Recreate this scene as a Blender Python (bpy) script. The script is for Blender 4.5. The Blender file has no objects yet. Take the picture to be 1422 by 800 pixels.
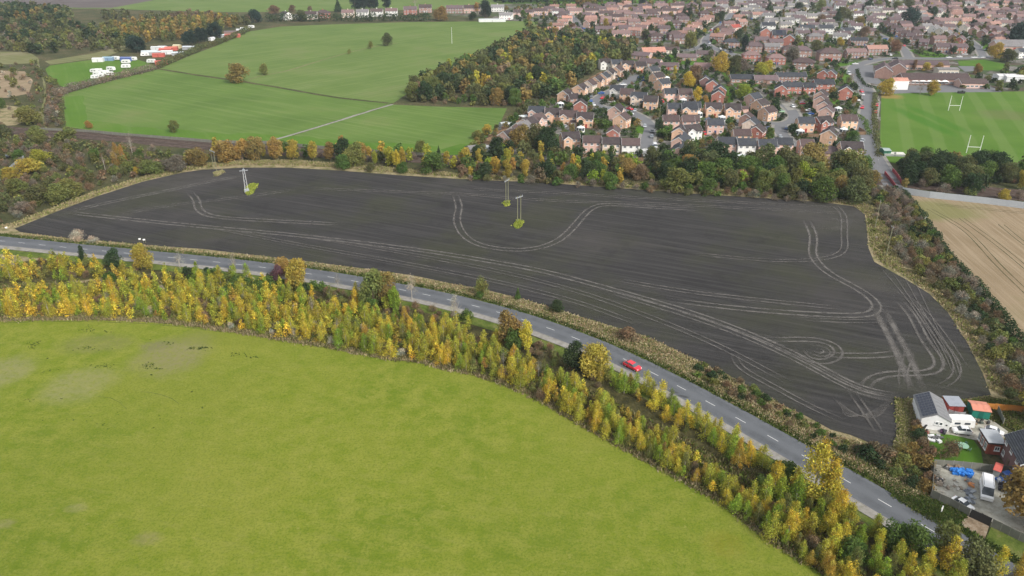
import bpy, bmesh, math, random
import numpy as np
from mathutils import Vector, Matrix
random.seed(11)
RNG = np.random.default_rng(7)
SC = bpy.context.scene
COL = SC.collection
R = math.radians

# ------------------------------------------------------------------ camera, sky, sun
H = 95.0                       # flying height of the camera in metres
FPX = 1050.0                   # focal length in pixels of the 1422 px wide photograph
TH = math.atan(500 / 1050)     # pitch below the horizon
cam_data = bpy.data.cameras.new("camera")
cam_data.sensor_width = 36
cam_data.lens = FPX / 1422 * 36
cam_data.clip_start = 1
cam_data.clip_end = 9000
cam = bpy.data.objects.new("camera", cam_data)
COL.objects.link(cam)
cam.location = (0, 0, H)
cam.rotation_euler = (math.pi / 2 - TH, 0, 0)
SC.camera = cam

SUN_EL, SUN_AZ = 38, 140        # azimuth clockwise from +Y: sun stands to the upper right of the picture
w = bpy.data.worlds.new("World")
SC.world = w
w.use_nodes = True
wn, wl = w.node_tree.nodes, w.node_tree.links
bg = wn['Background']
sky = wn.new('ShaderNodeTexSky')
sky.sky_type = 'NISHITA'
sky.sun_disc = False
sky.sun_elevation = R(SUN_EL)
sky.sun_rotation = R(SUN_AZ)
sky.air_density = 1.5
sky.dust_density = 6.0
sky.ozone_density = 1.0
hs = wn.new('ShaderNodeHueSaturation')      # thin overcast: the blue of the clear sky greyed out
hs.inputs['Saturation'].default_value = 0.30
wl.new(sky.outputs[0], hs.inputs['Color'])
cloud = wn.new('ShaderNodeMix'); cloud.data_type = 'RGBA'; cloud.inputs['Factor'].default_value = 0.55    # an even layer of cloud
cloud.inputs['B'].default_value = (5.2, 5.5, 5.9, 1)
wl.new(hs.outputs[0], cloud.inputs['A'])
wl.new(cloud.outputs['Result'], bg.inputs['Color'])
bg.inputs['Strength'].default_value = 0.125
sd = bpy.data.lights.new("sun", 'SUN')
sd.energy = 2.4
sd.angle = R(11)
sd.color = (1.0, 0.95, 0.88)
sun = bpy.data.objects.new("sun", sd)
COL.objects.link(sun)
sv = Vector((math.sin(R(SUN_AZ)) * math.cos(R(SUN_EL)), math.cos(R(SUN_AZ)) * math.cos(R(SUN_EL)), math.sin(R(SUN_EL))))
sun.rotation_euler = (-sv).to_track_quat('-Z', 'Y').to_euler()
sun.location = (0, 0, 300)
SC.view_settings.view_transform = 'Standard'
SC.view_settings.look = 'None'
SC.view_settings.exposure = 0.42
SC.view_settings.gamma = 1.0
SC.cycles.max_bounces = 6
SC.cycles.diffuse_bounces = 3
SC.cycles.transparent_max_bounces = 8
SC.cycles.volume_bounces = 0

# ------------------------------------------------------------------ where a pixel of the photograph meets the ground
ST, CT = math.sin(TH), math.cos(TH)
def G(px, py, z=0.0):
    x, y = px - 711, py - 400
    t = (H - z) / (FPX * ST + y * CT)
    return Vector((x * t, (FPX * CT - y * ST) * t))
def crop(ox, oy, s):
    return lambda x, y: (ox + x / s, oy + y / s)
CR = {'U': crop(0, 0, 3.555), 'T': crop(350, 0, 3.555), 'C': crop(700, 0, 3.95), 'D': crop(1060, 0, 3.93),
      'A': crop(640, 80, 4.444), 'B': crop(940, 80, 4.444), 'K': crop(900, 180, 4.182), 'P': crop(0, 0, 1),
      'E': crop(1240, 520, 6.665), 'F': crop(1240, 620, 6.665), 'L': crop(0, 180, 3.555), 'M': crop(380, 180, 4.444),
      'Z': crop(640, 230, 6.155), 'S': crop(1150, 180, 3.636), 'J': crop(350, 330, 3.555), 'N': crop(700, 400, 3.555),
      'Q': crop(1000, 575, 3.37), 'X': crop(900, 0, 7.11), 'Y': crop(1100, 0, 7.11), 'V': crop(1250, 0, 7.273),
      'O': crop(0, 300, 3.555), 'R': crop(1180, 350, 3.81)}
def at(c, x, y, z=0.0):
    return G(*CR[c](x, y), z)

# ------------------------------------------------------------------ helpers
def tag(o, label=None, cat=None, group=None, kind=None):
    if label: o['label'] = label
    if cat: o['category'] = cat
    if group: o['group'] = group
    if kind: o['kind'] = kind
    return o
def link(name, mesh, parent=None):
    o = bpy.data.objects.new(name, mesh)
    COL.objects.link(o)
    if parent: o.parent = parent
    return o
def empty(name, x, y, z=0, rz=0):
    o = bpy.data.objects.new(name, None)
    o.empty_display_size = 0.5
    o.location = (x, y, z)
    o.rotation_euler = (0, 0, rz)
    COL.objects.link(o)
    return o
class MB:
    """collects boxes, prisms, tubes; mesh() makes one mesh of them"""
    def __init__(s): s.v, s.f, s.m = [], [], []
    def add(s, vs, fs, m=0):
        b = len(s.v); s.v += [tuple(v) for v in vs]
        s.f += [tuple(b + i for i in f) for f in fs]; s.m += [m] * len(fs); return s
    def box(s, x0, x1, y0, y1, z0, z1, m=0):
        return s.add([(x0,y0,z0),(x1,y0,z0),(x1,y1,z0),(x0,y1,z0),(x0,y0,z1),(x1,y0,z1),(x1,y1,z1),(x0,y1,z1)],
                     [(3,2,1,0),(4,5,6,7),(0,1,5,4),(1,2,6,5),(2,3,7,6),(3,0,4,7)], m)
    def hexa(s, p, m=0):          # eight corners: four below, four above
        return s.add(p, [(3,2,1,0),(4,5,6,7),(0,1,5,4),(1,2,6,5),(2,3,7,6),(3,0,4,7)], m)
    def tube(s, a, b, r0, r1=None, n=6, m=0):
        r1 = r0 if r1 is None else r1
        a, b = Vector(a), Vector(b); d = (b - a).normalized()
        u = d.orthogonal().normalized(); v = d.cross(u)
        vs = []
        for c, r in ((a, r0), (b, r1)):
            for k in range(n):
                t = 2 * math.pi * k / n
                vs.append(c + u * math.cos(t) * r + v * math.sin(t) * r)
        fs = [(k, (k+1) % n, n + (k+1) % n, n + k) for k in range(n)] + [tuple(range(n))[::-1], tuple(range(n, 2*n))]
        return s.add(vs, fs, m)
    def loft(s, rings, m=0, caps=True):
        n = len(rings[0]); vs = [p for r in rings for p in r]; fs = []
        for i in range(len(rings) - 1):
            for k in range(n):
                fs.append((i*n+k, i*n+(k+1) % n, (i+1)*n+(k+1) % n, (i+1)*n+k))
        if caps: fs += [tuple(range(n))[::-1], tuple(range((len(rings)-1)*n, len(rings)*n))]
        return s.add(vs, fs, m)
    def mesh(s, name, *mats, smooth=False, fix=False):
        me = bpy.data.meshes.new(name)
        me.from_pydata(s.v, [], s.f)
        for m in mats: me.materials.append(m)
        if len(mats) > 1: me.polygons.foreach_set('material_index', s.m)
        if smooth: me.polygons.foreach_set('use_smooth', [True] * len(s.f))
        if fix:
            b = bmesh.new(); b.from_mesh(me); bmesh.ops.recalc_face_normals(b, faces=b.faces); b.to_mesh(me); b.free()
        me.update(); return me

# ------------------------------------------------------------------ materials
MATS = {}
class NT:
    def __init__(s, name, rough=0.9, spec=0.2):
        s.mat = bpy.data.materials.new(name); s.mat.use_nodes = True
        s.n, s.l = s.mat.node_tree.nodes, s.mat.node_tree.links
        s.b = s.n['Principled BSDF']
        s.b.inputs['Roughness'].default_value = rough
        s.b.inputs['Specular IOR Level'].default_value = spec
        s.tc = s.n.new('ShaderNodeNewGeometry').outputs['Position']
        s.oc = s.n.new('ShaderNodeTexCoord').outputs['Object']
        MATS[name] = s.mat
    def val(s, sock, v):
        if isinstance(v, (int, float)): sock.default_value = v
        elif isinstance(v, (tuple, list)): sock.default_value = (*v, 1) if len(v) == 3 and sock.type == 'RGBA' else v
        else: s.l.new(v, sock)
    def map(s, vec, scale=(1,1,1), rot=0, loc=(0,0,0)):
        if rot and tuple(scale) != (1,1,1):      # turn first, then stretch
            vec = s.map(vec, rot=rot); rot = 0
        m = s.n.new('ShaderNodeMapping'); s.l.new(vec, m.inputs['Vector'])
        m.inputs['Scale'].default_value = scale; m.inputs['Rotation'].default_value = (0, 0, rot); m.inputs['Location'].default_value = loc
        return m.outputs[0]
    def noise(s, scale, detail=4, rough=0.55, vec=None, dist=0.0):
        t = s.n.new('ShaderNodeTexNoise'); s.l.new(vec or s.tc, t.inputs['Vector'])
        t.inputs['Scale'].default_value = scale; t.inputs['Detail'].default_value = detail
        t.inputs['Roughness'].default_value = rough; t.inputs['Distortion'].default_value = dist
        return t.outputs['Fac']
    def vor(s, scale, out='Color', vec=None, rnd=1.0):
        t = s.n.new('ShaderNodeTexVoronoi'); s.l.new(vec or s.tc, t.inputs['Vector'])
        t.inputs['Scale'].default_value = scale; t.inputs['Randomness'].default_value = rnd
        return t.outputs[out]
    def ramp(s, fac, stops, interp='LINEAR'):
        r = s.n.new('ShaderNodeValToRGB'); s.val(r.inputs[0], fac); cr = r.color_ramp; cr.interpolation = interp
        while len(cr.elements) < len(stops): cr.elements.new(0.5)
        for e, (p, c) in zip(cr.elements, stops):
            e.position = p; e.color = (*c, 1) if not isinstance(c, (int, float)) else (c, c, c, 1)
        return r.outputs[0]
    def rng(s, fac, a, b, c=0.0, d=1.0, smooth=True):
        m = s.n.new('ShaderNodeMapRange'); m.interpolation_type = 'SMOOTHSTEP' if smooth else 'LINEAR'
        s.val(m.inputs[0], fac)
        for i, v in enumerate((a, b, c, d)): m.inputs[i+1].default_value = v
        return m.outputs[0]
    def mix(s, fac, a, b, mode='MIX'):
        m = s.n.new('ShaderNodeMix'); m.data_type = 'RGBA'; m.blend_type = mode
        s.val(m.inputs['Factor'], fac); s.val(m.inputs['A'], a); s.val(m.inputs['B'], b)
        return m.outputs['Result']
    def math(s, op, a, b=0.0):
        m = s.n.new('ShaderNodeMath'); m.operation = op; s.val(m.inputs[0], a); s.val(m.inputs[1], b); return m.outputs[0]
    def xyz(s, vec):
        m = s.n.new('ShaderNodeSeparateXYZ'); s.l.new(vec, m.inputs[0]); return m.outputs
    def ocol(s):
        return s.n.new('ShaderNodeObjectInfo').outputs['Color']
    def attr(s, name):
        a = s.n.new('ShaderNodeAttribute'); a.attribute_name = name; return a.outputs
    def patch(s, p, rx, ry, rot=0.0, soft=0.5, wob=0.35):
        """mask of one stain: 1 inside an ellipse round the world point p, with a ragged edge"""
        v = s.map(s.tc, loc=(-p[0], -p[1], 0)); v = s.map(v, (1/rx, 1/ry, 0), 0)
        if rot: v = s.map(s.map(s.tc, loc=(-p[0], -p[1], 0)), (1, 1, 0), rot); v = s.map(v, (1/rx, 1/ry, 0))
        L = s.n.new('ShaderNodeVectorMath'); L.operation = 'LENGTH'; s.l.new(v, L.inputs[0])
        d = s.math('ADD', L.outputs['Value'], s.math('MULTIPLY', s.math('SUBTRACT', s.noise(0.09, 5, 0.65), 0.5), wob * 3))
        return s.rng(d, 1.1, .9 - soft, 0, 1)
    def color(s, c): s.val(s.b.inputs['Base Color'], c); return s
    def bump(s, h, strength=0.5, dist=0.1):
        b = s.n.new('ShaderNodeBump'); b.inputs['Strength'].default_value = strength; b.inputs['Distance'].default_value = dist
        s.val(b.inputs['Height'], h); s.l.new(b.outputs[0], s.b.inputs['Normal']); return s
def flat(name, col, rough=0.6, spec=0.3, metal=0.0, var=0.12, scale=2.0):
    t = NT(name, rough, spec); t.b.inputs['Metallic'].default_value = metal
    n = t.noise(scale, 4, 0.6)
    t.color(t.mix(n, tuple(c*(1-var) for c in col), tuple(min(1, c*(1+var)) for c in col)))
    return t.mat

# rough ground under everything: tussock, bramble, bare soil
t = NT('rough_ground', 1, 0.05)
c = t.ramp(t.noise(0.05, 6, 0.65), [(0.3, (.045,.06,.022)), (0.48, (.10,.10,.045)), (0.62, (.16,.13,.07)), (0.75, (.09,.065,.04))])
c = t.mix(t.rng(t.noise(0.7, 4, 0.7), 0.35, 0.7), c, (.055,.06,.03))
t.color(c).bump(t.noise(1.2, 5, 0.7), 1.0, 0.6)

t = NT('meadow', 1, 0.05)
n1, n2, n3 = t.noise(0.022, 5, 0.6), t.noise(0.25, 5, 0.7), t.noise(2.2, 4, 0.8)
c = t.ramp(n1, [(0.34, (.125,.185,.014)), (0.5, (.180,.225,.022)), (0.66, (.240,.252,.040))])
c = t.mix(t.rng(n2, 0.35, 0.7), c, (.262,.275,.048))
c = t.mix(t.math('MULTIPLY', t.rng(t.noise(0.008, 3, 0.5), 0.42, 0.62), 0.4), c, (.165,.20,.028))
c = t.mix(t.math('MULTIPLY', t.rng(t.noise(0.5, 5, 0.8), 0.55, 0.72), 0.4), c, (.125,.18,.016))
c = t.mix(t.math('MULTIPLY', t.rng(n3, 0.45, 0.62), 0.55), c, (.095,.155,.012))
c = t.mix(t.math('MULTIPLY', t.rng(t.noise(0.9, 3, 0.7), 0.58, 0.75), 0.5), c, (.33,.31,.09))
sm = t.map(t.tc, (0.12, 0.5, 1), R(14))
c = t.mix(t.math('MULTIPLY', t.rng(t.noise(1.0, 5, 0.75, sm), 0.5, 0.72), 0.28), c, (.28,.27,.075))
for (p, rx, ry, k, cc) in (((243,492), 11, 12, .72, (.235,.215,.105)), ((108,534), 9.5, 9, .55, (.27,.255,.12)), ((3,518), 8, 10, .6, (.26,.245,.12)), ((215,480), 5, 3, .5, (.17,.16,.09)),
                           ((135,478), 12, 6, .45, (.20,.19,.08)), ((1005,755), 4, 4, .25, (.26,.20,.03)),
                           ((105,706), 2.4, 1.4, .4, (.28,.25,.12)), ((5,728), 2.2, 1.6, .4, (.28,.24,.13)),
                           ((205,748), 3, 2, .45, (.25,.22,.10)), ((330,470), 26, 5, .35, (.15,.19,.02))):
    g = G(*p)
    c = t.mix(t.math('MULTIPLY', t.math('MULTIPLY', t.patch(g, rx, ry), k*1.15), t.rng(t.noise(0.75, 6, 0.8), 0.33, 0.58, 0.25, 1.0)), c, cc)
t.color(c).bump(t.mix(0.5, t.noise(3.5, 4, 0.8), t.noise(0.8, 4, 0.7)), 1.0, 0.42)

t = NT('ploughed_soil', 1, 0.08)
p = t.map(t.tc, (1, 1, 1), R(0))
w1 = t.n.new('ShaderNodeTexWave'); w1.wave_type = 'BANDS'; w1.bands_direction = 'Y'
t.l.new(t.map(t.tc, (1, 1, 1), R(32)), w1.inputs['Vector'])
w1.inputs['Scale'].default_value = 0.10; w1.inputs['Distortion'].default_value = 2.2; w1.inputs['Detail'].default_value = 3; w1.inputs['Detail Scale'].default_value = 0.3
st = t.noise(1.0, 5, 0.7, t.map(t.tc, (0.018, 0.62, 1), R(24)))
st2 = t.noise(1.0, 4, 0.65, t.map(t.tc, (0.035, 1.7, 1), R(24)))
c = t.ramp(st, [(0.3, (.029,.028,.028)), (0.5, (.043,.0415,.041)), (0.72, (.072,.068,.065))])
c = t.mix(t.math('MULTIPLY', t.rng(st2, 0.45, 0.72), 0.42), c, (.078,.073,.068))
c = t.mix(t.math('MULTIPLY', t.rng(t.noise(0.03, 5, 0.6), 0.42, 0.68), 0.5), c, (.056,.060,.030))
c = t.mix(t.math('MULTIPLY', t.rng(t.noise(0.012, 4, 0.6), 0.5, 0.7), 0.55), c, (.088,.080,.074))
c = t.mix(t.math('MULTIPLY', t.rng(t.noise(3.0, 4, 0.8), 0.5, 0.8), 0.45), c, (.085,.08,.073))
c = t.mix(t.math('MULTIPLY', t.rng(t.noise(0.09, 5, 0.7), 0.5, 0.72), 0.35), c, (.022,.021,.021))
t.color(c).bump(t.mix(0.5, t.noise(1.6, 5, 0.8), st2), 1.0, 0.5)

t = NT('soil_track', 1, 0.08)
c = t.mix(t.noise(1.1, 4, 0.7), (.105,.098,.090), (.185,.172,.158))
tr = t.n.new('ShaderNodeBsdfTransparent'); mx = t.n.new('ShaderNodeMixShader')
a = t.math('MULTIPLY', t.math('MULTIPLY', t.rng(t.noise(0.30, 5, 0.7), 0.32, 0.62, 0.45, 1.0), t.ocol()), t.attr('fade')[2])
t.l.new(a, mx.inputs[0]); t.l.new(tr.outputs[0], mx.inputs[1]); t.l.new(t.b.outputs[0], mx.inputs[2])
t.l.new(mx.outputs[0], t.n['Material Output'].inputs['Surface']); t.color(c)

t = NT('wheel_wear', 0.7, 0.3)
tr = t.n.new('ShaderNodeBsdfTransparent'); mx = t.n.new('ShaderNodeMixShader')
t.l.new(t.math('MULTIPLY', t.rng(t.noise(0.2, 5, 0.7), 0.3, 0.7, 0.0, 0.22), t.attr('fade')[2]), mx.inputs[0]); t.l.new(tr.outputs[0], mx.inputs[1]); t.l.new(t.b.outputs[0], mx.inputs[2])
t.l.new(mx.outputs[0], t.n['Material Output'].inputs['Surface']); t.color((.075,.08,.088))
def crop_field(name, a, b, c2, ang, lines=0.35, sc=0.02):
    t = NT(name, 1, 0.05)
    c = t.ramp(t.noise(sc, 5, 0.6), [(0.32, a), (0.55, b), (0.75, c2)])
    s1 = t.noise(1.0, 4, 0.65, t.map(t.tc, (0.012, 0.28, 1), R(ang)))
    c = t.mix(t.math('MULTIPLY', t.rng(s1, 0.45, 0.7), lines), c, tuple(min(1, k*1.25+.02) for k in c2))
    c = t.mix(t.math('MULTIPLY', t.rng(t.noise(0.5, 4, 0.7), 0.5, 0.8), 0.3), c, a)
    t.color(c).bump(t.noise(1.5, 4, 0.7), 0.6, 0.2)
    return t
crop_field('green_wheat', (.088,.150,.032), (.115,.185,.042), (.152,.188,.062), 33)
crop_field('green_wheat_pale', (.100,.160,.038), (.128,.187,.050), (.160,.190,.072), -50)
crop_field('paddock_grass', (.078,.160,.022), (.095,.178,.026), (.13,.185,.045), 60, 0.2)
crop_field('far_plough', (.10,.085,.08), (.125,.105,.098), (.15,.13,.12), 5)
crop_field('lawn', (.055,.13,.014), (.08,.16,.02), (.12,.18,.04), 0, 0.2, 0.05)
crop_field('dull_grass', (.12,.14,.05), (.17,.17,.075), (.23,.205,.12), 30, 0.3, 0.03)
t = NT('pitch_grass', 1, 0.05)
c = t.ramp(t.noise(0.03, 4, 0.6), [(0.3, (.078,.155,.022)), (0.6, (.10,.180,.03)), (0.8, (.13,.185,.045))])
w1 = t.n.new('ShaderNodeTexWave'); w1.bands_direction = 'X'; t.l.new(t.map(t.tc, (1, 1, 1), R(23)), w1.inputs['Vector'])
w1.inputs['Scale'].default_value = 0.022; w1.inputs['Distortion'].default_value = 0.6; w1.inputs['Detail'].default_value = 2
c = t.mix(t.math('MULTIPLY', t.rng(w1.outputs['Fac'], 0.55, 0.8), 0.45), c, (.145,.21,.06))
c = t.mix(t.math('MULTIPLY', t.patch(G(1282, 168), 6, 45, 0, 0.5, 0.2), 0.7), c, (.05,.155,.012))
c = t.mix(t.math('MULTIPLY', t.patch(G(1300, 165), 5, 45, 0, 0.5, 0.2), 0.6), c, (.05,.155,.012))
c = t.mix(t.math('MULTIPLY', t.patch(G(1400, 160), 20, 16), 0.4), c, (.15,.13,.07))
c = t.mix(t.math('MULTIPLY', t.patch(G(1231, 134), 12, 9), 0.8), c, (.30,.20,.07))
t.color(c).bump(t.noise(1.5, 4, 0.7), 0.5, 0.15)

t = NT('stubble', 1, 0.05)
s1 = t.noise(1.0, 4, 0.6, t.map(t.tc, (0.02, 0.75, 1), R(96)))
c = t.ramp(t.noise(0.03, 5, 0.6), [(0.3, (.22,.165,.10)), (0.55, (.27,.205,.13)), (0.8, (.21,.18,.095))])
c = t.mix(t.math('MULTIPLY', t.rng(s1, 0.42, 0.68), 0.65), c, (.36,.285,.195))
c = t.mix(t.math('MULTIPLY', t.rng(t.noise(2.0, 4, 0.8), 0.5, 0.75), 0.35), c, (.15,.115,.07))
c = t.mix(t.math('MULTIPLY', t.patch(G(1290, 292), 26, 14), 0.6), c, (.15,.17,.05))
t.color(c).bump(t.mix(0.5, s1, t.noise(3, 4, 0.7)), 1.0, 0.15)

t = NT('dry_verge', 1, 0.05)
c = t.ramp(t.noise(0.22, 6, 0.7), [(0.30, (.07,.10,.028)), (0.42, (.22,.20,.09)), (0.56, (.40,.33,.20)), (0.75, (.28,.19,.115))])
c = t.mix(t.math('MULTIPLY', t.rng(t.noise(2.0, 4, 0.8), 0.45, 0.7), 0.5), c, (.13,.11,.055))
t.color(c).bump(t.noise(2.2, 5, 0.8), 1.0, 0.5)
t = NT('green_verge', 1, 0.05)
c = t.ramp(t.noise(0.3, 5, 0.7), [(0.32, (.065,.10,.02)), (0.52, (.13,.17,.035)), (0.72, (.22,.21,.08))])
c = t.mix(t.math('MULTIPLY', t.rng(t.noise(2.5, 4, 0.8), 0.5, 0.7), 0.5), c, (.07,.10,.02))
t.color(c).bump(t.noise(2.5, 5, 0.8), 1.0, 0.35)
t = NT('leaf_litter', 1, 0.05)
c = t.ramp(t.noise(0.3, 6, 0.72), [(0.3, (.035,.036,.018)), (0.46, (.070,.066,.028)), (0.60, (.13,.115,.05)), (0.75, (.10,.125,.03))])
t.color(c).bump(t.noise(1.8, 5, 0.8), 1.0, 0.6)

t = NT('asphalt', 0.85, 0.3)
c = t.mix(t.noise(0.15, 4, 0.6), (.098,.105,.116), (.135,.142,.153))
c = t.mix(t.math('MULTIPLY', t.rng(t.noise(9, 3, 0.7), 0.5, 0.8), 0.35), c, (.24,.25,.26))
c = t.mix(t.math('MULTIPLY', t.rng(t.noise(0.06, 5, 0.7), 0.60, 0.66), 0.25), c, (.10,.105,.115))
for p in ((935, 545), (948, 551)): c = t.mix(t.math('MULTIPLY', t.patch(G(*p), 1.7, 0.6, R(25), 0.4, 0.25), 0.8), c, (.055,.057,.06))
t.color(c).bump(t.noise(14, 3, 0.7), 0.3, 0.02)
t = NT('estate_asphalt', 0.9, 0.2)
c = t.mix(t.noise(0.12, 5, 0.7), (.13,.132,.14), (.20,.20,.205))
t.color(c)
t = NT('pavement', 0.95, 0.2)
c = t.ramp(t.noise(0.6, 5, 0.7), [(0.3, (.19,.175,.15)), (0.5, (.27,.255,.23)), (0.75, (.34,.325,.30))])
c = t.mix(t.math('MULTIPLY', t.rng(t.noise(0.25, 4, 0.7), 0.55, 0.7), 0.5), c, (.14,.15,.07))
t.color(c).bump(t.noise(8, 3, 0.7), 0.3, 0.03)
t = NT('yard_concrete', 0.95, 0.2)
c = t.ramp(t.noise(0.35, 6, 0.7), [(0.3, (.20,.185,.15)), (0.5, (.36,.345,.29)), (0.7, (.48,.47,.41))])
t.color(t.mix(t.math('MULTIPLY', t.rng(t.noise(1.6, 4, 0.8), 0.5, 0.7), 0.45), c, (.15,.135,.10)))
t = NT('gravel_drive', 1, 0.1)
c = t.ramp(t.noise(0.8, 6, 0.75), [(0.3, (.11,.08,.05)), (0.5, (.24,.18,.12)), (0.7, (.34,.30,.24))])
t.color(c).bump(t.noise(6, 3, 0.8), 0.6, 0.05)
t = NT('ballast', 1, 0.1)
c = t.ramp(t.noise(0.4, 6, 0.75), [(0.3, (.045,.034,.028)), (0.5, (.09,.065,.052)), (0.7, (.15,.115,.10))])
t.color(c).bump(t.noise(3, 3, 0.8), 0.8, 0.1)
t = NT('garden_ground', 1, 0.1)      # back gardens: lawns, paving, beds, cell by cell
v = t.vor(0.13, 'Color', t.map(t.tc, (1, .8, 1), R(20)))
f = t.xyz(v)[0]
c = t.ramp(f, [(0.0, (.055,.09,.025)), (0.26, (.07,.12,.028)), (0.42, (.20,.185,.165)), (0.58, (.10,.095,.07)), (0.70, (.115,.085,.06)), (0.84, (.26,.24,.225))], 'CONSTANT')
c = t.mix(t.rng(t.noise(0.5, 5, 0.75), 0.4, 0.65), c, (.075,.078,.055))
t.color(c).bump(t.noise(1.2, 4, 0.8), 0.9, 0.4)

t = NT('leaf', 0.75, 0.15)
c = t.mix(1.0, t.attr('tint')[0], t.ocol(), 'MULTIPLY')
t.color(c)
tl = t.n.new('ShaderNodeBsdfTranslucent'); t.l.new(c, tl.inputs['Color'])
mx = t.n.new('ShaderNodeMixShader'); mx.inputs[0].default_value = 0.30
t.l.new(t.b.outputs[0], mx.inputs[1]); t.l.new(tl.outputs[0], mx.inputs[2]); t.l.new(mx.outputs[0], t.n['Material Output'].inputs['Surface'])
flat('bark', (.13,.105,.08), 0.95, 0.1, var=.3)
flat('pale_bark', (.42,.38,.33), 0.9, 0.1, var=.35)

t = NT('brick', 0.9, 0.2)
br = t.n.new('ShaderNodeTexBrick'); t.l.new(t.map(t.oc, (1, 1, 1)), br.inputs['Vector'])
br.inputs['Scale'].default_value = 2.2; br.inputs['Color1'].default_value = (.86,.86,.86,1); br.inputs['Color2'].default_value = (1.1,1.1,1.1,1); br.inputs['Mortar'].default_value = (1.15,1.15,1.15,1)
c = t.mix(1.0, br.outputs[0], t.ocol(), 'MULTIPLY')
c = t.mix(t.rng(t.noise(0.6, 5, 0.7), 0.4, 0.75), c, t.mix(1.0, c, (.78,.76,.74), 'MULTIPLY'))
t.color(c)
t = NT('render_wall', 0.85, 0.2)
t.color(t.mix(t.rng(t.noise(0.8, 5, 0.7), 0.4, 0.8), t.ocol(), t.mix(1.0, t.ocol(), (.86,.85,.82), 'MULTIPLY')))
t = NT('roof_tile', 0.85, 0.25)
z = t.xyz(t.oc)[2]
ro = t.math('SINE', t.math('MULTIPLY', z, 28.0))
c = t.mix(1.0, t.ocol(), t.ramp(t.noise(1.1, 5, 0.75, t.oc), [(0.3, .72), (0.5, 1.0), (0.7, 1.28)]), 'MULTIPLY')
c = t.mix(t.math('MULTIPLY', t.rng(t.noise(0.35, 4, 0.7), 0.52, 0.7), 0.35), c, (.12,.125,.09))
t.color(c).bump(ro, 0.6, 0.05)
flat('white_paint', (.78,.78,.77), 0.5, 0.4, var=.05)
flat('grey_metal', (.42,.44,.46), 0.45, 0.5, 0.3, .15)
flat('panel_grey', (.16,.17,.19), 0.5, 0.4, 0, .1)
flat('dark_metal', (.035,.035,.035), 0.6, 0.4, 0, .2)
flat('pole_wood', (.24,.24,.15), 0.9, 0.1, var=.2)
flat('post_white', (.85,.85,.84), 0.5, 0.3, var=.03)
flat('rubber', (.02,.02,.02), 0.8, 0.2)
flat('fence_wood', (.24,.16,.10), 0.9, 0.1, var=.35, scale=1.2)
flat('fence_orange', (.50,.20,.045), 0.85, 0.2, var=.2)
flat('fence_concrete', (.19,.19,.16), 0.95, 0.1, var=.3, scale=.9)
flat('palisade', (.40,.43,.46), 0.6, 0.3, 0.1, .15)
flat('tarp_blue', (.03,.20,.62), 0.45, 0.4, 0, .35, 1.5)
flat('rail_steel', (.22,.16,.13), 0.5, 0.5, 0.6)
flat('sleeper', (.13,.115,.10), 0.95, 0.1)
flat('road_paint', (.80,.80,.78), 0.7, 0.2, var=.08, scale=1)
t = NT('glass', 0.08, 0.6); t.color(t.mix(t.n.new('ShaderNodeObjectInfo').outputs['Random'], (.035,.045,.055), (.12,.14,.16)))
t = NT('solar_cell', 0.18, 0.6)
t.color((.022,.027,.045))
t = NT('coloured', 0.55, 0.35)
t.color(t.mix(t.rng(t.noise(1.0, 4, 0.7), 0.4, 0.8), t.ocol(), t.mix(1.0, t.ocol(), (.8,.8,.8), 'MULTIPLY')))
t = NT('car_paint', 0.22, 0.6); t.b.inputs['Coat Weight'].default_value = 0.6; t.color(t.ocol())
t = NT('haze_air'); t.n.remove(t.b)
pv = t.n.new('ShaderNodeVolumePrincipled'); pv.inputs['Color'].default_value = (.80,.88,1.0,1); pv.inputs['Density'].default_value = 0.00008
t.l.new(pv.outputs[0], t.n['Material Output'].inputs['Volume'])
M = MATS

# ------------------------------------------------------------------ sheets and ribbons
def sheet(name, poly, z, mat, kind='structure', world=False):
    pts = [Vector(p) if world else G(*p) for p in poly]
    b = bmesh.new()
    vs = [b.verts.new((p[0], p[1], 0)) for p in pts]
    f = b.faces.new(vs)
    if f.normal.z < 0: f.normal_flip()
    bmesh.ops.triangulate(b, faces=[f])
    me = bpy.data.meshes.new(name); b.to_mesh(me); b.free(); me.materials.append(mat)
    for v in me.vertices: v.co.z = 0
    b = bmesh.new(); b.from_mesh(me); b.normal_update()
    for f in b.faces:
        if f.normal.z < 0: f.normal_flip()
    b.to_mesh(me); b.free()
    o = link(name, me); o.location.z = z; tag(o, kind=kind); return o
def smooth_line(pts, step=3.0):
    P = [Vector(p) for p in pts]; P = [P[0]*2 - P[1]] + P + [P[-1]*2 - P[-2]]; out = []
    for i in range(1, len(P) - 2):
        n = max(1, int((P[i+1] - P[i]).length / step))
        for k in range(n):
            t = k / n; a, b_, c_, d_ = P[i-1], P[i], P[i+1], P[i+2]
            out.append(0.5 * ((2*b_) + (c_ - a)*t + (2*a - 5*b_ + 4*c_ - d_)*t*t + (-a + 3*b_ - 3*c_ + d_)*t**3))
    out.append(P[-2]); return out
def relax(L, sig, step=3.0):
    """evens out a hand-plotted line"""
    k = int(sig*2.5/step); A = np.array([(p.x, p.y) for p in L]); n = len(A); w_ = np.exp(-.5*(np.arange(-k, k+1)*step/sig)**2); w_ /= w_.sum()
    E = np.concatenate([2*A[0] - A[k:0:-1], A, 2*A[-1] - A[-2:-k-2:-1]]) if n > k + 1 else A
    if len(E) == n: return L
    return [Vector((float((E[i:i+2*k+1,0]*w_).sum()), float((E[i:i+2*k+1,1]*w_).sum()))) for i in range(n)]
def even(L, step):
    return [p for p, _ in along(L, step)]
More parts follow.
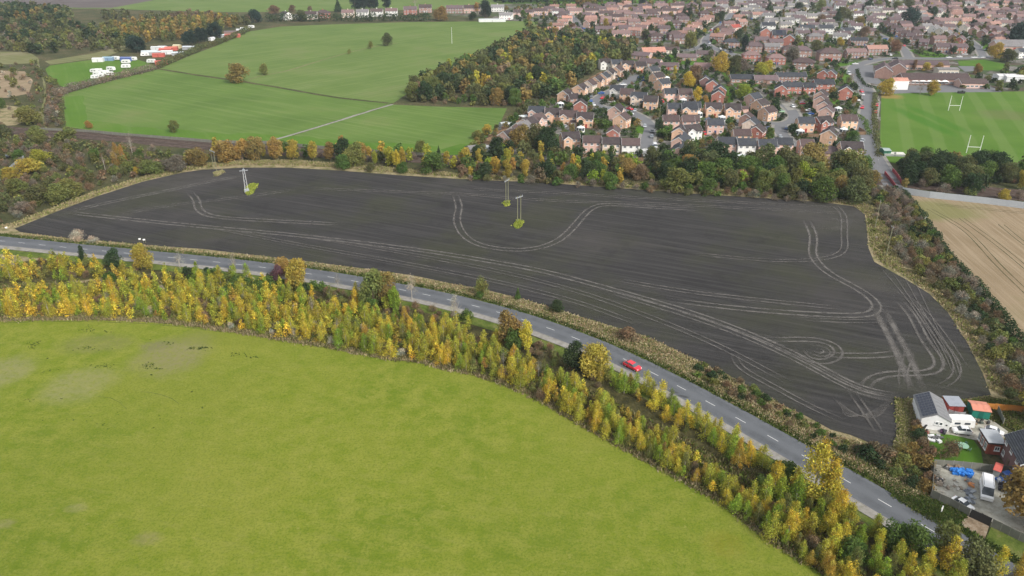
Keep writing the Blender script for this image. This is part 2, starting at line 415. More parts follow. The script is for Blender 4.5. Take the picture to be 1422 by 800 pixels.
def normals2(L):
    N = []
    for i in range(len(L)):
        d = (L[min(i+1, len(L)-1)] - L[max(i-1, 0)]); d = d.normalized() if d.length > 0 else Vector((1, 0))
        N.append(Vector((-d.y, d.x)))
    return N
def ribbon(name, L, o0, o1, z, mat, mb=None, h=0.0, kind='structure', jit=0.0):
    """strip between the offsets o0 and o1 left of the line L; h > 0 makes it a slab"""
    own = mb is None; mb = mb or MB(); N = normals2(L); n = len(L)
    a = [L[i] + N[i]*(o0 + (random.uniform(-jit, jit) if jit else 0)) for i in range(n)]; b_ = [L[i] + N[i]*(o1 + (random.uniform(-jit, jit) if jit else 0)) for i in range(n)]
    vs = [(p.x, p.y, z + h) for p in a] + [(p.x, p.y, z + h) for p in b_]
    fs = [(i, i+1, n+i+1, n+i) for i in range(n-1)]
    if h > 0:
        vs += [(p.x, p.y, z - .02) for p in a] + [(p.x, p.y, z - .02) for p in b_]
        fs += [(2*n+i, 2*n+i+1, i+1, i) for i in range(n-1)] + [(n+i, n+i+1, 3*n+i+1, 3*n+i) for i in range(n-1)]
    if o0 > o1: fs = [f[::-1] for f in fs]
    mb.add(vs, fs)
    if own:
        o = link(name, mb.mesh(name, mat)); return tag(o, kind=kind)
def along(L, step, start=0.0, end=0.0):
    """points every step metres on the line with direction angle"""
    out = []; acc = start; s = 0.0; tot = sum((b_ - a).length for a, b_ in zip(L, L[1:]))
    for a, b_ in zip(L, L[1:]):
        d = (b_ - a).length
        while acc <= s + d and acc <= tot - end and d > 0:
            p = a + (b_ - a) * ((acc - s) / d); out.append((p, math.atan2((b_ - a).y, (b_ - a).x))); acc += step
        s += d
    return out

# ================================================================== the ground
sheet('ground', [(-2600, -500), (2600, -500), (2600, 3400), (-2600, 3400)], -0.02, M['rough_ground'], world=True)
MEADOW = [(-60,441),(0,441),(80,440),(140,440),(200,442),(247,446),(309,455),(350,461),(394,469),(440,476),(477,483),(533,494),(589,500),(617,509),(659,517),(702,531),(750,553),(812,590),(869,622),(930,655),(1000,694),(1030,718),(1074,752),(1119,780),(1150,806),(1220,880),(1300,1050),(-800,1050),(-800,470)]
sheet('meadow', MEADOW, 0.06, M['meadow'])
# ploughed field
FT = [(20,318),(84,292),(135,273),(197,253),(253,240),(281,236),(337,233),(400,233),(470,237),(560,244),(640,249),(754,254),(840,260),(960,269),(1100,278),(1150,282),(1186,287),(1201,298),(1204,323),(1206,345),(1214,364),(1259,389),(1290,408),(1316,434),(1343,476),(1364,518),(1376,549)]
FB = [(1330,556),(1262,553),(1250,565),(1249,600),(1244,626),(1212,617),(1180,604),(1154,597),(1119,578),(1100,569),(1066,552),(1023,527),(967,504),(939,487),(897,467),(841,451),(790,435),(725,415),(682,404.5),(657,399),(631,395),(575,383),(519,375),(434,364),(377,357.6),(281,346),(217,342),(169,341),(98,332),(28,322.5)]
sheet('ploughed_field', FT + FB, 0.10, M['ploughed_soil'])
# dry margins: all round the field, and the wide verge down to the road
TOPM = smooth_line([G(*p) for p in FT[1:16]], 6)
sheet('field_margin', [(-60,335),(-20,318),(20,314),(84,288),(135,269),(197,249),(253,236),(281,229),(337,224),(400,222),(470,228),(560,236),(640,244),(754,250),(840,256),(960,265),(1100,274),(1186,281),(1230,290),(1235,330),(1250,360),(1300,390),(1340,430),(1375,480),(1395,540),(1400,560),(1330,560),(1262,562),(1262,630),(1290,700),(1340,745),(1290,735),(1240,705),(1174,664),(1100,620),(1022,577),(941,532),(861,490),(753,448),(643,417),(481,386),(296,361),(83,341)], 0.03, M['dry_verge'])
# main road
CLP = [(-420,306),(-200,319),(-60,329.5),(28,337),(83,343.6),(178,352),(232,357.7),(296,363.6),(355,369.6),(449,383),(481,388.5),(582,406.8),(643,419.7),(678,428),(753,451),(788,463.6),(861,493.4),(897,511.7),(941,535),(981,557),(1022,580),(1066,604),(1120,636),(1174,667),(1225.5,697),(1283,732.6),(1338,764),(1410,803),(1500,855),(1620,940)]
ROAD = relax(even(smooth_line([G(*p) for p in CLP], 3), 3.0), 16.0)
ribbon('road', ROAD, -3.55, 3.55, 0.12, M['asphalt'])
ribbon('kerb', ROAD, -3.72, -3.55, 0.10, M['pavement'], h=0.14)
ribbon('pavement', ROAD, -5.75, -3.72, 0.10, M['pavement'], h=0.12, jit=0.07)
ribbon('roadside_grass', ROAD, -9.6, -5.8, 0.09, M['green_verge'], jit=0.25)
ribbon('roadside_grass', ROAD, 3.55, 5.4, 0.14, M['green_verge'], jit=0.12)
mb = MB()
dash = []
for p, a in along(ROAD, 8.05, start=2.6):
    d = Vector((math.cos(a), math.sin(a))); n = Vector((-d.y, d.x))
    me_key = [p + d*1.3*s + n*.052*q for s, q in ((-1,-1),(1,-1),(1,1),(-1,1))]
    if 60 < p.y < 420 and p.x > -330: dash.append(me_key)
# darker wheel paths and the patched near edge
for off in (-1.85, 1.85):
    N_ = normals2(ROAD); n_ = len(ROAD); q_ = MB(); vs_ = [ROAD[i] + N_[i]*(off + r_) for r_ in (-1.3, -.5, .5, 1.3) for i in range(n_)]
    q_.add([(v.x, v.y, .124) for v in vs_], [(j*n_+i, j*n_+i+1, (j+1)*n_+i+1, (j+1)*n_+i) for j in range(3) for i in range(n_-1)])
    me = q_.mesh('wheel_path', M['wheel_wear']); a_ = me.attributes.new('fade', 'FLOAT', 'POINT'); a_.data.foreach_set('value', [f for f in (0, 1, 1, 0) for i in range(n_)])
    tag(link('wheel_path', me), kind='structure')
road_o = bpy.data.objects['road']
for k in dash:
    c = sum(k, Vector((0, 0))) / 4
    me = bpy.data.meshes.new('centre_line_dash'); me.from_pydata([(q.x - c.x, q.y - c.y, 0) for q in k], [], [(0,1,2,3)]); me.materials.append(M['road_paint'])
    o = link('centre_line_dash', me, road_o); o.location = (c.x, c.y, 0.130)
# plantation floor between meadow and road
low = [p for p in MEADOW[1:25]]
up = [(1420,822),(1338,785),(1283,752),(1225,717),(1174,686),(1120,653),(1066,622),(1022,597),(981,574),(941,552),(897,528),(861,510),(788,480),(753,466),(678,442),(643,433),(582,419),(481,399),(355,379),(232,366),(83,351),(-60,337)]
sheet('plantation_floor', [(-60,444)] + low + up, 0.04, M['leaf_litter'])
sheet('clearing', [(-60,395),(20,396),(100,392),(150,384),(200,389),(250,389),(262,394),(200,400),(110,402),(40,408),(-60,415)], 0.07, M['dry_verge'])
sheet('clearing', [(-60,346),(0,349),(30,354),(62,356),(90,360),(50,362),(0,366),(-60,368)], 0.07, M['dry_verge'])
# dark woodland track between the two birch belts
DT = smooth_line([G(*p) for p in ((700,474),(742,490),(800,520),(850,548),(905,585),(960,620),(1010,648),(1060,672),(1110,694))], 3)
ribbon('woodland_track', DT, -2.2, 2.2, 0.08, M['leaf_litter'], jit=.5)
# tyre tracks on the ploughed field: each wheel its own strip
def tyre_track(pts, sep=1.9, wd=0.55, op=0.9, crop_='P'):
    L = relax(even(smooth_line([at(crop_, *p) for p in pts], 2), 2.0), 4.0, 2.0); mb = MB(); N = normals2(L); n = len(L); fd = []
    for s in ((-1, 1) if sep else (0,)):
        wj = [wd*random.uniform(.8, 1.25) for _ in L]
        vs = [L[i] + N[i]*(s*sep/2 + q*wj[i]) for q in (-1.0, -.35, .35, 1.0) for i in range(n)]
        ef = [min(1, i/4, (n-1-i)/4) for i in range(n)]
        fd += [q*e for q in (0, 1, 1, 0) for e in ef]
        mb.add([(v.x, v.y, .13) for v in vs], [(j*n+i, j*n+i+1, (j+1)*n+i+1, (j+1)*n+i) for j in range(3) for i in range(n-1)])
    me = mb.mesh('tyre_track', M['soil_track']); at_ = me.attributes.new('fade', 'FLOAT', 'POINT'); at_.data.foreach_set('value', fd)
    o = link('tyre_track', me); o.location.z = tyre_track.k*0.004; tyre_track.k += 1
    o.color = (op, 1, 1, 1); tag(o, kind='structure')
tyre_track.k = 0
T1 = [(90,295),(197,306.6),(281,315),(400,326),(480,335),(547,343),(631,355),(690,365),(750,376),(841,400),(925,424),(981,442),(1037,463),(1100,491),(1140,512),(1190,539),(1220,548),(1262,551)]
tyre_track(T1, 2.2, 0.5, 1.0); 
tyre_track([(x, y+3.2+ (x>900)*1.5) for x, y in T1[9:]], 2.4, 0.4, .45)
tyre_track([(632,270),(638,288),(634,303),(640,322),(660,339),(700,347),(740,347),(775,335),(797,315),(812,297),(826,286),(845,284),(900,288),(980,292)], 2.3, .5, .7)
tyre_track([(1120,305),(1130,330),(1128,355),(1150,380),(1182,396),(1212,415),(1221,428),(1205,439),(1100,435),(1000,426),(925,416)], 2.3, .55, .75)
tyre_track([(1221,428),(1238,462),(1258,500),(1275,546)], 2.6, .95, .9)
tyre_track([(1214,432),(1234,470),(1250,505),(1266,544)], 0, .9, .8)
tyre_track([(262,267),(273,277),(275,290),(287,299.5),(323,304),(394,308),(480,312)], 2.3, .6, .45)
tyre_track([(90,295),(169,278),(253,261),(309,249),(360,243)], 2.3, .6, .45)
tyre_track([(160,300),(240,285),(330,275),(420,262)], 2.2, .4, .25)
tyre_track([(1109,481),(1112,499),(1135,507),(1160,502),(1170,490),(1158,475),(1130,471),(1085,473),(1050,471)], 2.0, .45, .55)
tyre_track([(1120,484),(1126,496),(1145,499),(1158,490),(1148,480),(1130,480),(1120,484)], 1.6, .35, .35)
tyre_track([(1246,416),(1267,439),(1285,476),(1303,497),(1309,510),(1295,521),(1253,518),(1219,521),(1200,530),(1200,548)], 2.0, .5, .6)
tyre_track([(1262,414),(1290,452),(1312,482),(1330,505),(1328,527),(1300,540)], 1.6, .3, .2)
tyre_track([(1240,400),(1275,425),(1312,470),(1345,520)], 1.8, .25, .15)
tyre_track([(1100,443),(1180,447),(1246,446)], 1.8, .3, .25)
tyre_track([(1130,492),(1180,495),(1240,494),(1256,488),(1262,486)], 2.2, .5, .6)
tyre_track([(1263,484),(1262,500),(1252,515),(1256,548)], 1.8, .4, .5)
tyre_track([(420,262),(560,267),(640,270),(703,275),(800,281),(900,283),(1000,288),(1120,294),(1196,298)], 2.0, .35, .45)
tyre_track([(640,263),(760,268),(900,276),(1050,283),(1180,290)], 2.0, .35, .22)
tyre_track([(1140,304),(1170,307),(1198,309)], 2.0, .5, .6)
tyre_track([(1118,316),(1160,318),(1200,316)], 1.8, .35, .35)
tyre_track([(850,388),(950,405),(1060,418),(1180,430)], 1.9, .4, .4)
tyre_track([(1020,490),(1016,500),(1025,512),(1055,527),(1100,552),(1140,573),(1180,590)], 1.6, .3, .28)
tyre_track([(1180,541),(1200,570),(1216,592),(1226,612)], 1.6, .35, .3)
tyre_track([(430,330),(560,352),(690,377),(800,405),(900,440),(1000,482),(1100,535)], 1.8, .3, .22)
tyre_track([(300,318),(430,343),(560,366),(690,392),(800,420),(900,456)], 1.8, .3, .18)
tyre_track([(1150,282),(1170,296),(1172,330),(1170,352),(1130,362),(1060,362),(950,352)], 1.9, .35, .32)
# fan of fine drill lines at the field's right-hand end
for k in range(4):
    q = k * 0.055
    tyre_track([(1222+30*k*.5, 372+14*k*.3), (1262+13*k, 420+12*k), (1300+9*k, 480+7*k), (1320+5*k, 520+5*k)], 0, .2, .10)
for k in range(5):
    tyre_track([(1150+5*k, 548+4*k),(1180-4*k, 572+3*k),(1205, 590-3*k),(1228+1*k, 575-4*k),(1236+k, 560-2*k)], 0, .2, .10)

# fields beyond
FLD1 = [(86,132),(140,116),(219,96.5),(281,106),(331,113),(400,124.5),(470,136),(544,144),(505,156),(440,176),(375,196),(300,196),(253,193),(169,187),(88,176),(86,150)]
sheet('wheat_field', FLD1, 0.05, M['green_wheat'])
sheet('wheat_field', [(546,145.5),(600,148),(704,150.5),(696,168),(680,188),(640,207),(600,216),(560,213),(470,207),(378,198),(440,178),(505,158)], 0.05, M['green_wheat'])
sheet('wheat_field', [(221,95.5),(262,78),(300,64),(345,44),(390,37),(460,34),(560,31),(640,30),(745,29),(747,42),(712,58),(660,84),(600,103),(566,130),(546,143.5),(470,135),(400,123.5),(331,112),(281,105)], 0.05, M['green_wheat_pale'])
FB1 = smooth_line([G(*p) for p in ((89,176),(169,186.5),(253,192.5),(300,196),(375,197.5),(470,207),(560,213),(600,215))], 6)
ribbon('field_headland', FB1, 1, 15, 0.07, M['paddock_grass'], jit=2)
ribbon('field_headland', smooth_line([G(*p) for p in ((88,135),(88,150),(90,176))], 6), 1, 11, 0.085, M['paddock_grass'], jit=.6)
ribbon('farm_track', smooth_line([G(*p) for p in ((545,145),(505,157),(440,177),(373,197))], 6), -1.0, 1.0, 0.08, M['pavement'], jit=.3)
ribbon('ditch', smooth_line([G(*p) for p in ((221,96),(281,105.5),(331,112.5),(400,124),(470,136),(540,143.5))], 6), -1.6, 1.6, 0.08, M['rough_ground'], jit=.5)
ribbon('farm_track', smooth_line([G(*p) for p in ((345,110),(370,104),(400,98),(470,77),(520,65),(552,60))], 6), -1.0, 1.0, 0.08, M['dull_grass'], jit=.4)
sheet('paddock', [(63,96),(70,91),(120,84),(178,79),(214,90),(216,94),(140,110),(88,121),(70,112)], 0.05, M['paddock_grass'])
sheet('rough_pasture', [(62,85),(130,74),(175,62),(180,66),(150,78),(120,83),(70,90)], 0.04, M['dull_grass'])
sheet('rough_pasture', [(-60,72),(0,72),(40,72),(52,80),(48,88),(-60,92)], 0.04, M['dull_grass'])
sheet('rough_pasture', [(-60,100),(0,98),(34,99),(46,112),(40,130),(10,136),(-60,134)], 0.04, M['stubble'])
sheet('rough_pasture', [(-60,146),(0,145),(36,150),(40,166),(22,174),(-60,178)], 0.04, M['dry_verge'])
sheet('far_field', [(-700,10),(0,9),(80,12),(150,12),(200,14),(290,16),(330,17),(700,12),(760,8),(760,-45),(-700,-45)], 0.02, M['green_wheat_pale'])
sheet('far_ploughed_field', [(-700,1),(0,8),(60,9),(110,11),(155,11),(172,8),(215,0),(240,-8),(-700,-8)], 0.06, M['far_plough'])
ribbon('footpath', smooth_line([G(*p) for p in ((52,80),(54,92),(62,118),(63,136),(59,150),(61,168),(64,178))], 5), -.6, .6, 0.06, M['dull_grass'], jit=.3)
# stubble field and its hedge side
sheet('stubble_field', [(1252,270),(1330,279),(1422,289),(1800,330),(1800,720),(1422,482),(1395,451),(1361,401),(1313,349)], 0.05, M['stubble'])
for pts in (((1290,290),(1340,320),(1390,372),(1440,420)), ((1335,303),(1388,342),(1440,385)), ((1300,284),(1422,296),(1500,305)), ((1390,312),(1422,338),(1460,365))):
    mbt = MB(); L = smooth_line([G(*p) for p in pts], 4)
    for s in (-1, 1): ribbon('', L, s*.9-.13, s*.9+.13, 0.07, None, mb=mbt, jit=.05)
    tag(link('tramline', mbt.mesh('tramline', M['rough_ground'])), kind='structure')
# rugby pitch, school ground, estate
sheet('estate_ground', [(590,222),(640,212),(690,178),(742,150),(790,128),(868,92),(876,72),(800,58),(742,50),(735,36),(700,30),(600,18),(640,10),(700,6),(760,2),(760,-30),(2300,-30),(2300,120),(1700,130),(1422,128),(1224,131),(1222,200),(1233,232),(1150,230),(900,222),(700,222)], 0.03, M['garden_ground'])
sheet('playing_field', [(1224,131),(1300,128),(1422,127),(1800,125),(1800,280),(1422,246),(1300,238),(1228,224),(1222,200)], 0.05, M['pitch_grass'])
sheet('playground', [(1300,119),(1330,117),(1370,117),(1392,128),(1300,128.5),(1225,130.5),(1222,125),(1260,120)], 0.07, M['estate_asphalt'])
sheet('playground', [(1192,96),(1198,91),(1212,90),(1214,104),(1225,114),(1222,118),(1204,115),(1194,106)], 0.07, M['estate_asphalt'])
ROADS = {
 'e1': (4.0, [(1249,268),(1243,261),(1232,246),(1220,230),(1210,212),(1203,195),(1200,178),(1205,160),(1208,140),(1203,125),(1192,110),(1185,100),(1188,92),(1205,86),(1240,81),(1300,81.5),(1360,80),(1430,76),(1700,70)]),
 'e2': (3.2, [(1262,80),(1255,68),(1240,58),(1222,49),(1196,38),(1172,28),(1155,14),(1146,2),(1140,-10)]),
 'e3': (3.0, [(1366,79),(1358,66),(1340,51),(1322,37),(1300,26)]),
 'c1': (3.0, [(899,210),(898,196),(903,176),(896,167),(879,157),(858,150),(836,150),(826,142),(838,132),(856,124),(872,114),(886,106)]),
 'c2': (3.0, [(903,176),(930,176),(965,171),(1010,168),(1059,170),(1085,173),(1103,166),(1098,152),(1088,145)]),
 'c3': (3.0, [(1104,205),(1090,192),(1083,180),(1085,173)]),
 'c4': (3.0, [(1103,167),(1150,171),(1201,176)]),
 'n1': (3.2, [(787,17),(798,28),(805,38),(812,44)]),
 'n2': (3.4, [(1030,3),(1020,14),(1013,24),(1000,36),(986,48),(980,60),(998,70),(1019,76),(1035,82),(1058,90),(1072,97)]),
 'n3': (3.0, [(745,13),(787,17),(850,15),(930,13),(1015,22)]),
 'n4': (3.0, [(1080,51),(1110,57),(1150,58),(1196,62),(1222,60)]),
 'n5': (2.8, [(1172,28),(1200,27),(1260,25),(1320,37)]),
 'n6': (2.6, [(866,70),(900,75),(930,70),(960,70),(980,60)]),
}
ROADL = {}
for i, (k, (hw, pts)) in enumerate(ROADS.items()):
    L = relax(even(smooth_line([G(*p) for p in pts], 3), 3.0), 5.0); ROADL[k] = (L, hw)
    ribbon('side_road', L, -hw-1.6, hw+1.6, 0.055 + i*.004, M['pavement'])
    ribbon('side_road', L, -hw, hw, 0.12 + i*.004, M['estate_asphalt'])
sheet('parking_court', [(866,110),(885,103),(895,108),(890,120),(872,124),(862,120)], 0.11, M['estate_asphalt'])
sheet('parking_court', [(1085,144),(1108,143),(1112,152),(1094,154)], 0.19, M['pavement'])
sheet('car_park', [(1330,92),(1352,92),(1360,98),(1340,100)], 0.11, M['estate_asphalt'])
for poly in ([(916,84),(922,77),(938,75.5),(950,80),(966,86),(962,91),(940,89),(920,87)], [(966,84),(974,79),(990,80),(986,86),(970,88)], [(1000,121),(1010,119),(1022,124),(1018,142),(1008,142),(1002,130)],
             [(1018,116),(1046,113),(1054,118),(1040,124),(1022,121)], [(1156,91),(1166,87),(1192,86),(1200,84),(1184,90),(1164,93)], [(1262,70),(1272,69),(1300,72),(1322,79),(1300,80.5),(1280,79)],
             [(1330,85),(1365,83),(1400,90),(1395,98),(1368,98),(1350,96),(1332,91)], [(1000,100),(1015,96),(1030,99),(1008,108)], [(895,188),(880,182),(872,170),(882,172),(900,180)], [(1120,140),(1150,136),(1166,138),(1160,146),(1130,147)],
             [(700,5),(760,5),(840,6),(900,4),(960,5),(960,-6),(700,-6)], [(868,80),(876,72),(884,74),(884,82),(872,84)], [(850,160),(870,166),(880,172),(868,174),(852,168)], [(1155,33),(1180,34),(1172,40),(1150,39)], [(1160,102),(1176,96),(1182,104),(1188,116),(1176,118)],
             [(612,208),(640,200),(668,204),(660,214),(620,216)], [(1360,58),(1378,62),(1380,70),(1366,72)]):
    sheet('lawn', poly, 0.10, M['lawn'])
sheet('lawn', [(1268,606),(1290,603),(1318,602),(1352,612),(1362,626),(1366,648),(1330,646),(1292,640),(1272,632)], 0.08, M['lawn'])
sheet('lawn', [(1256,556),(1262,552),(1280,590),(1276,602),(1268,598),(1258,574)], 0.08, M['lawn'])
sheet('driveway', [(1306,590),(1316,574),(1345,572),(1372,580),(1400,600),(1392,612),(1356,612),(1320,604),(1284,602),(1276,597)], 0.09, M['yard_concrete'])
sheet('rough_lawn', [(1312,560),(1376,552),(1420,560),(1470,600),(1422,606),(1380,584),(1345,576),(1316,574)], 0.06, M['green_verge'])
sheet('yard', [(1293,642),(1302,648),(1340,652),(1372,656),(1412,662),(1470,690),(1460,750),(1408,742),(1375,724),(1347,710),(1292,691)], 0.10, M['yard_concrete'])
sheet('gravel_drive', [(1347,711),(1375,725),(1368,748),(1364,760),(1344,752),(1322,737),(1338,722)], 0.11, M['gravel_drive'])
sheet('green_bank', [(1248,640),(1290,694),(1346,712),(1322,735),(1290,722),(1240,690),(1200,660),(1180,640),(1200,640),(1230,660)], 0.08, M['green_verge'])
sheet('green_bank', [(1378,728),(1410,744),(1470,770),(1500,820),(1430,800),(1372,768),(1366,755)], 0.08, M['green_verge'])
# railway across the left, and on past the pitch
RW = smooth_line([G(*p) for p in ((-320,168),(-60,176),(0,181),(60,184),(120,187),(200,194),(300,203),(420,211),(560,218),(700,226),(860,231),(1000,236),(1120,241),(1240,252),(1330,262),(1422,272),(1700,300))], 8)
ribbon('railway_ballast', RW, -7.5, 7.5, 0.06, M['ballast'], jit=.8)
rail_root = bpy.data.objects['railway_ballast']
mbr = MB()
for o_ in (-3.4, -1.95, 1.95, 3.4): ribbon('', RW, o_-.06, o_+.06, 0.18, None, mb=mbr, h=0.12)
tag(link('rails', mbr.mesh('rails', M['rail_steel']), rail_root), kind='stuff')
mbr = MB()
for p, a in along(RW, 1.6):
    if p.x < -60 or p.x > 250:
        d = Vector((math.cos(a), math.sin(a))); n = Vector((-d.y, d.x))
        for o_ in (-2.7, 2.7):
            c = p + n*o_; q = [c + d*.13*s + n*1.25*r for s, r in ((-1,-1),(1,-1),(1,1),(-1,1))]
            mbr.add([(v.x, v.y, .17) for v in q], [(0,1,2,3)])
tag(link('sleepers', mbr.mesh('sleepers', M['sleeper']), rail_root), kind='stuff')

# ================================================================== foliage
def unit(n, rng):
    v = rng.normal(size=(n, 3)); return v / np.linalg.norm(v, axis=1, keepdims=True)
def leaves(lobes, n, size, seed, hue=.07, val=.24, out=.55, shell=(.62, 1.06), narrow=1.0, up=0.15):
    """n leaf-sized faces through the outer volume of the lobes (cx,cy,cz,rx,ry,rz)"""
    rng = np.random.default_rng(seed); lobes = np.array(lobes, float)
    wt = (lobes[:,3]*lobes[:,4]*lobes[:,5]) ** .62; wt /= wt.sum()
    k = rng.choice(len(lobes), n, p=wt); d = unit(n, rng); d[:,2] = d[:,2] + up; d /= np.linalg.norm(d, axis=1, keepdims=True)
    r = rng.uniform(shell[0], shell[1], n)[:,None]
    wob = 1 + .16*np.sin(d[:,0:1]*5 + k[:,None]) * np.cos(d[:,2:3]*4 + k[:,None]*2)
    c = lobes[k,:3] + d*lobes[k,3:]*r*wob
    nn = d*out + unit(n, rng)*(1-out)*1.2; nn /= np.linalg.norm(nn, axis=1, keepdims=True)
    a = np.cross(nn, unit(n, rng)); a /= np.linalg.norm(a, axis=1, keepdims=True) + 1e-9; b = np.cross(nn, a)
    s = size*rng.uniform(.55, 1.25, n)[:,None]
    V = np.stack([c - a*s*.5, c - b*s*.38*narrow + a*s*.08, c + a*s*.5, c + b*s*.38*narrow - a*s*.05], 1)
    lv = rng.normal(0, val*.5, len(lobes))[k] + rng.normal(0, val, n); lh = rng.normal(0, hue, len(lobes))[k] + rng.normal(0, hue*.6, n)
    T = np.exp(lv)[:,None] * np.stack([np.exp(lh), np.exp(-lh*.25), np.exp(-lh*.6)], 1)
    keep = c[:,2] > 0.05
    return V[keep], T[keep]
def leaf_mesh(name, VT, rough=True):
    V = np.concatenate([v for v, _ in VT]); T = np.concatenate([t for _, t in VT]); n = len(V)
    me = bpy.data.meshes.new(name)
    me.vertices.add(n*4); me.vertices.foreach_set('co', V.astype(np.float32).ravel())
    me.loops.add(n*4); me.loops.foreach_set('vertex_index', np.arange(n*4, dtype=np.int32))
    me.polygons.add(n); me.polygons.foreach_set('loop_start', np.arange(0, n*4, 4, dtype=np.int32))
    at_ = me.attributes.new('tint', 'FLOAT_COLOR', 'FACE')
    at_.data.foreach_set('color', np.concatenate([T, np.ones((n, 1))], 1).astype(np.float32).ravel())
    me.materials.append(M['leaf']); me.update(); me.validate(); return me
def blobs(rng, n, h0, h1, R0, r, squash=.8, prof=None):
    out = []
    for i in range(n):
        t = (i + .5)/n; z = h0 + (h1-h0)*t; pr = prof(t) if prof else math.sin(math.pi*(.18 + .74*t))
        a = rng.uniform(0, 6.28); q = R0*pr*rng.uniform(.35, .75); rr = r*rng.uniform(.75, 1.2)*(0.6 + .5*pr)
        out.append((math.cos(a)*q, math.sin(a)*q, z, rr, rr, rr*squash))
    return out
def limbs(h, r, spread, n, seed, top=.75, mat='bark', lean=0):
    rng = random.Random(seed); mb = MB()
    mb.tube((0,0,-.1), (0,0,h*.45), r, r*.7, 7); mb.tube((0,0,h*.45), (lean,0,h*top), r*.7, r*.25, 6)
    for i in range(n):
        a = 6.28*i/n + rng.uniform(-.4,.4); z0 = h*rng.uniform(.25,.55); z1 = z0 + h*rng.uniform(.18,.34)
        q = spread*rng.uniform(.5,.85)
        mb.tube((0,0,z0), (math.cos(a)*q, math.sin(a)*q, z1), r*.42, r*.12, 5)
    return mb.mesh('trunk', M[mat])
PROTO = {}      # kind -> list of (crown mesh, trunk mesh, (V,T) arrays of a light version)
def proto(kind, nvar, fn):
    PROTO[kind] = [fn(i) for i in range(nvar)]
def p_round(i):       # unit: 10 m tall, 4.6 m radius
    rng = np.random.default_rng(100+i)
    lb = [(0,0,5.4,3.2,3.2,3.4)] + blobs(rng, 20, 1.2, 8.8, 4.5, 1.8, .85, lambda t: math.sin(math.pi*(.24 + .66*t))**.8)
    hi = leaves(lb, 3200, .60, 10+i, hue=.045, val=.15); lo = leaves(lb, 330, 1.5, 10+i, hue=.04, val=.13)
    return leaf_mesh('crown', [hi]), limbs(8, .28, 3, 6, i), lo
def p_tall(i):        # upright crown: 12 m tall, 3 m radius
    rng = np.random.default_rng(200+i)
    lb = blobs(rng, 14, 2.0, 11.2, 2.6, 1.5, 1.15, lambda t: math.sin(math.pi*(.12+.80*t))**.7)
    hi = leaves(lb, 2400, .58, 40+i, hue=.045, val=.16, up=.25); lo = leaves(lb, 300, 1.4, 40+i, hue=.04, val=.14)
    return leaf_mesh('crown', [hi]), limbs(10, .22, 1.8, 6, 20+i), lo
def p_birch(i):       # young, narrow, pointed: 7 m tall
    rng = np.random.default_rng(300+i)
    lb = blobs(rng, 17, .35, 6.5, 1.7, .86, 1.25, lambda t: (1.22 - 1.12*t)*rng.uniform(.75, 1.15))
    lb.append((0, 0, 6.7, .25, .25, .6))
    hi = leaves(lb, 2600, .21, 70+i, hue=.06, val=.28, out=.3, shell=(.15, 1.3), up=.2); lo = leaves(lb, 480, .44, 70+i, hue=.07, val=.34, out=.3, shell=(.15,1.3))
    return leaf_mesh('crown', [hi]), limbs(7.2, .07, .7, 5, 40+i, .93, 'pale_bark'), lo
def p_birchb(i):      # bigger ragged birch by the verge: 10 m
    rng = np.random.default_rng(350+i)
    lb = blobs(rng, 24, 1.0, 9.6, 2.7, 1.15, 1.15, lambda t: (1.2 - .98*t)*(.6+.4*min(1, t*5)))
    hi = leaves(lb, 4200, .30, 90+i, hue=.08, val=.28, out=.4, shell=(.35,1.12)); lo = leaves(lb, 500, .7, 90+i)
    return leaf_mesh('crown', [hi]), limbs(9.6, .13, 1.6, 7, 60+i, .93, 'pale_bark'), lo
def p_shrub(i):       # mound 3 m tall, 2.2 m radius
    rng = np.random.default_rng(400+i)
    lb = [(0,0,1.1,1.6,1.6,1.2)] + blobs(rng, 9, .5, 2.4, 1.9, .85, .85, lambda t: 1.15 - .7*t)
    hi = leaves(lb, 1000, .36, 120+i, val=.26); lo = leaves(lb, 130, .95, 120+i)
    return leaf_mesh('crown', [hi]), limbs(2, .07, 1.2, 5, 80+i), lo
def p_twig(i):        # leafless thicket: 3.4 m tall
    rng = np.random.default_rng(500+i)
    lb = [(0,0,1.3,1.5,1.5,1.3)] + blobs(rng, 8, .8, 2.7, 1.7, .9, .95, lambda t: 1.1 - .5*t)
    hi = leaves(lb, 1700, .42, 150+i, hue=.08, val=.3, out=.15, shell=(.2,1.12), narrow=.28); lo = leaves(lb, 260, .8, 150+i, narrow=.5)
    return leaf_mesh('crown', [hi]), limbs(2.6, .05, 1.3, 7, 100+i), lo
def p_bare(i):        # leafless tree: 8 m, branches and fine twigs
    rng = np.random.default_rng(550+i)
    lb = blobs(rng, 12, 2.6, 7.4, 1.7, .9, 1.1, lambda t: (1.15 - .75*t))
    hi = leaves(lb, 900, .40, 170+i, hue=.06, val=.3, out=.15, shell=(.2,1.15), narrow=.16); lo = leaves(lb, 220, .8, 170+i, narrow=.3)
    return leaf_mesh('crown', [hi]), limbs(7.4, .10, 1.5, 9, 120+i, .95, 'pale_bark'), lo
def p_fir(i):         # conifer: 11 m tall
    lb = [(0, 0, .8 + 9.6*t, 2.3*(1-t)+.25, 2.3*(1-t)+.25, .9) for t in np.linspace(0, 1, 11)]
    hi = leaves(lb, 1900, .5, 190+i, hue=.05, val=.3, out=.45, up=-.1); lo = leaves(lb, 300, 1.1, 190+i)
    return leaf_mesh('crown', [hi]), limbs(10, .2, .8, 4, 140+i), lo
for k, n, f in (('round', 5, p_round), ('tall', 4, p_tall), ('birch', 8, p_birch), ('birchb', 4, p_birchb), ('shrub', 4, p_shrub), ('twig', 4, p_twig), ('bare', 3, p_bare), ('fir', 3, p_fir)):
    proto(k, n, f)
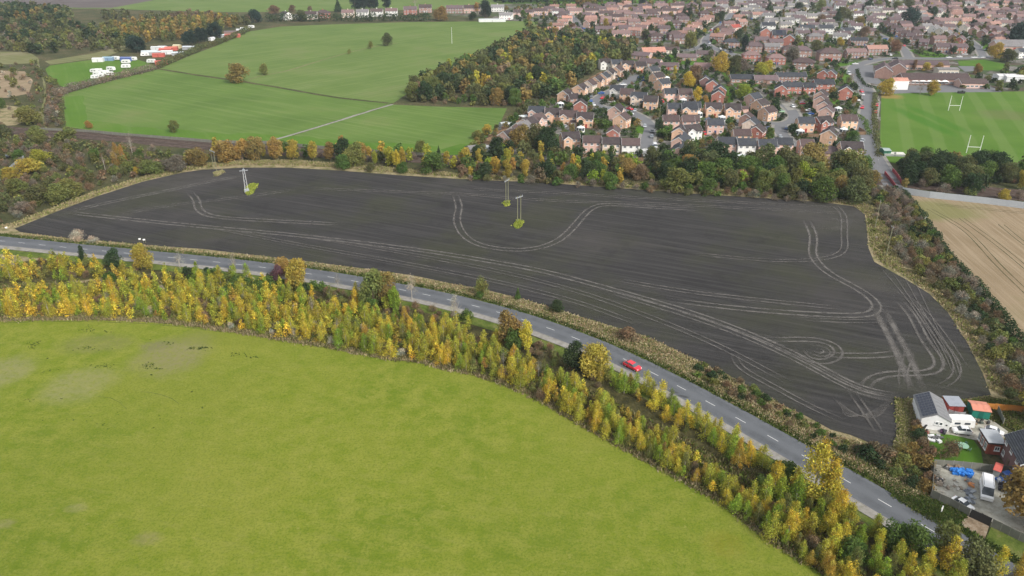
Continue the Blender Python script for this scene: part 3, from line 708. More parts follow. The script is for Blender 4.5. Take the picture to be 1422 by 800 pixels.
KH = dict(round=10, tall=12, birch=7.2, birchb=10.3, shrub=3, twig=3.4, bare=8, fir=11)
KN = dict(round='broadleaf_tree', tall='broadleaf_tree', birch='young_birch', birchb='birch_tree', shrub='shrub', twig='bare_shrub', bare='bare_tree', fir='conifer')
KC = dict(round='tree', tall='tree', birch='birch', birchb='birch', shrub='shrub', twig='shrub', bare='tree', fir='conifer')
TC = dict(dark_green=(.046,.074,.030), green=(.095,.155,.036), olive=(.175,.19,.055), mid_olive=(.125,.135,.052), lime=(.24,.32,.04), yellow_green=(.37,.36,.052), yellow=(.53,.43,.055),
          gold=(.42,.32,.06), orange=(.36,.235,.07), russet=(.23,.14,.08), brown=(.20,.145,.085), grey_brown=(.21,.18,.135), grey=(.24,.22,.175), pale_twig=(.42,.38,.29), bronze=(.27,.20,.065), purple=(.15,.075,.085), blue_green=(.035,.062,.045))
WORD = dict(dark_green='dark green', green='mid green', olive='olive green', mid_olive='dull olive', lime='bright lime green', yellow_green='yellow-green', yellow='bright yellow', gold='golden', orange='orange', russet='russet', brown='brown',
            grey_brown='grey-brown', grey='pale grey', pale_twig='pale straw-coloured', bronze='bronze', purple='dark purple', blue_green='blackish green')
TREES = []      # (kind, x, y, height, width factor, colour key, where or None, full label or None, group)
def tree(kind, p, h, col, label=None, where=None, wf=1.0):
    TREES.append((kind, p.x, p.y, h, wf, col, label, where))
def in_poly(x, y, P):
    c = False; j = len(P) - 1
    for i in range(len(P)):
        if (P[i].y > y) != (P[j].y > y) and x < (P[j].x - P[i].x)*(y - P[i].y)/(P[j].y - P[i].y) + P[i].x: c = not c
        j = i
    return c
def scatter(poly, dist, fn, avoid=None, tries=30, seed=1, maxn=9999):
    """points at least dist apart inside a polygon given in pixels of the photograph"""
    P = [G(*p) for p in poly]; rng = random.Random(seed)
    x0, x1 = min(p.x for p in P), max(p.x for p in P); y0, y1 = min(p.y for p in P), max(p.y for p in P)
    grid = {}; n = 0; cells = (x1-x0)*(y1-y0)/dist**2
    for _ in range(int(cells*tries)):
        x, y = rng.uniform(x0, x1), rng.uniform(y0, y1)
        if not in_poly(x, y, P): continue
        i, j = int(x//dist), int(y//dist)
        if any((x-a)**2 + (y-b)**2 < dist*dist for di in (-1,0,1) for dj in (-1,0,1) for a, b in grid.get((i+di, j+dj), ())): continue
        if avoid and avoid(x, y): continue
        grid.setdefault((i, j), []).append((x, y)); fn(Vector((x, y)), rng); n += 1
        if n >= maxn: break
def pick(rng, mix):
    r = rng.random()*sum(m[-1] for m in mix)
    for m in mix:
        r -= m[-1]
        if r <= 0: return m
    return mix[-1]
def zone(poly, dist, mix, where, seed, avoid=None, patchy=None):
    """mix: (kind, colour, h0, h1, weight)"""
    def f(p, rng):
        if patchy and math.sin(p.x*patchy[0]+seed)*math.cos(p.y*patchy[0]*1.3+seed*2) < patchy[1]: return
        k, c, h0, h1, _ = pick(rng, mix); tree(k, p, rng.uniform(h0, h1), c, None, where, rng.uniform(.85, 1.2)*(1.2 if k == 'birch' else 1))
    scatter(poly, dist, f, avoid, seed=seed)
LM = {}      # zone text -> landmarks by picture column, so that a label points into one stretch of a long belt
def place_words(where, x, y):
    if where not in LM: return where
    t = y*CT + H*ST; px = 711 + FPX*x/t
    for lim, txt in LM[where]:
        if px < lim: return txt
    return LM[where][-1][1]
def flush_trees():
    TREES.sort(key=lambda t: -t[3]/math.hypot(t[1], t[2], H) - (100 if t[6] else 0))
    count = {}; rest = {}; rng = random.Random(5)
    for (k, x, y, h, wf, ck, label, where) in TREES:
        nm = KN[k]; count[nm] = count.get(nm, 0) + 1
        cr, tr, lo = PROTO[k][rng.randrange(len(PROTO[k]))]; s = h/KH[k]; rz = rng.uniform(0, 6.28)
        b = rng.uniform(.84, 1.16); hs_ = rng.uniform(-.10, .10); c = TC[ck]; c = (c[0]*b*(1+hs_), c[1]*b, c[2]*b)
        if count[nm] > 300:
            V, T = lo; fr = max(.3, min(1, (300 if k != 'birch' else 999)/math.hypot(x, y))); m_ = int(len(V)*fr); V, T = V[:m_], T[:m_]; ctr_ = V.mean(1, keepdims=True); V = ctr_ + (V-ctr_)*fr**-.5
            a, b_ = math.cos(rz), math.sin(rz); W = V.copy()
            W[...,0] = (V[...,0]*a - V[...,1]*b_)*s*wf + x; W[...,1] = (V[...,0]*b_ + V[...,1]*a)*s*wf + y; W[...,2] = V[...,2]*s
            rest.setdefault(nm, []).append((W, T*np.array(c))); continue
        o = empty(nm, x, y, 0, rz); o.scale = (s*wf, s*wf, s)
        t = link('trunk', tr, o); cw = link('crown', cr, o); cw.color = (*c, 1)
        word = WORD[ck]
        if label: tag(o, label, KC[k])
        else:
            where = place_words(where, x, y); q_ = h/KH[k]; size = 'tall ' if q_ > 1.02 and k != 'shrub' else 'short ' if q_ < .72 else ''
            what = size + dict(round='round-crowned tree', tall='upright tree', birch='young birch', birchb='ragged birch', shrub='bushy shrub', twig='leafless twiggy shrub', bare='bare tree', fir='pointed conifer')[k]
            tag(o, f"{word} {what} {where}", KC[k], group=f"{word} {what} stand {where}")
    for nm, L in rest.items():
        o = link({'young_birch': 'birch_plantation', 'broadleaf_tree': 'woodland', 'shrub': 'shrubbery', 'bare_shrub': 'scrub'}.get(nm, 'thicket'), leaf_mesh('foliage', L))
        o.color = (1, 1, 1, 1)
        tag(o, {'young_birch': 'massed smaller yellow birches filling the plantation by the meadow', 'broadleaf_tree': 'distant tree crowns running together beyond the town',
                'shrub': 'low bushes merging among gardens and scrubland', 'bare_shrub': 'brown leafless scrub covering the rough ground'}.get(nm, 'tangle of twigs'), {'young_birch': 'plantation'}.get(nm, 'undergrowth'), kind='stuff')
    print('TREES', count, sum(1 for t in TREES if t[0]=='birch'), sum(1 for t in TREES if t[0]=='birch' and 140<t[2]<165))
RA = np.array([(p.x, p.y) for p in ROAD])
def road_dist(x, y):
    a, b = RA[:-1], RA[1:]; d = b - a; q = np.array((x, y)); t = np.clip(((q-a)*d).sum(1)/(d*d).sum(1), 0, 1)[:,None]; return float(np.sqrt((((a+d*t)-q)**2).sum(1).min()))
def tufts(name, poly, n, size, cols, seed, h=.35, label=None, cat='grass', line=None, q=5, clump=.35, upright=True, given=None):
    """loose grass and herbs: small groups of blades, one stuff object"""
    rng = np.random.default_rng(seed); pts = []
    P = [G(*p) for p in (poly or [(0,0),(1,1)])]; x0, x1 = min(p.x for p in P), max(p.x for p in P); y0, y1 = min(p.y for p in P), max(p.y for p in P)
    tries = 0
    if given is not None: pts = given; n = len(pts)
    while len(pts) < n and tries < n*60:
        tries += 1; x, y = rng.uniform(x0, x1), rng.uniform(y0, y1)
        if in_poly(x, y, P) and (line is None or line(x, y)): pts.append((x, y))
    n = len(pts); pts = np.array(pts); k = np.repeat(np.arange(n), q); N = n*q
    c = np.zeros((N, 3)); c[:,:2] = pts[k] + rng.normal(0, clump, (N, 2)); hh = h*rng.uniform(.4, 1.3, N)
    a = rng.uniform(0, 6.28, N); u = np.stack([np.cos(a), np.sin(a), np.zeros(N)], 1)*size*rng.uniform(.5, 1.2, N)[:,None]*.5
    lean = rng.normal(0, .35, (N, 3))*h; lean[:,2] = 0
    top = c + lean + np.stack([np.zeros(N), np.zeros(N), hh], 1); z = np.array([0, 0, .08])
    V = np.stack([c + z - u, c + z + u, top + z + u*.5, top + z - u*.5], 1)
    C = np.array(cols); T = C[rng.integers(0, len(C), n)][k]*np.exp(rng.normal(0, .25, N))[:,None]
    o = link(name, leaf_mesh(name, [(V, T)])); o.color = (1, 1, 1, 1)
    tag(o, label, cat, kind='stuff'); return o
def hedge(pts, wd, h, col, label, crop_='P', dens=5.0, size=.5, name='hedge', seed=3, wob=.25, twig=1.0):
    L = smooth_line([at(crop_, *p) for p in pts], wd*.7); rng = np.random.default_rng(seed); lb = []
    for p in L: lb.append((p.x + rng.normal(0, wd*.12), p.y + rng.normal(0, wd*.12), h*.45*rng.uniform(1-wob, 1+wob), wd*.62, wd*.62, h*.55*rng.uniform(1-wob, 1+wob)))
    V, T = leaves(lb, int(len(lb)*wd*dens*8), size, seed, val=.26, narrow=twig)
    o = link(name, leaf_mesh(name, [(V, T)])); o.color = (*TC[col], 1); tag(o, label, 'hedge'); return o

# ================================================================== houses
def window_mesh(w, h):
    mb = MB(); t = .13
    mb.box(-w/2, w/2, -.05, .03, -h/2, -h/2+t, 0).box(-w/2, w/2, -.05, .03, h/2-t, h/2, 0)
    mb.box(-w/2, -w/2+t, -.05, .03, -h/2+t, h/2-t, 0).box(w/2-t, w/2, -.05, .03, -h/2+t, h/2-t, 0)
    if w > .9: mb.box(-t*.35, t*.35, -.045, .02, -h/2+t, h/2-t, 0)
    mb.box(-w/2-.08, w/2+.08, -.12, .02, -h/2-.09, -h/2-.003, 0)
    mb.add([(-w/2+t,-.012,-h/2+t),(w/2-t,-.012,-h/2+t),(w/2-t,-.012,h/2-t),(-w/2+t,-.012,h/2-t)], [(0,1,2,3)], 1)
    return mb.mesh('window', M['white_paint'], M['glass'])
WIN = {}
def winm(w, h):
    if (w, h) not in WIN: WIN[(w, h)] = window_mesh(w, h)
    return WIN[(w, h)]
def door_mesh():
    mb = MB(); mb.box(-.5,.5,-.05,.02,0,2.05).box(-.38,.38,-.08,-.05,.15,.95).box(-.38,.38,-.08,-.05,1.1,1.9); return mb.mesh('door', M['coloured'])
def garage_door_mesh():
    mb = MB(); mb.box(-1.15,1.15,-.05,.02,0,2.1)
    for k in range(4): mb.box(-1.1,1.1,-.08,-.05,.08+.5*k,.5+.5*k)
    return mb.mesh('garage_door', M['white_paint'])
DOOR, GDOOR = door_mesh(), garage_door_mesh()
def gable_body(mb, w, d, e, r, cx=0, cy=0, turn=False):
    """pentagon prism, ridge along x (or along y when turned)"""
    P = [(-d/2,-.1),(d/2,-.1),(d/2,e),(0,e+r),(-d/2,e)]
    if not turn: rings = [[(cx+x, cy+y, z) for y, z in P] for x in (-w/2, w/2)]
    else: rings = [[(cx-y, cy+x, z) for y, z in P] for x in (-w/2, w/2)]
    mb.loft(rings)
def gable_roof(mb, w, d, e, r, ov=.35, cx=0, cy=0, turn=False, th=.16, bb=None):
    s = r/(d/2); D = d/2 + ov; lo = e - ov*s
    P = [(-D, lo+.02),(0, e+r+.02),(D, lo+.02),(D, lo+.02+th),(0, e+r+.02+th*1.15),(-D, lo+.02+th)]
    X = w/2 + ov*.6
    f = (lambda x, y, z: (cx+x, cy+y, z)) if not turn else (lambda x, y, z: (cx-y, cy+x, z))
    mb.loft([[f(x, y, z) for y, z in P] for x in (-X, X)])
    if bb is not None:        # white boards up the gable edges
        for sx in (-1, 1):
            for sy in (-1, 1):
                x0, x1 = sx*(X+.002), sx*(X+.05)
                A = [(sy*D, lo-.14), (sy*.003, e+r-.16), (sy*.003, e+r+.16), (sy*D, lo+.18)]
                bb.loft([[f(x, y, z) for y, z in A] for x in (x0, x1)])
def hip_roof(mb, w, d, e, r, ov=.4):
    X, Y = w/2+ov, d/2+ov; k = max(.3, X - Y)
    mb.add([(-X,-Y,e-.1),(X,-Y,e-.1),(X,Y,e-.1),(-X,Y,e-.1),(-k,0,e+r),(k,0,e+r),(-X,-Y,e-.25),(X,-Y,e-.25),(X,Y,e-.25),(-X,Y,e-.25)],
           [(0,1,5,4),(1,2,5),(2,3,4,5),(3,0,4),(6,7,1,0),(7,8,2,1),(8,9,3,2),(9,6,0,3),(9,8,7,6)])
HP = {}
def house_proto(key, w, d, e, r, xs=(), floors=2, fg=None, chim=(), hip=False, gw=True, doors=(0,), wall='brick', garage=None, bbs=True, ww=1.35, solar=False, small=False):
    parts = []; wl, rf, bb = MB(), MB(), MB()
    if hip:
        wl.box(-w/2, w/2, -d/2, d/2, -.1, e); hip_roof(rf, w, d, e+.1, r)
    else:
        gable_body(wl, w, d, e, r); gable_roof(rf, w, d, e, r, bb=bb if bbs else None)
    if fg:
        for (x, w2, pr) in fg:      # front gable: ridge across the house
            gable_body(wl, d*.5+pr, w2, e-.03, w2*.36, x, -d*.25-pr/2, True); gable_roof(rf, d*.5+pr+.2, w2, e-.02, w2*.36, .25, x, -d*.25-pr/2, True, bb=bb if bbs else None)
    if garage:
        x, gd = garage; wl.box(x-1.5, x+1.5, -d/2-gd, -d/2+.05, -.1, 2.3); rf.hexa([(x-1.7,-d/2-gd-.3,2.3),(x+1.7,-d/2-gd-.3,2.3),(x+1.7,-d/2+.02,3.1),(x-1.7,-d/2+.02,3.1),(x-1.7,-d/2-gd-.3,2.42),(x+1.7,-d/2-gd-.3,2.42),(x+1.7,-d/2+.02,3.25),(x-1.7,-d/2+.02,3.25)])
        parts.append(('garage_door', GDOOR, None, (x, -d/2-gd-.02, 0), 0))
    parts.append(('wall', wl.mesh('wall', M[wall], fix=True), 'wall', (0,0,0), 0))
    parts.append(('roof', rf.mesh('roof', M['roof_tile'], fix=True), 'roof', (0,0,0), 0))
    if bb.f: parts.append(('bargeboard', bb.mesh('bargeboard', M['white_paint'], fix=True), None, (0,0,0), 0))
    for x in chim:
        c = MB(); c.box(x-.4, x+.4, -.3, .3, e+r*.7, e+r+.9); c.tube((x-.18,0,e+r+.9), (x-.18,0,e+r+1.2), .1); c.tube((x+.18,0,e+r+.9), (x+.18,0,e+r+1.2), .1)
        parts.append(('chimney', c.mesh('chimney', M['brick']), 'wall', (0,0,0), 0))
    def off(x):
        for (fx, w2, pr) in (fg or ()):
            if abs(x - fx) < w2/2: return pr
        return 0
    for fl in range(floors):
        z = 1.45 + 2.55*fl
        for x in xs:
            if fl == 0 and any(abs(x-q) < 1.1 for q in doors): continue
            if fl == 0 and garage and abs(x-garage[0]) < 1.6: continue
            parts.append(('window', winm(ww, 1.15), None, (x, -d/2-off(x)-.02, z), 0))
            if not small: parts.append(('window', winm(ww, 1.15), None, (x, d/2+.02, z), 180))
        if gw and not hip and not small:
            for sx in (-1, 1): parts.append(('window', winm(1.0, 1.1), None, (sx*(w/2+.02), -d*.18, z), 90*sx))
    for x in doors: parts.append(('door', DOOR, 'door', (x, -d/2-off(x)-.02, 0), 0))
    if solar:
        sp = MB(); s = r/(d/2); n = Vector((0, -s, 1)).normalized()
        for i in range(4):
            for j in range(2):
                x0 = -2.2 + 1.1*i; y0 = -d/2+.6+1.5*j
                q = [(x0, y0), (x0+1.0, y0), (x0+1.0, y0+1.4), (x0, y0+1.4)]
                sp.hexa([(x, y, e + (y + d/2)*s + .24) for x, y in q] + [(x, y, e + (y + d/2)*s + .30) for x, y in q])
        parts.append(('solar_panels', sp.mesh('solar_panels', M['solar_cell']), None, (0,0,0), 0))
    HP[key] = dict(w=w, d=d, parts=parts)
house_proto('det', 8.0, 7.2, 4.9, 2.5, (-2.6, 0.3, 2.6), doors=(.3,), garage=None)
house_proto('detg', 8.6, 7.2, 4.9, 2.5, (-2.4, 1.2, 3.2), fg=[(-2.2, 3.9, 1.0)], doors=(.8,), garage=None)
house_proto('detgar', 9.2, 7.2, 4.9, 2.5, (-3, -.4, 2.8), fg=[(-2.6, 3.6, .8)], doors=(-.2,), garage=(2.9, 1.6))
house_proto('box', 8.2, 6.6, 4.9, 2.3, (-2.8, 0, 2.8), doors=(0,), chim=())
house_proto('small', 6.2, 6.4, 4.8, 2.1, (-1.8, 1.8), doors=(0,))
house_proto('semi', 12.5, 7.4, 5.0, 2.4, (-5.0, -2.2, 2.2, 5.0), doors=(-.9, .9), chim=(0,))
house_proto('hip', 13.5, 8.2, 5.0, 2.7, (-5.2, -2.2, 2.2, 5.2), hip=True, doors=(-.9, .9), chim=(0,))
house_proto('ter', 24, 7.6, 5.0, 2.6, (-10.5, -7.5, -4.5, -1.5, 1.5, 4.5, 7.5, 10.5), doors=(-9, -3, 3, 9), chim=(-6, 6))
house_proto('terr', 17, 7.6, 5.0, 2.6, (-7, -4.2, -1.4, 1.4, 4.2, 7), doors=(-5.6, 0, 5.6), chim=(-3, 3))
house_proto('wter', 14, 7.6, 5.0, 2.3, (-5.6, -2.8, 0, 2.8, 5.6), doors=(-4.2, 4.2), chim=(0,), wall='render_wall')
house_proto('wsemi', 12, 7.4, 5.0, 2.4, (-4.6, -1.9, 1.9, 4.6), doors=(-.7, .7), chim=(0,), wall='render_wall')
house_proto('bung', 15, 7.6, 2.7, 2.2, (-6, -3, 3, 6), floors=1, doors=(0,), ww=1.7)
house_proto('hipbung', 11, 8, 2.7, 2.2, (-4, 2.5, 4.2), floors=1, doors=(0,), hip=True, ww=1.6)
house_proto('gar', 3.4, 5.6, 2.3, .9, (), floors=0, doors=(), gw=False, bbs=False)
house_proto('solar', 9.5, 7.6, 5.0, 2.8, (-3, 0, 3), doors=(0,), solar=True)
WALLC = dict(buff=(.72,.47,.33), paleb=(.78,.64,.53), pink=(.64,.43,.36), red=(.42,.18,.14), brown=(.34,.215,.18), cream=(.70,.64,.55), white=(.78,.77,.74), grey=(.42,.41,.40), plum=(.19,.115,.11))
WALLW = dict(buff='buff brick', paleb='pale buff brick', pink='pinkish brick', red='red brick', brown='brown brick', cream='cream rendered', white='white rendered', grey='grey', plum='plum brick')
ROOFC = dict(dark=(.060,.048,.049), slate=(.050,.054,.064), brn=(.095,.066,.064), plumr=(.135,.098,.102), terra=(.33,.19,.155), salmon=(.48,.24,.18), greyr=(.20,.19,.19), red=(.40,.09,.07), pinkr=(.215,.14,.132))
ROOFW = dict(dark='dark brown', slate='slate grey', brn='brown tiled', plumr='purplish tiled', terra='terracotta', salmon='salmon-orange', greyr='grey', red='bright red', pinkr='pinkish brown')
TYPEW = dict(det='detached house', detg='front-gabled house', detgar='house with garage', box='square-built house', small='narrow house', semi='semi-detached pair', hip='hip-roofed pair', ter='long terrace', terr='terrace', wter='terrace', wsemi='semi-detached pair', bung='bungalow', hipbung='hip-roofed bungalow', gar='small garage', solar='solar-panelled house')
TYPEN = dict(det='detached_house', detg='detached_house', detgar='detached_house', box='detached_house', small='detached_house', semi='semi_detached_house', hip='semi_detached_house', ter='terraced_house', terr='terraced_house', wter='terraced_house', wsemi='semi_detached_house', bung='bungalow', hipbung='bungalow', gar='garage', solar='detached_house')
ORD = ['first', 'second', 'third', 'fourth', 'fifth', 'sixth', 'seventh', 'eighth', 'ninth', 'tenth', 'eleventh', 'twelfth']
HOUSES = []     # (x, y, radius, ref)
DOORC = [(.6,.6,.6), (.35,.04,.03), (.05,.08,.2), (.1,.2,.1), (.7,.7,.68), (.15,.1,.07)]
def house(kind, p, rot, wall, roof, label, group=None, sc=1.0):
    H_ = HP[kind]; root = empty(TYPEN[kind], p.x, p.y, 0, R(rot)); root.scale = (sc, sc, sc)
    tag(root, label, 'garage' if kind == 'gar' else ('bungalow' if 'bung' in kind else 'house'), group)
    v = random.uniform(.88, 1.12); wc = tuple(c*v for c in WALLC[wall]); v = random.uniform(.82, 1.18); rc = tuple(c*v for c in ROOFC[roof]); dc = random.choice(DOORC)
    roof_o = None
    for (nm, me, ck, loc, rz) in H_['parts']:
        o = link(nm, me, root); o.location = loc
        if nm in ('bargeboard', 'solar_panels'): o['kind'] = 'stuff'
        if rz: o.rotation_euler = (0, 0, R(rz))
        if ck: o.color = (*(wc if ck == 'wall' else rc if ck == 'roof' else dc), 1)
        if nm == 'roof': roof_o = o
        elif nm in ('chimney', 'bargeboard', 'solar_panels'): o.parent = roof_o
    HOUSES.append((p.x, p.y, max(H_['w'], H_['d'])*.5*sc)); return root
def row(c, x0, y0, x1, y1, n, kinds, rot, wall, roof, where, order='from left', sc=1.0, jit=.6, fence=None, z=3.2):
    """a row of houses: ends given as the picture position of each end house's middle"""
    a, b = at(c, x0, y0, z), at(c, x1, y1, z)
    ang = math.degrees(math.atan2((b-a).y, (b-a).x)) if n > 1 else 0
    rr = ang if rot == 'along' else ang + 90 if rot == 'across' else rot
    while rr > 90: rr -= 180
    while rr <= -90: rr += 180
    kinds = kinds.split(); wall = wall.split(); roof = roof.split()
    for i in range(n):
        p = a + (b-a)*(i/max(1, n-1)) + Vector((random.uniform(-jit, jit), random.uniform(-jit, jit)))*(1 if n > 1 else 0)
        k, wa, ro = kinds[i % len(kinds)], wall[i % len(wall)], roof[i % len(roof)]
        o_ = f", {ORD[i]} {order}" if n > 1 else ''
        lab = f"{WALLW[wa]} {TYPEW[k]}, {ROOFW[ro]} roof{o_} {where}"
        if len(lab.split()) > 16: lab = f"{WALLW[wa].split()[0]} {TYPEW[k]}{o_} {where}"
        house(k, p, rr, wa, ro, lab, sc=sc)
        if fence: garden(p, rr, HP[k]['w'], HP[k]['d'], f"{(ORD[i]+' ') if n > 1 else ''}house{(' '+order) if n > 1 else ''} {where}", fence)
FENCEM = {}
def garden(p, rot, w, d, ref, side=1):
    """panel fence round the back garden"""
    L = random.uniform(7.5, 10); W = w/2 + 1.0; key = (round(W), round(L))
    if key not in FENCEM:
        ps = [(-key[0], d/2), (-key[0], d/2 + key[1]), (key[0], d/2 + key[1]), (key[0], d/2)]; pm = MB(); po = MB()
        for a, b in zip(ps, ps[1:]):
            a, b = Vector(a), Vector(b); n = max(1, round((b-a).length/1.9))
            for k in range(n):
                q0, q1 = a + (b-a)*(k/n), a + (b-a)*((k+1)/n); dv = (q1-q0).normalized(); nv = Vector((-dv.y, dv.x))*.03
                q0 += dv*.06; q1 -= dv*.06
                pm.hexa([(q0.x-nv.x, q0.y-nv.y, .05), (q1.x-nv.x, q1.y-nv.y, .05), (q1.x+nv.x, q1.y+nv.y, .05), (q0.x+nv.x, q0.y+nv.y, .05),
                         (q0.x-nv.x, q0.y-nv.y, 1.7), (q1.x-nv.x, q1.y-nv.y, 1.7), (q1.x+nv.x, q1.y+nv.y, 1.7), (q0.x+nv.x, q0.y+nv.y, 1.7)])
                c = a + (b-a)*(k/n); po.box(c.x-.05, c.x+.05, c.y-.05, c.y+.05, 0, 1.8)
        FENCEM[key] = (pm.mesh('fence_panels', M['fence_wood']), po.mesh('fence_posts', M['fence_wood']))
    r = empty('garden_fence', p.x, p.y, 0, R(rot + (0 if side > 0 else 180)))
    a, b = FENCEM[key]; link('fence_panels', a, r)['kind'] = 'stuff'; link('fence_posts', b, r)['kind'] = 'stuff'
    tag(r, f"low brown panel fence behind the {ref}" if len(ref.split()) < 11 else f"brown fence behind {ref}", 'fence')

# --- the near estate (crop A), cul-de-sac rows
row('A', 742, 205, 962, 88, 6, 'detg det detg det detgar det', 62, 'buff paleb buff buff paleb', 'dark brn dark slate', 'in the row edging the oak wood', fence=1)
row('A', 885, 42, 1105, 62, 4, 'detg det detgar det', 8, 'white paleb buff buff', 'dark slate dark', 'at the cul-de-sac head', fence=1)
row('A', 1180, 92, 1238, 172, 3, 'det det det', 35, 'paleb buff buff', 'slate dark', 'east of the cul-de-sac turning circle', 'from the top', fence=None)
row('A', 645, 240, 645, 240, 1, 'detg', 65, 'buff', 'dark', 'tucked behind the red gable beside the cul-de-sac', fence=None)
row('A', 690, 262, 690, 262, 1, 'small', 20, 'brown', 'dark', 'just above the red gable by the cul-de-sac')
row('A', 738, 305, 738, 305, 1, 'det', 82, 'red', 'dark', 'gable-on beside the cul-de-sac bend')
row('A', 470, 348, 770, 388, 4, 'detg detg detgar detg', -8, 'pink buff buff buff', 'slate dark brn dark', 'in the row facing the driveway court', fence=1)
row('A', 462, 395, 292, 500, 5, 'detg det detg det det', 52, 'pink buff buff paleb pink', 'brn dark greyr', 'stepping down beside the wheat field', 'from the top', fence=1)
row('A', 965, 215, 1170, 280, 4, 'detg det detgar det', -15, 'white buff paleb buff', 'slate brn slate dark', 'on the island inside the crescent', fence=None)
row('A', 960, 338, 1000, 392, 2, 'detg det', 62, 'pink buff', 'dark brn', 'above the big red gable by the lane', 'from the top')
row('A', 942, 462, 942, 462, 1, 'semi', 78, 'red', 'brn', 'gable-on beside the lane, tall white windows', sc=.8)
row('A', 672, 512, 672, 512, 1, 'detg', 12, 'buff', 'dark', 'behind the big oaks of the belt', fence=None)
row('A', 812, 535, 1048, 552, 3, 'box box box', -3, 'pink paleb white', 'brn dark brn', 'in the three-house row above the tree belt', fence=-1)
row('A', 1290, 232, 1385, 236, 2, 'box det', 0, 'pink pink', 'slate brn', 'beside the yellow tree south of the bungalows', fence=1)
row('A', 1320, 325, 1400, 330, 2, 'box detg', -2, 'pink buff', 'slate slate', 'facing the lane across the hedge', fence=None)
row('A', 1286, 402, 1402, 404, 2, 'box small', -2, 'pink pink', 'brn brn', 'where the lane meets the crescent', fence=-1)
row('A', 1350, 470, 1350, 585, 2, 'detg semi', 70, 'buff pink', 'dark slate', 'on the lane corner above the belt', 'from the top', sc=.95)
# crop B
row('B', 95, 318, 335, 332, 3, 'detg detg detg', -3, 'buff buff buff', 'slate dark dark', 'in the gabled row below the yellow tree', fence=1)
row('B', 90, 400, 230, 425, 2, 'box box', -3, 'pink pink', 'brn slate', 'in the garden middle, conservatory behind', fence=None)
row('B', 85, 465, 85, 465, 1, 'detg', 20, 'white', 'dark', 'with bay windows beside the garden fence')
row('B', 25, 520, 25, 520, 1, 'semi', 65, 'pink', 'slate', 'standing lowest beside the lane end', sc=.9)
row('B', 475, 262, 558, 345, 3, 'det det box', 38, 'pink buff buff', 'slate dark brn', 'beside the brick parking court', 'from the top')
row('B', 415, 300, 415, 300, 1, 'gar', 10, 'pink', 'brn', 'behind the parking court houses')
row('B', 430, 385, 490, 465, 3, 'small det det', 60, 'brown paleb red', 'brn slate dark', 'above the parked cars', 'from the top')
row('B', 395, 492, 395, 492, 1, 'box', -2, 'buff', 'brn', 'broad side to the tree belt', fence=None)
row('B', 300, 545, 545, 556, 3, 'box box box', -2, 'pink white pink', 'slate slate slate', 'hidden low behind the belt oaks', fence=-1)
row('B', 650, 545, 790, 550, 2, 'box small', -2, 'pink pink', 'slate brn', 'screened by the bronze oak')
row('B', 788, 415, 788, 415, 1, 'box', -2, 'buff', 'slate', 'with round conservatory by the estate road', fence=-1)
row('B', 895, 412, 895, 412, 1, 'detg', 20, 'red', 'dark', 'behind the round conservatories')
row('B', 938, 488, 938, 488, 1, 'det', 62, 'buff', 'dark', 'plain buff gable above the belt')
row('B', 1052, 400, 1052, 400, 1, 'box', -2, 'buff', 'brn', 'on the main road corner', fence=-1)
row('B', 965, 425, 975, 425, 1, 'gar', 85, 'grey', 'dark', 'between two buff houses near the main road')
row('B', 885, 245, 918, 345, 4, 'det det det det', 60, 'pink pink pink pink', 'dark brn dark plumr', 'stepping down towards the round conservatories', 'from the top')
row('B', 640, 205, 640, 205, 1, 'det', 75, 'red', 'slate', 'left gable of the slate-roofed close')
row('B', 700, 190, 808, 192, 2, 'semi box', 0, 'red red', 'slate slate', 'in the slate-roofed close', sc=.95)
row('B', 900, 175, 930, 178, 1, 'semi', 0, 'red', 'slate', 'joined to the right gable of the close')
row('B', 1038, 222, 1038, 222, 1, 'det', 70, 'red', 'slate', 'right gable of the slate-roofed close', sc=1.1)
row('B', 700, 122, 760, 122, 1, 'ter', 0, 'brown', 'slate', 'long slate roof north of the close', sc=.85)
row('B', 905, 112, 945, 112, 2, 'det det', 62, 'red red', 'slate slate', 'twin gables above the close')
row('B', 400, 122, 545, 128, 2, 'bung bung', -2, 'brown brown', 'slate plumr', 'on the green east of the yellow tree', sc=1.05)
row('B', 178, 150, 272, 240, 4, 'det det det det', 78, 'plum red red red', 'slate slate slate slate', 'left of the big round lime tree', 'from the top', jit=2.2)
row('B', 1065, 585, 1065, 585, 1, 'detg', -5, 'buff', 'dark', 'beside the main road above the bridge', sc=1.1)
row('B', 945, 570, 945, 570, 1, 'hipbung', -5, 'pink', 'plumr', 'dark hipped roof left of the bridge house')
# crop C, the older streets
row('C', 8, 90, 112, 74, 2, 'wter terr', 4, 'white pink', 'greyr brn', 'by the field corner at the town edge')
row('C', 200, 66, 480, 64, 4, 'terr wter terr terr', 3, 'pink white pink pink', 'brn plumr pinkr brn', 'along the upper street behind the wood')
row('C', 560, 80, 985, 62, 6, 'terr terr hip terr terr hip', 3, 'pink brown pink pink', 'brn pinkr plumr brn', 'second terrace line of the north streets')
row('C', 590, 48, 1120, 30, 7, 'terr hip terr terr terr hip terr', 2, 'pink pink brown pink', 'pinkr brn plumr', 'front terrace of the north streets')
row('C', 272, 168, 345, 104, 4, 'semi semi semi semi', 'across', 'pink pink pink pink', 'salmon terra terra salmon', 'above the wood in the stepped pink row', 'from the bottom', sc=.9)
row('C', 212, 182, 212, 182, 1, 'bung', 0, 'grey', 'greyr', 'grey low building at the wood edge')
row('C', 468, 132, 468, 132, 1, 'semi', 50, 'pink', 'terra', 'alone beside the orange garden tree')
row('C', 395, 172, 545, 168, 2, 'hip terr', -3, 'brown plum', 'plumr plumr', 'just above the wood canopy')
row('C', 628, 150, 668, 118, 2, 'semi semi', 'across', 'pink pink', 'terra terra', 'paired gables near the orange tree', 'from the bottom')
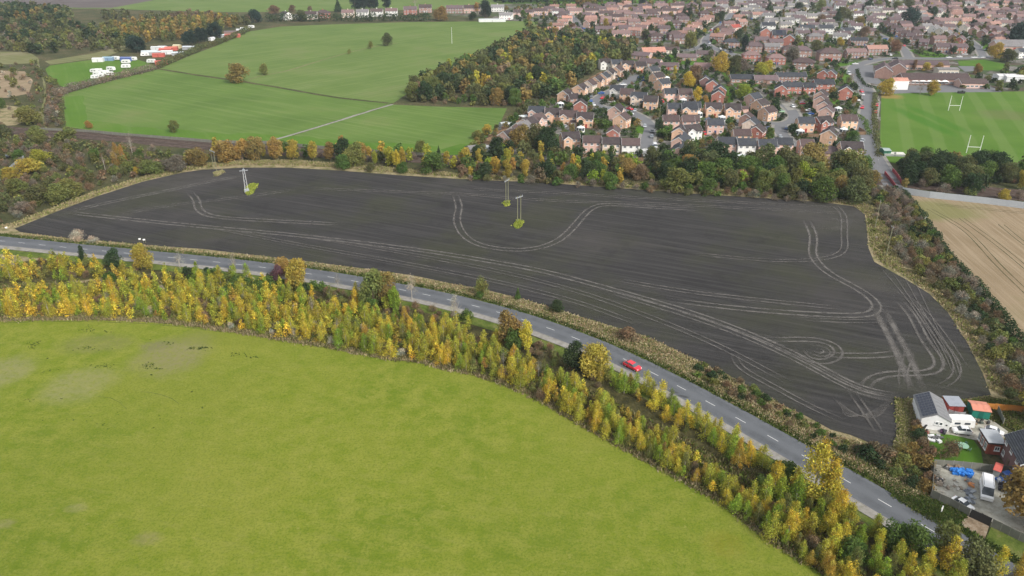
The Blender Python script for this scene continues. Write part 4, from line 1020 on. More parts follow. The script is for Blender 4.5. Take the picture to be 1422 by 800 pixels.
row('C', 640, 192, 640, 192, 1, 'terr', -2, 'pink', 'pinkr', 'broad terrace beside the wood top')
row('C', 718, 175, 840, 120, 5, 'semi semi semi semi semi', 'across', 'brown pink pink pink', 'terra pinkr terra terra', 'in the pale stepped row')
row('C', 985, 188, 1125, 102, 7, 'semi semi semi semi semi semi semi', 'across', 'pink pink paleb', 'terra pinkr terra', 'in the stepped row behind the weeping tree', 'from the bottom', sc=.9)
row('C', 815, 282, 815, 282, 1, 'bung', 12, 'pink', 'salmon', 'long salmon roof beside the small lawn', sc=1.3)
row('C', 912, 268, 1002, 308, 2, 'bung bung', -5, 'cream brown', 'brn plumr', 'on the oval green')
row('C', 1105, 290, 1105, 290, 1, 'bung', -8, 'brown', 'plumr', 'behind the gold weeping tree')
row('C', 745, 300, 800, 338, 2, 'bung bung', -30, 'pink pink', 'plumr plumr', 'sweeping round the cul-de-sac top', sc=1.1)
row('C', 900, 356, 900, 356, 1, 'bung', -5, 'brown', 'plumr', 'below the oval green, first of two')
row('C', 1100, 358, 1100, 358, 1, 'bung', -5, 'pink', 'pinkr', 'below the oval green, by the gold tree')
row('C', 1172, 210, 1230, 182, 2, 'semi semi', 'across', 'brown brown', 'terra pinkr', 'beside the bright red roof', 'from the bottom')
row('C', 1262, 158, 1262, 158, 1, 'semi', 35, 'pink', 'red', 'with the vivid red roof')
row('C', 1300, 128, 1300, 128, 1, 'semi', 35, 'brown', 'terra', 'above the vivid red roof')
row('C', 1245, 240, 1245, 240, 1, 'hip', -5, 'brown', 'slate', 'dark hipped roof next to the cypress')
row('C', 1368, 262, 1368, 262, 1, 'hip', -10, 'brown', 'plumr', 'right of the tall cypress')
row('C', 1190, 48, 1400, 68, 4, 'wsemi semi wter semi', 0, 'cream paleb cream', 'greyr plumr greyr', 'beyond the twin firs, street corner')
row('C', 1190, 15, 1400, 18, 3, 'wter wter terr', 0, 'cream cream pink', 'plumr greyr', 'on the skyline above the twin firs')
row('C', 480, 98, 880, 100, 4, 'hip terr terr hip', 0, 'brown pink brown', 'plumr brn', 'third terrace line above the wood')
# crop X / D, middle distance
row('X', 1020, 560, 1260, 590, 2, 'hip hip', -3, 'red red', 'pinkr pinkr', 'facing the yellow-green trees', sc=1.0)
row('X', 1050, 455, 1400, 500, 3, 'hip semi hip', -6, 'brown brown brown', 'brn greyr brn', 'behind the hip-roofed red pair')
row('X', 1180, 270, 1180, 270, 1, 'semi', 0, 'white', 'slate', 'white walls, blue-grey roof at the bend', sc=1.1)
row('X', 1155, 340, 1155, 340, 1, 'det', 78, 'red', 'slate', 'red gable left of the solar panels', sc=1.3)
row('X', 1280, 375, 1280, 375, 1, 'solar', -3, 'red', 'slate', 'panels across its roof', sc=1.3)
row('X', 1390, 410, 1390, 410, 1, 'det', 70, 'red', 'slate', 'red gable right of the solar panels', sc=1.3)
row('X', 970, 150, 1190, 165, 3, 'wsemi wsemi wter', 0, 'cream cream white', 'plumr terra greyr', 'left of the pale street junction')
row('X', 1040, 85, 1400, 105, 4, 'wsemi wsemi wsemi wsemi', 0, 'cream white cream', 'greyr brn greyr', 'in the white terraces, second line')
row('X', 730, 75, 930, 60, 2, 'wter wter', 0, 'cream cream', 'greyr plumr', 'just right of the twin firs')
row('X', 1000, 30, 1380, 30, 4, 'wsemi wsemi wter wsemi', 0, 'cream white', 'greyr plumr', 'in the white terraces, top line')
row('X', 1210, 215, 1370, 210, 2, 'wter wter', 0, 'cream white', 'greyr greyr', 'in the white terraces, third line')
row('Y', 85, 150, 330, 190, 3, 'wsemi wsemi wsemi', -2, 'white cream white', 'greyr greyr brn', 'left of the bushy fir clump')
row('Y', 110, 80, 180, 95, 1, 'wsemi', 0, 'white', 'greyr', 'beside the dark firs at the top')
row('Y', 145, 225, 345, 230, 2, 'wter wter', 0, 'cream cream', 'plumr plumr', 'above the slate-roofed red pair')
row('Y', 140, 300, 140, 300, 1, 'semi', -4, 'red', 'slate', 'red end wall, slate roof', sc=1.15)
row('Y', 325, 300, 325, 300, 1, 'wsemi', -4, 'white', 'slate', 'double white gables', sc=1.15)
row('Y', 225, 375, 225, 375, 1, 'hip', -4, 'brown', 'greyr', 'behind the golden garden tree')
row('Y', 470, 370, 470, 370, 1, 'wsemi', -18, 'white', 'greyr', 'white gable right of the golden tree')
row('Y', 90, 520, 90, 520, 1, 'hip', -5, 'brown', 'plumr', 'left of the big hipped pair', sc=1.1)
row('Y', 360, 555, 360, 555, 1, 'hip', -4, 'brown', 'brn', 'big hipped pair above the road bend', sc=1.25)
row('Y', 620, 530, 620, 530, 1, 'terr', 4, 'brown', 'pinkr', 'terracotta terrace at the bend, left block', sc=.95)
row('Y', 825, 500, 825, 500, 1, 'terr', 4, 'brown', 'terra', 'terracotta terrace at the bend, right block', sc=1.0)
row('Y', 110, 640, 110, 640, 1, 'hip', -20, 'brown', 'brn', 'above the slate twin gables', sc=1.1)
row('Y', 545, 290, 640, 300, 1, 'bung', 20, 'grey', 'slate', 'dark hall below the orange tree')
row('Y', 650, 410, 760, 410, 1, 'terr', -4, 'brown', 'slate', 'dark-roofed terrace behind the bend', sc=.9)
row('Y', 780, 110, 1090, 112, 3, 'wter wter wter', 0, 'white cream white', 'plumr plumr', 'white fronts under the top tree line')
row('Y', 850, 165, 1060, 170, 2, 'wter wter', -4, 'cream cream', 'plumr plumr', 'white fronts left of the spreading dark tree')
row('Y', 800, 220, 850, 215, 1, 'wter', -25, 'cream', 'plumr', 'turned corner block by the orange tree')
row('Y', 620, 90, 620, 90, 1, 'wter', -20, 'white', 'plumr', 'by the bushy clump, upper right')
row('Y', 380, 145, 380, 145, 1, 'semi', -15, 'brown', 'plumr', 'at the upper road curve')
row('Y', 930, 255, 1290, 440, 8, 'small small small small small small small small', -30, 'brown plum brown', 'brn plumr', 'of the stepped brick terrace by the green', sc=1.15)
# crop V, far right
row('V', 190, 110, 560, 100, 3, 'terr terr hip', -4, 'pink brown pink', 'pinkr plumr', 'far right of the big dark tree, upper line')
row('V', 400, 60, 560, 55, 2, 'hip semi', -10, 'brown pink', 'pinkr', 'far upper right beside the green')
row('V', 760, 20, 1010, 30, 2, 'ter terr', -3, 'brown cream', 'plumr pinkr', 'tall pale block on the top edge', sc=1.05)
row('V', 720, 95, 990, 190, 4, 'semi semi semi semi', 'across', 'brown pink paleb pink', 'pinkr terra pinkr', 'of the far-right diagonal row')
row('V', 1060, 110, 1230, 150, 3, 'hip hip semi', -20, 'brown pink', 'pinkr plumr', 'on the right edge, upper')
row('V', 1040, 245, 1110, 250, 1, 'terr', -12, 'cream', 'pinkr', 'cream fronts by the dark right trees')
row('V', 560, 160, 690, 180, 2, 'semi semi', -8, 'pink pink', 'terra pinkr', 'above the cream corner block')
row('V', 300, 215, 420, 225, 2, 'terr terr', -5, 'brown pink', 'plumr pinkr', 'behind the rusty shed yards')
row('V', 520, 225, 830, 235, 3, 'terr semi terr', -3, 'paleb paleb cream', 'pinkr terra', 'with white porches facing the gardens')
row('V', 655, 285, 930, 370, 4, 'semi semi semi semi', 50, 'cream brown brown red', 'pinkr pinkr plumr', 'of the stepped row behind the pitch lawn')
row('V', 470, 350, 610, 410, 3, 'semi semi semi', 50, 'brown brown red', 'greyr plumr plumr', 'of the dark stepped row mid right', sc=.95)
row('V', 450, 490, 590, 495, 2, 'terr semi', -3, 'brown red', 'plumr', 'facing the road with white windows')
row('V', 345, 300, 420, 320, 2, 'wsemi wsemi', 40, 'white cream', 'greyr', 'white rears among the yards')
row('V', 1110, 480, 1180, 480, 1, 'bung', -3, 'pink', 'greyr', 'long grey roof at the right edge', sc=1.9)
row('V', 1225, 540, 1225, 540, 1, 'wsemi', 15, 'white', 'slate', 'white house at the right edge')
row('V', 890, 60, 890, 60, 1, 'hip', -12, 'brown', 'plumr', 'dark roof above the diagonal row')
row('V', 350, 140, 420, 145, 1, 'wsemi', -4, 'cream', 'plumr', 'between the two big dark crowns')
# far row on the road beyond the wheat field (crop T)
row('T', 168, 82, 168, 82, 1, 'wsemi', -50, 'white', 'dark', 'white gable at the far left of the field-top row', sc=1.15)
row('T', 225, 76, 225, 76, 1, 'hipbung', 0, 'cream', 'greyr', 'beside the white gable in the field-top row')
row('T', 290, 80, 352, 74, 2, 'wsemi hip', 3, 'cream red', 'brn brn', 'left end of the field-top row', sc=1.15)
row('T', 472, 72, 690, 64, 4, 'wsemi wsemi wsemi wsemi', 3, 'paleb white white white', 'pinkr greyr brn', 'in the white run of the field-top row', sc=1.15)
row('T', 782, 58, 856, 48, 2, 'semi semi', 4, 'red brown', 'plumr brn', 'left of the bronze tree, field-top row', sc=1.25)
row('T', 1000, 52, 1085, 50, 2, 'terr terr', 2, 'brown pink', 'plumr brn', 'brick terrace right of the bronze tree', sc=1.2)
row('T', 1212, 44, 1212, 44, 1, 'wter', 2, 'white', 'greyr', 'white terrace above the long shed', sc=1.15)
row('T', 1262, 80, 1262, 80, 1, 'wsemi', -10, 'white', 'greyr', 'white house beside the long shed', sc=1.0)
row('T', 1340, 66, 1340, 66, 1, 'ter', 2, 'pink', 'brn', 'terrace at the top corner of the wheat field', sc=1.0)
# little house by the field corner (crop A, left)
row('A', 68, 552, 68, 552, 1, 'gar', 25, 'grey', 'greyr', 'grey shed-like outbuilding by the railway', sc=1.2)

# older town: pairs and short terraces packed between the named streets
def free(x, y, r_):
    for hx, hy, hr in HOUSES:
        if (hx-x)**2 + (hy-y)**2 < (r_ + hr*.95)**2: return False
    for L, hw in ROADL.values():
        for q in L:
            if (q.x-x)**2 + (q.y-y)**2 < (hw + 5.5)**2: return False
    return True
for _k, _b in (('fsemi','semi'), ('fhip','hip'), ('fwsemi','wsemi')):
    TYPEW[_k] = TYPEW[_b]; TYPEN[_k] = TYPEN[_b]
house_proto('fsemi', 12.5, 7.4, 5.0, 2.4, (-5.0, -2.2, 2.2, 5.0), doors=(0,), chim=(0,), bbs=False, small=True, ww=1.7)
house_proto('fhip', 13.5, 8.2, 5.0, 2.7, (-5.2, -2.2, 2.2, 5.2), hip=True, doors=(0,), chim=(0,), small=True, ww=1.7)
house_proto('fwsemi', 12, 7.4, 5.0, 2.4, (-4.6, -1.9, 1.9, 4.6), doors=(0,), chim=(0,), wall='render_wall', bbs=False, small=True, ww=1.7)
_PL = [(860,'above the oak wood'),(960,'among the north streets'),(1060,'by the twin firs'),(1160,'near the solar-panelled house'),(1260,'near the great dark tree'),(1340,'behind the school road'),(2000,'at the far right')]
def fill(poly, top, seed, ang, kinds):
    P = [G(*p) for p in poly]; rg = random.Random(seed); x0, x1 = min(p.x for p in P), max(p.x for p in P); y0, y1 = min(p.y for p in P), max(p.y for p in P); n = 0
    def inside(x, y):
        c = False; j = len(P)-1
        for i in range(len(P)):
            if (P[i].y > y) != (P[j].y > y) and x < (P[j].x-P[i].x)*(y-P[i].y)/(P[j].y-P[i].y)+P[i].x: c = not c
            j = i
        return c
    for _ in range(2600):
        x, y = rg.uniform(x0, x1), rg.uniform(y0, y1)
        if not inside(x, y): continue
        k, wa, ro = rg.choice(kinds)
        if n >= top or not free(x, y, HP[k]['w']*.5 + 2.5 + (y - 500)*.006): continue
        t = y*CT + H*ST; px = 711 + FPX*x/t; wh = next(w_ for l_, w_ in _PL if px < l_)
        lab = f"{WALLW[wa]} {TYPEW[k]} with {ROOFW[ro]} roof packed in {wh}"
        house(k, Vector((x, y)), ang + rg.uniform(-6, 6), wa, ro, lab, group=f"{WALLW[wa]} {TYPEW[k]}s, {ROOFW[ro]} roofs, {wh}", sc=rg.uniform(.9, 1.05)); n += 1
    print('FILL', n)
_K = [('fsemi','brown','pinkr'),('fsemi','brown','plumr'),('fhip','plum','brn'),('fwsemi','cream','greyr'),('fsemi','pink','terra'),('fwsemi','white','plumr')]
fill([(745,14),(900,8),(1000,5),(1040,40),(1000,62),(960,62),(880,56),(800,40)], 50, 5, 5, _K[:3] + [_K[4]])
fill([(1000,2),(1150,0),(1250,0),(1250,30),(1200,52),(1130,58),(1070,78),(1030,70),(1045,30)], 70, 6, 0, [_K[3], _K[5], _K[1]])
fill([(1240,0),(1430,0),(1430,62),(1385,66),(1340,60),(1300,66),(1250,44)], 80, 7, 8, _K[:3] + [_K[3], _K[4]])

# ================================================================== vehicles
def car_meshes(L=4.2, W=1.75, Hh=1.45, kind='hatch'):
    h = W/2
    if kind == 'van': prof = [(-L/2,.35),(-L/2,1.0),(-L/2+.55,1.15),(L/2,1.15),(L/2,.35)]; gh = [(-L/2+.55,1.15),(-L/2+1.35,Hh-.1),(-L/2+1.8,Hh),(L/2-.05,Hh),(L/2,1.15)]
    elif kind == 'saloon': prof = [(-L/2,.35),(-L/2+.04,.66),(-L/2+.25,.82),(-L/2+1.2,.93),(L/2-.75,.98),(L/2-.1,.92),(L/2,.6),(L/2,.35)]; gh = [(-L/2+1.15,.92),(-L/2+1.9,Hh-.06),(-L/2+2.3,Hh),(L/2-1.4,Hh-.02),(L/2-.6,.97)]
    else: prof = [(-L/2,.32),(-L/2+.02,.6),(-L/2+.2,.78),(-L/2+1.0,.93),(L/2-.15,1.0),(L/2-.02,.75),(L/2,.32)]; gh = [(-L/2+.95,.92),(-L/2+1.7,Hh-.08),(-L/2+2.1,Hh),(L/2-.95,Hh-.02),(L/2-.2,.99)]
    b = MB()
    b.loft([[(x*(.985 if abs(y) > h*.9 else 1), y, .32 + (z-.32)*(.93 if abs(y) > h*.9 else 1)) for x, z in prof] for y in (-h, -h*.86, h*.86, h)])
    for sx in (-L/2+.75, L/2-.8):          # wheel arches
        for sy in (-1, 1): b.box(sx-.42, sx+.42, sy*h-.03, sy*h+.03, .5, .74)
    gt = W*.41
    # roof and pillars in body colour, glass as its own mesh
    r = MB(); roofx = [p for p in gh if p[1] > Hh-.12]
    x0, x1 = roofx[0][0], roofx[-1][0]
    r.hexa([(x0-.05,-gt,Hh-.09),(x1+.08,-gt,Hh-.09),(x1+.08,gt,Hh-.09),(x0-.05,gt,Hh-.09),(x0+.2,-gt+.1,Hh+.01),(x1-.02,-gt+.1,Hh+.01),(x1-.02,gt-.1,Hh+.01),(x0+.2,gt-.1,Hh+.01)])
    if kind == 'van':
        r.loft([[(x, y, z) for x, z in [(-L/2+1.5,1.12),(-L/2+1.5,Hh-.03),(L/2-.05,Hh-.03),(L/2,1.12)]] for y in (-h*.93, h*.93)])
    for sy in (-1, 1):
        xm = (x0+x1)/2+.15
        r.hexa([(xm-.06,sy*h*.93-.03,.9),(xm+.06,sy*h*.93-.03,.9),(xm+.06,sy*h*.93+.03,.9),(xm-.06,sy*h*.93+.03,.9),(xm-.05,sy*gt-.03,Hh-.05),(xm+.05,sy*gt-.03,Hh-.05),(xm+.05,sy*gt+.03,Hh-.05),(xm-.05,sy*gt+.03,Hh-.05)])
    g = MB(); g.loft([[(x, y*(h*.92 if z < 1.16 else gt), z-.01) for x, z in gh] for y in (-1, 1)])
    wh = MB(); wh.tube((0,-.11,0), (0,.11,0), .32, n=12); hub = MB(); hub.tube((0,-.125,0), (0,.125,0), .18, n=8)
    hl = MB(); hl.box(-L/2-.02,-L/2+.1,-h*.86,-h*.55,.58,.72).box(-L/2-.02,-L/2+.1,h*.55,h*.86,.58,.72)
    tl_ = MB(); tl_.box(L/2-.08,L/2+.02,-h*.88,-h*.66,.68,.88).box(L/2-.08,L/2+.02,h*.66,h*.88,.68,.88)
    return dict(body=b.mesh('body', M['car_paint'], fix=True), cabin_roof=r.mesh('cabin_roof', M['car_paint'], fix=True), windows=g.mesh('windows', M['glass'], fix=True),
                wheel=wh.mesh('tyre', M['rubber']), hub=hub.mesh('rim', M['grey_metal']), headlights=hl.mesh('headlights', M['post_white']), tail=tl_.mesh('tail_lights', M['coloured']), L=L, W=W)
CM = {'hatch': car_meshes(), 'saloon': car_meshes(4.5, 1.8, 1.42, 'saloon'), 'van': car_meshes(5.0, 1.95, 2.15, 'van'), 'bigvan': car_meshes(5.8, 2.05, 2.5, 'van')}
CARC = dict(red=(.72,.02,.035), white=(.80,.80,.80), silver=(.45,.47,.49), grey=(.16,.17,.18), black=(.02,.02,.022), blue=(.04,.13,.42), darkblue=(.02,.04,.11), darkred=(.25,.02,.03), green=(.35,.55,.35), beige=(.45,.40,.32))
def car(kind, p, rot, col, label, z=0.12, full=True):
    m = CM[kind]; r = empty('van' if 'van' in kind else 'car', p.x, p.y, z, R(rot)); c = (*CARC[col], 1)
    tag(r, label, 'van' if 'van' in kind else 'car')
    for k in ('body', 'cabin_roof', 'windows'): o = link(k, m[k], r); o.color = c
    if full:
        o = link('headlights', m['headlights'], r); o = link('tail_lights', m['tail'], r); o.color = (.5,.02,.02,1)
    for sx in (-m['L']/2+.75, m['L']/2-.8):
        for sy in (-1, 1):
            o = link('wheel', m['wheel'], r); o.location = (sx, sy*(m['W']/2-.12), .32)
            if full: link('rim', m['hub'], o)
    return r
def road_dir(L, p):
    best = min(range(len(L)-1), key=lambda i: (L[i]-p).length); d = L[best+1]-L[best]; return math.degrees(math.atan2(d.y, d.x))
def rotpx(c, x0, y0, x1, y1):
    a, b_ = at(c, x0, y0, .5), at(c, x1, y1, .5); return math.degrees(math.atan2(b_.y-a.y, b_.x-a.x)), (b_-a).length, (a+b_)/2
def car_px(kind, c, x0, y0, x1, y1, col, label, hs=1.0):
    """front end at the first point, rear end at the second"""
    r_, L_, m_ = rotpx(c, x0, y0, x1, y1); k = L_/CM[kind]['L']; print(label, round(L_, 2)); k = max(.85, min(1.3, k)); car(kind, m_, r_, col, label, .1).scale = (k, min(k, 1.1), hs)
rp = G(878, 508.5, .6); rd = road_dir(ROAD, rp)
car('hatch', rp, rd + 180, 'red', 'bright red hatchback driving along the main road between hedge and birches', 0.125).scale = (1.06, 1.04, 1.02)
CARS = [('A',745,440,75,'white','white car in the driveway court below the gabled row'),('A',928,270,20,'white','large pale car on the crescent island'),('A',640,425,60,'silver','silver car parked at the driveway court entrance'),
 ('A',865,218,15,'blue','blue car at the top of the crescent bend'),('A',828,325,0,'black','black car by the crescent inner kerb'),('A',805,240,80,'grey','grey car outside the first crescent house'),
 ('A',1000,165,10,'white','white car in the turning-circle bay'),('A',1110,120,10,'blue','light blue car on the turning circle, nearer of two'),('A',1120,140,8,'darkblue','dark blue car on the turning circle, rear of two'),
 ('A',1180,455,80,'black','black car on the lane beside the hedge, upper'),('A',1178,485,80,'grey','dark grey car on the lane beside the hedge, lower'),('A',1140,205,20,'silver','silver car behind the island houses'),
 ('A',1075,325,70,'silver','silver car at the crescent mouth'),('A',980,175,0,'grey','grey car below the turning-circle bay'),('A',540,395,70,'darkblue','dark car under the front-gabled pair'),
 ('B',638,488,80,'silver','silver car on the short lane above the belt'),('B',640,332,5,'green','pale green car beside the brick court'),('B',770,282,0,'darkred','dark red car with its cover by the court hedge'),
 ('B',815,325,0,'white','white car in the court row, first'),('B',820,345,0,'blue','blue car in the court row, second'),('B',815,362,0,'silver','silver car in the court row, third'),
 ('B',560,435,10,'darkblue','dark blue car among the row beside the red gable'),('B',565,455,10,'grey','grey car among the row beside the red gable'),('B',560,472,10,'black','black car among the row beside the red gable'),
 ('B',1140,208,85,'red','small red car on the estate road beside the school'),('B',1145,513,60,'silver','silver car heading down the main estate road'),('B',1100,38,10,'white','pale car at the school bend'),
 ('B',805,518,5,'blue','blue car beside the buff gable drive'),('B',330,378,80,'grey','grey car between the buff gabled pair'),('B',497,228,70,'darkblue','dark blue car by the green corner'),
 ('D',345,360,0,'white','white car by the slate twin gables'),('D',665,212,-30,'blue','bright blue car on the north junction'),('D',640,200,-30,'grey','grey car following the blue one at the junction'),
 ('D',1013,313,0,'white','white car on the school road, first in line'),('D',1070,310,0,'white','white car on the school road, second in line'),('D',1150,313,0,'white','white car on the school road, third in line'),('D',1180,313,0,'silver','silver car on the school road, last in line'),
 ('D',1213,270,50,'silver','silver car at the side street mouth'),('D',1100,295,-20,'white','white car on the corner house drive'),('D',560,145,-20,'white','white car at the upper junction'),
 ('C',845,302,10,'white','white car on the oval green loop'),('C',880,298,10,'silver','silver car beside the bungalow loop'),('C',1130,238,60,'white','white car on the north street, middle'),('C',1105,245,60,'grey','grey car on the north street, lower'),
 ('C',1180,158,40,'white','white car on the wide north street'),('C',1100,258,60,'darkblue','dark car by the weeping tree'),('C',430,155,-50,'blue','blue car on the street above the wood'),('C',400,95,-50,'grey','grey car at the upper wood street'),
 ('C',670,300,15,'white','white car in the small green yard by the wood'),('C',1240,262,70,'silver','silver car near the tall cypress'),('L',20,135,20,'black','dark car parked at the left edge yard'),
 ('Y',725,265,-10,'white','white car under the orange street tree'),('X',700,285,30,'white','white car by the bright red roof'),('X',735,235,30,'silver','silver car above the bright red roof')]
for c, x, y, rot, col, lab in CARS: car('saloon' if len(lab) % 2 else 'hatch', at(c, x, y, .7), rot, col, lab, full=False)
car('van', at('D', 466, 400, 1), 88, 'white', 'white van coming round the estate road bend', full=True)
car('van', at('A', 1198, 545, 1), 85, 'white', 'white van parked at the lane end by the belt', full=False)
# the yard's vehicles
car_px('bigvan', 'F', 868, 500, 855, 330, 'white', 'white long-wheelbase van parked in the fenced yard', 1.0)
car_px('saloon', 'F', 725, 590, 560, 490, 'white', 'white car tight behind the roadside yard fence')
car_px('hatch', 'E', 568, 522, 708, 538, 'white', 'white people carrier in front of the caravan', 1.12)
car_px('hatch', 'E', 1020, 560, 850, 510, 'white', 'white car behind the flat-roofed brick extension', 1.05)
car('hatch', at('F', 1040, 285, .6), 20, 'blue', 'blue car by the red-panelled shed', .1)

def caravan_mesh(L, W, Hh, nm='shell'):
    mb = MB(); k = .35
    P = [(-L/2,.55),(-L/2-.05,1.1),(-L/2+k,Hh-.1),(-L/2+1.1,Hh),(L/2-1,Hh),(L/2-k*.6,Hh-.12),(L/2,1.2),(L/2-.05,.55)]
    mb.loft([[(x*(1 if abs(y) < W*.45 else .985), y, z-(0 if abs(y) < W*.45 else .07)) for x, z in P] for y in (-W/2, -W*.42, W*.42, W/2)])
    w = MB(); w.box(-L*.3,-L*.08,-W/2-.02,-W/2+.02,1.25,1.75).box(L*.08,L*.3,-W/2-.02,-W/2+.02,1.25,1.75).box(-L*.3,-L*.08,W/2-.02,W/2+.02,1.25,1.75).box(-L/2-.0,-L/2+.2,-W*.35,W*.35,1.25,1.75)
    u = MB(); u.tube((.1,-W/2+.05,.3), (.1,-W/2+.25,.3), .3, n=10).tube((.1,W/2-.25,.3), (.1,W/2-.05,.3), .3, n=10)
    u.hexa([(-L/2,-.3,.45),(-L/2-1.1,-.05,.45),(-L/2-1.1,.05,.45),(-L/2,.3,.45),(-L/2,-.3,.55),(-L/2-1.1,-.05,.55),(-L/2-1.1,.05,.55),(-L/2,.3,.55)])
    return mb.mesh(nm, M['coloured'], fix=True), w.mesh('windows', M['glass']), u.mesh('undercarriage', M['rubber'])
CVM = caravan_mesh(5.6, 2.2, 2.55)
def caravan(p, rot, label, sc=1.0, col=(.78,.78,.76), z=.08):
    r = empty('caravan', p.x, p.y, z, R(rot)); r.scale = (sc,)*3; tag(r, label, 'caravan')
    o = link('shell', CVM[0], r); o.color = (*col, 1); link('windows', CVM[1], r); link('undercarriage', CVM[2], r)
caravan(at('E', 620, 440, 1.2), -4, 'white touring caravan between the white barn and sheds', .95)
WH = ['white caravan at the upper left of the paddock cluster', 'white caravan second in the paddock cluster top row', 'white caravan in the middle of the paddock cluster', 'white caravan right of the paddock cluster middle', 'white caravan at the paddock cluster right end',
      'white caravan lowest in the paddock cluster', 'white caravan in the cluster lower row, middle', 'white caravan in the cluster lower row, right']
for (x, y), l in zip(((465,352),(485,350),(500,360),(520,358),(540,366),(470,382),(495,375),(480,366)), WH): caravan(at('U', x, y, 1), random.uniform(-12, 12), l)
for x, y, l in ((548,343,'lone white caravan between paddock cluster and hedge'),(622,330,'white caravan near the paddock bushes'),(622,308,'white caravan above the near-bushes one'),(655,294,'white caravan on the lane by the paddock top'),
                (747,305,'white caravan beside the red-roofed hut'),(572,291,'dark-trimmed white caravan on the paddock top edge'),(715,272,'white caravan among the tall conifer yards'),(1240,135,'white caravan by the far hedge end')):
    caravan(at('U', x, y, 1), random.uniform(-25, 25), l, 1.15)
def shed(p, w, d, h, rot, wall, roof, label, pitched=True, name='shed', cat='shed', corr=True, rise=.5):
    r = empty(name, p.x, p.y, .05, R(rot)); tag(r, label, cat); b = MB(); q = MB()
    if pitched: gable_body(b, w, d, h, rise); gable_roof(q, w, d, h, rise, .2, th=.06)
    else:
        b.box(-w/2, w/2, -d/2, d/2, 0, h); q.hexa([(-w/2-.2,-d/2-.2,h),(w/2+.2,-d/2-.2,h),(w/2+.2,d/2+.2,h+.25),(-w/2-.2,d/2+.2,h+.25),(-w/2-.2,-d/2-.2,h+.08),(w/2+.2,-d/2-.2,h+.08),(w/2+.2,d/2+.2,h+.33),(-w/2-.2,d/2+.2,h+.33)])
    if corr and pitched:        # raised ribs of the sheet roof
        n = int(w/.9)
        for i in range(n+1):
            x = -w/2 + w*i/n; s = rise/(d/2)
            for sy in (-1, 1): q.hexa([(x-.05, sy*.02, h+rise+.07), (x+.05, sy*.02, h+rise+.07), (x+.05, sy*(d/2+.18), h-.03), (x-.05, sy*(d/2+.18), h-.03), (x-.05, sy*.02, h+rise+.14), (x+.05, sy*.02, h+rise+.14), (x+.05, sy*(d/2+.18), h+.04), (x-.05, sy*(d/2+.18), h+.04)])
    o = link('wall', b.mesh('wall', M['coloured'], fix=True), r); o.color = (*wall, 1)
    o = link('roof', q.mesh('roof', M['coloured'], fix=True), r); o.color = (*roof, 1)
    dm = MB(); dm.box(-.45,.45,-d/2-.05,-d/2+.02,0,1.95); o = link('door', dm.mesh('door', M['coloured']), r); o.color = (*(c*.7 for c in wall), 1)
    return r
W_, RD, GY = (.75,.76,.76), (.55,.13,.10), (.36,.37,.38)
for x, y, w, d, rot, wall, roof, l in (
    (485,295,8,5,10,W_,W_,'small white hut at the left end of the travellers yards'),(535,290,8,4,5,(.2,.3,.45),(.3,.45,.55),'blue-grey hut along the yards'),(625,291,9,4,-5,(.1,.15,.4),(.15,.2,.42),'dark blue cabin along the yards'),
    (797,308,9,6,20,RD,RD,'red-roofed hut at the hedge corner'),(738,258,12,6,15,W_,(.62,.68,.70),'long pale glasshouse beside the tall conifers'),(765,262,10,5,15,GY,(.6,.65,.68),'pale shed next to the long glasshouse'),
    (775,238,9,5,0,W_,(.7,.72,.72),'white shed at the back of the yards'),(802,236,7,5,0,W_,W_,'second white shed at the back of the yards'),(783,271,9,5,10,RD,(.5,.14,.11),'dull red shed in the yards centre'),
    (818,246,10,6,10,RD,(.62,.16,.12),'bright red roof, left of two in the yards'),(846,239,10,6,10,RD,(.62,.18,.12),'bright red roof, right of two in the yards'),(824,258,9,4,8,W_,(.72,.74,.73),'white lean-to before the red roofs'),
    (878,265,9,5,12,GY,(.68,.74,.78),'pale blue-white shed near the field hedge'),(874,229,6,5,0,(.6,.5,.3),(.72,.65,.45),'cream hut behind the round bush'),(933,236,10,5,0,GY,(.6,.64,.68),'grey-white shed right of the round bush'),
    (1145,160,14,9,10,(.30,.2,.17),(.19,.14,.14),'brown-roofed barn at the far hedge end'),(1148,176,14,6,12,RD,(.55,.15,.12),'red roof before the brown-roofed barn'),(1190,150,9,5,15,W_,W_,'white shed right of the brown-roofed barn'),
    (1207,143,8,5,15,W_,W_,'second white shed right of the brown-roofed barn'),(1097,178,7,4,60,GY,(.62,.70,.72),'narrow pale shed left of the red roof'),(1045,192,5,4,60,W_,W_,'tiny white hut in the far hedge gap')):
    shed(at('U', x, y, 1.5), w, d, 2.5, rot, wall, roof, l)
shed(at('T', 1185, 100, 1.5), 30, 9, 2.6, 4, W_, (.68,.70,.71), 'long low white shed at the top edge of the wheat field')
shed(at('S', 288, 110, 1.5), 3.2, 5, 2.4, 0, (.04,.16,.10), (.35,.42,.40), 'green hut beside the playing field corner')
shed(at('A', 68, 575, 1.3), 5, 4, 2.2, 25, W_, GY, 'white summerhouse below the grey outbuilding')
shed(at('A', 268, 415, 1.0), 5, 3, 2.0, 30, GY, (.45,.48,.48), 'pale garden shed left of the stepping row')
shed(at('A', 300, 418, 1.0), 4, 3, 2.0, 30, GY, (.55,.58,.58), 'paler garden shed next to the stepping row')
shed(at('A', 380, 375, 1.0), 5, 4, 2.2, 20, GY, (.66,.70,.70), 'white-topped shed above the stepping row')
shed(at('A', 170, 565, 1.0), 2.4, 3, 2.2, 20, W_, W_, 'slim white shed beside the dark round oak')
shed(at('A', 1150, 590, 1.0), 4, 5, 2.2, 85, GY, (.62,.62,.60), 'pale-roofed shed at the lane foot')
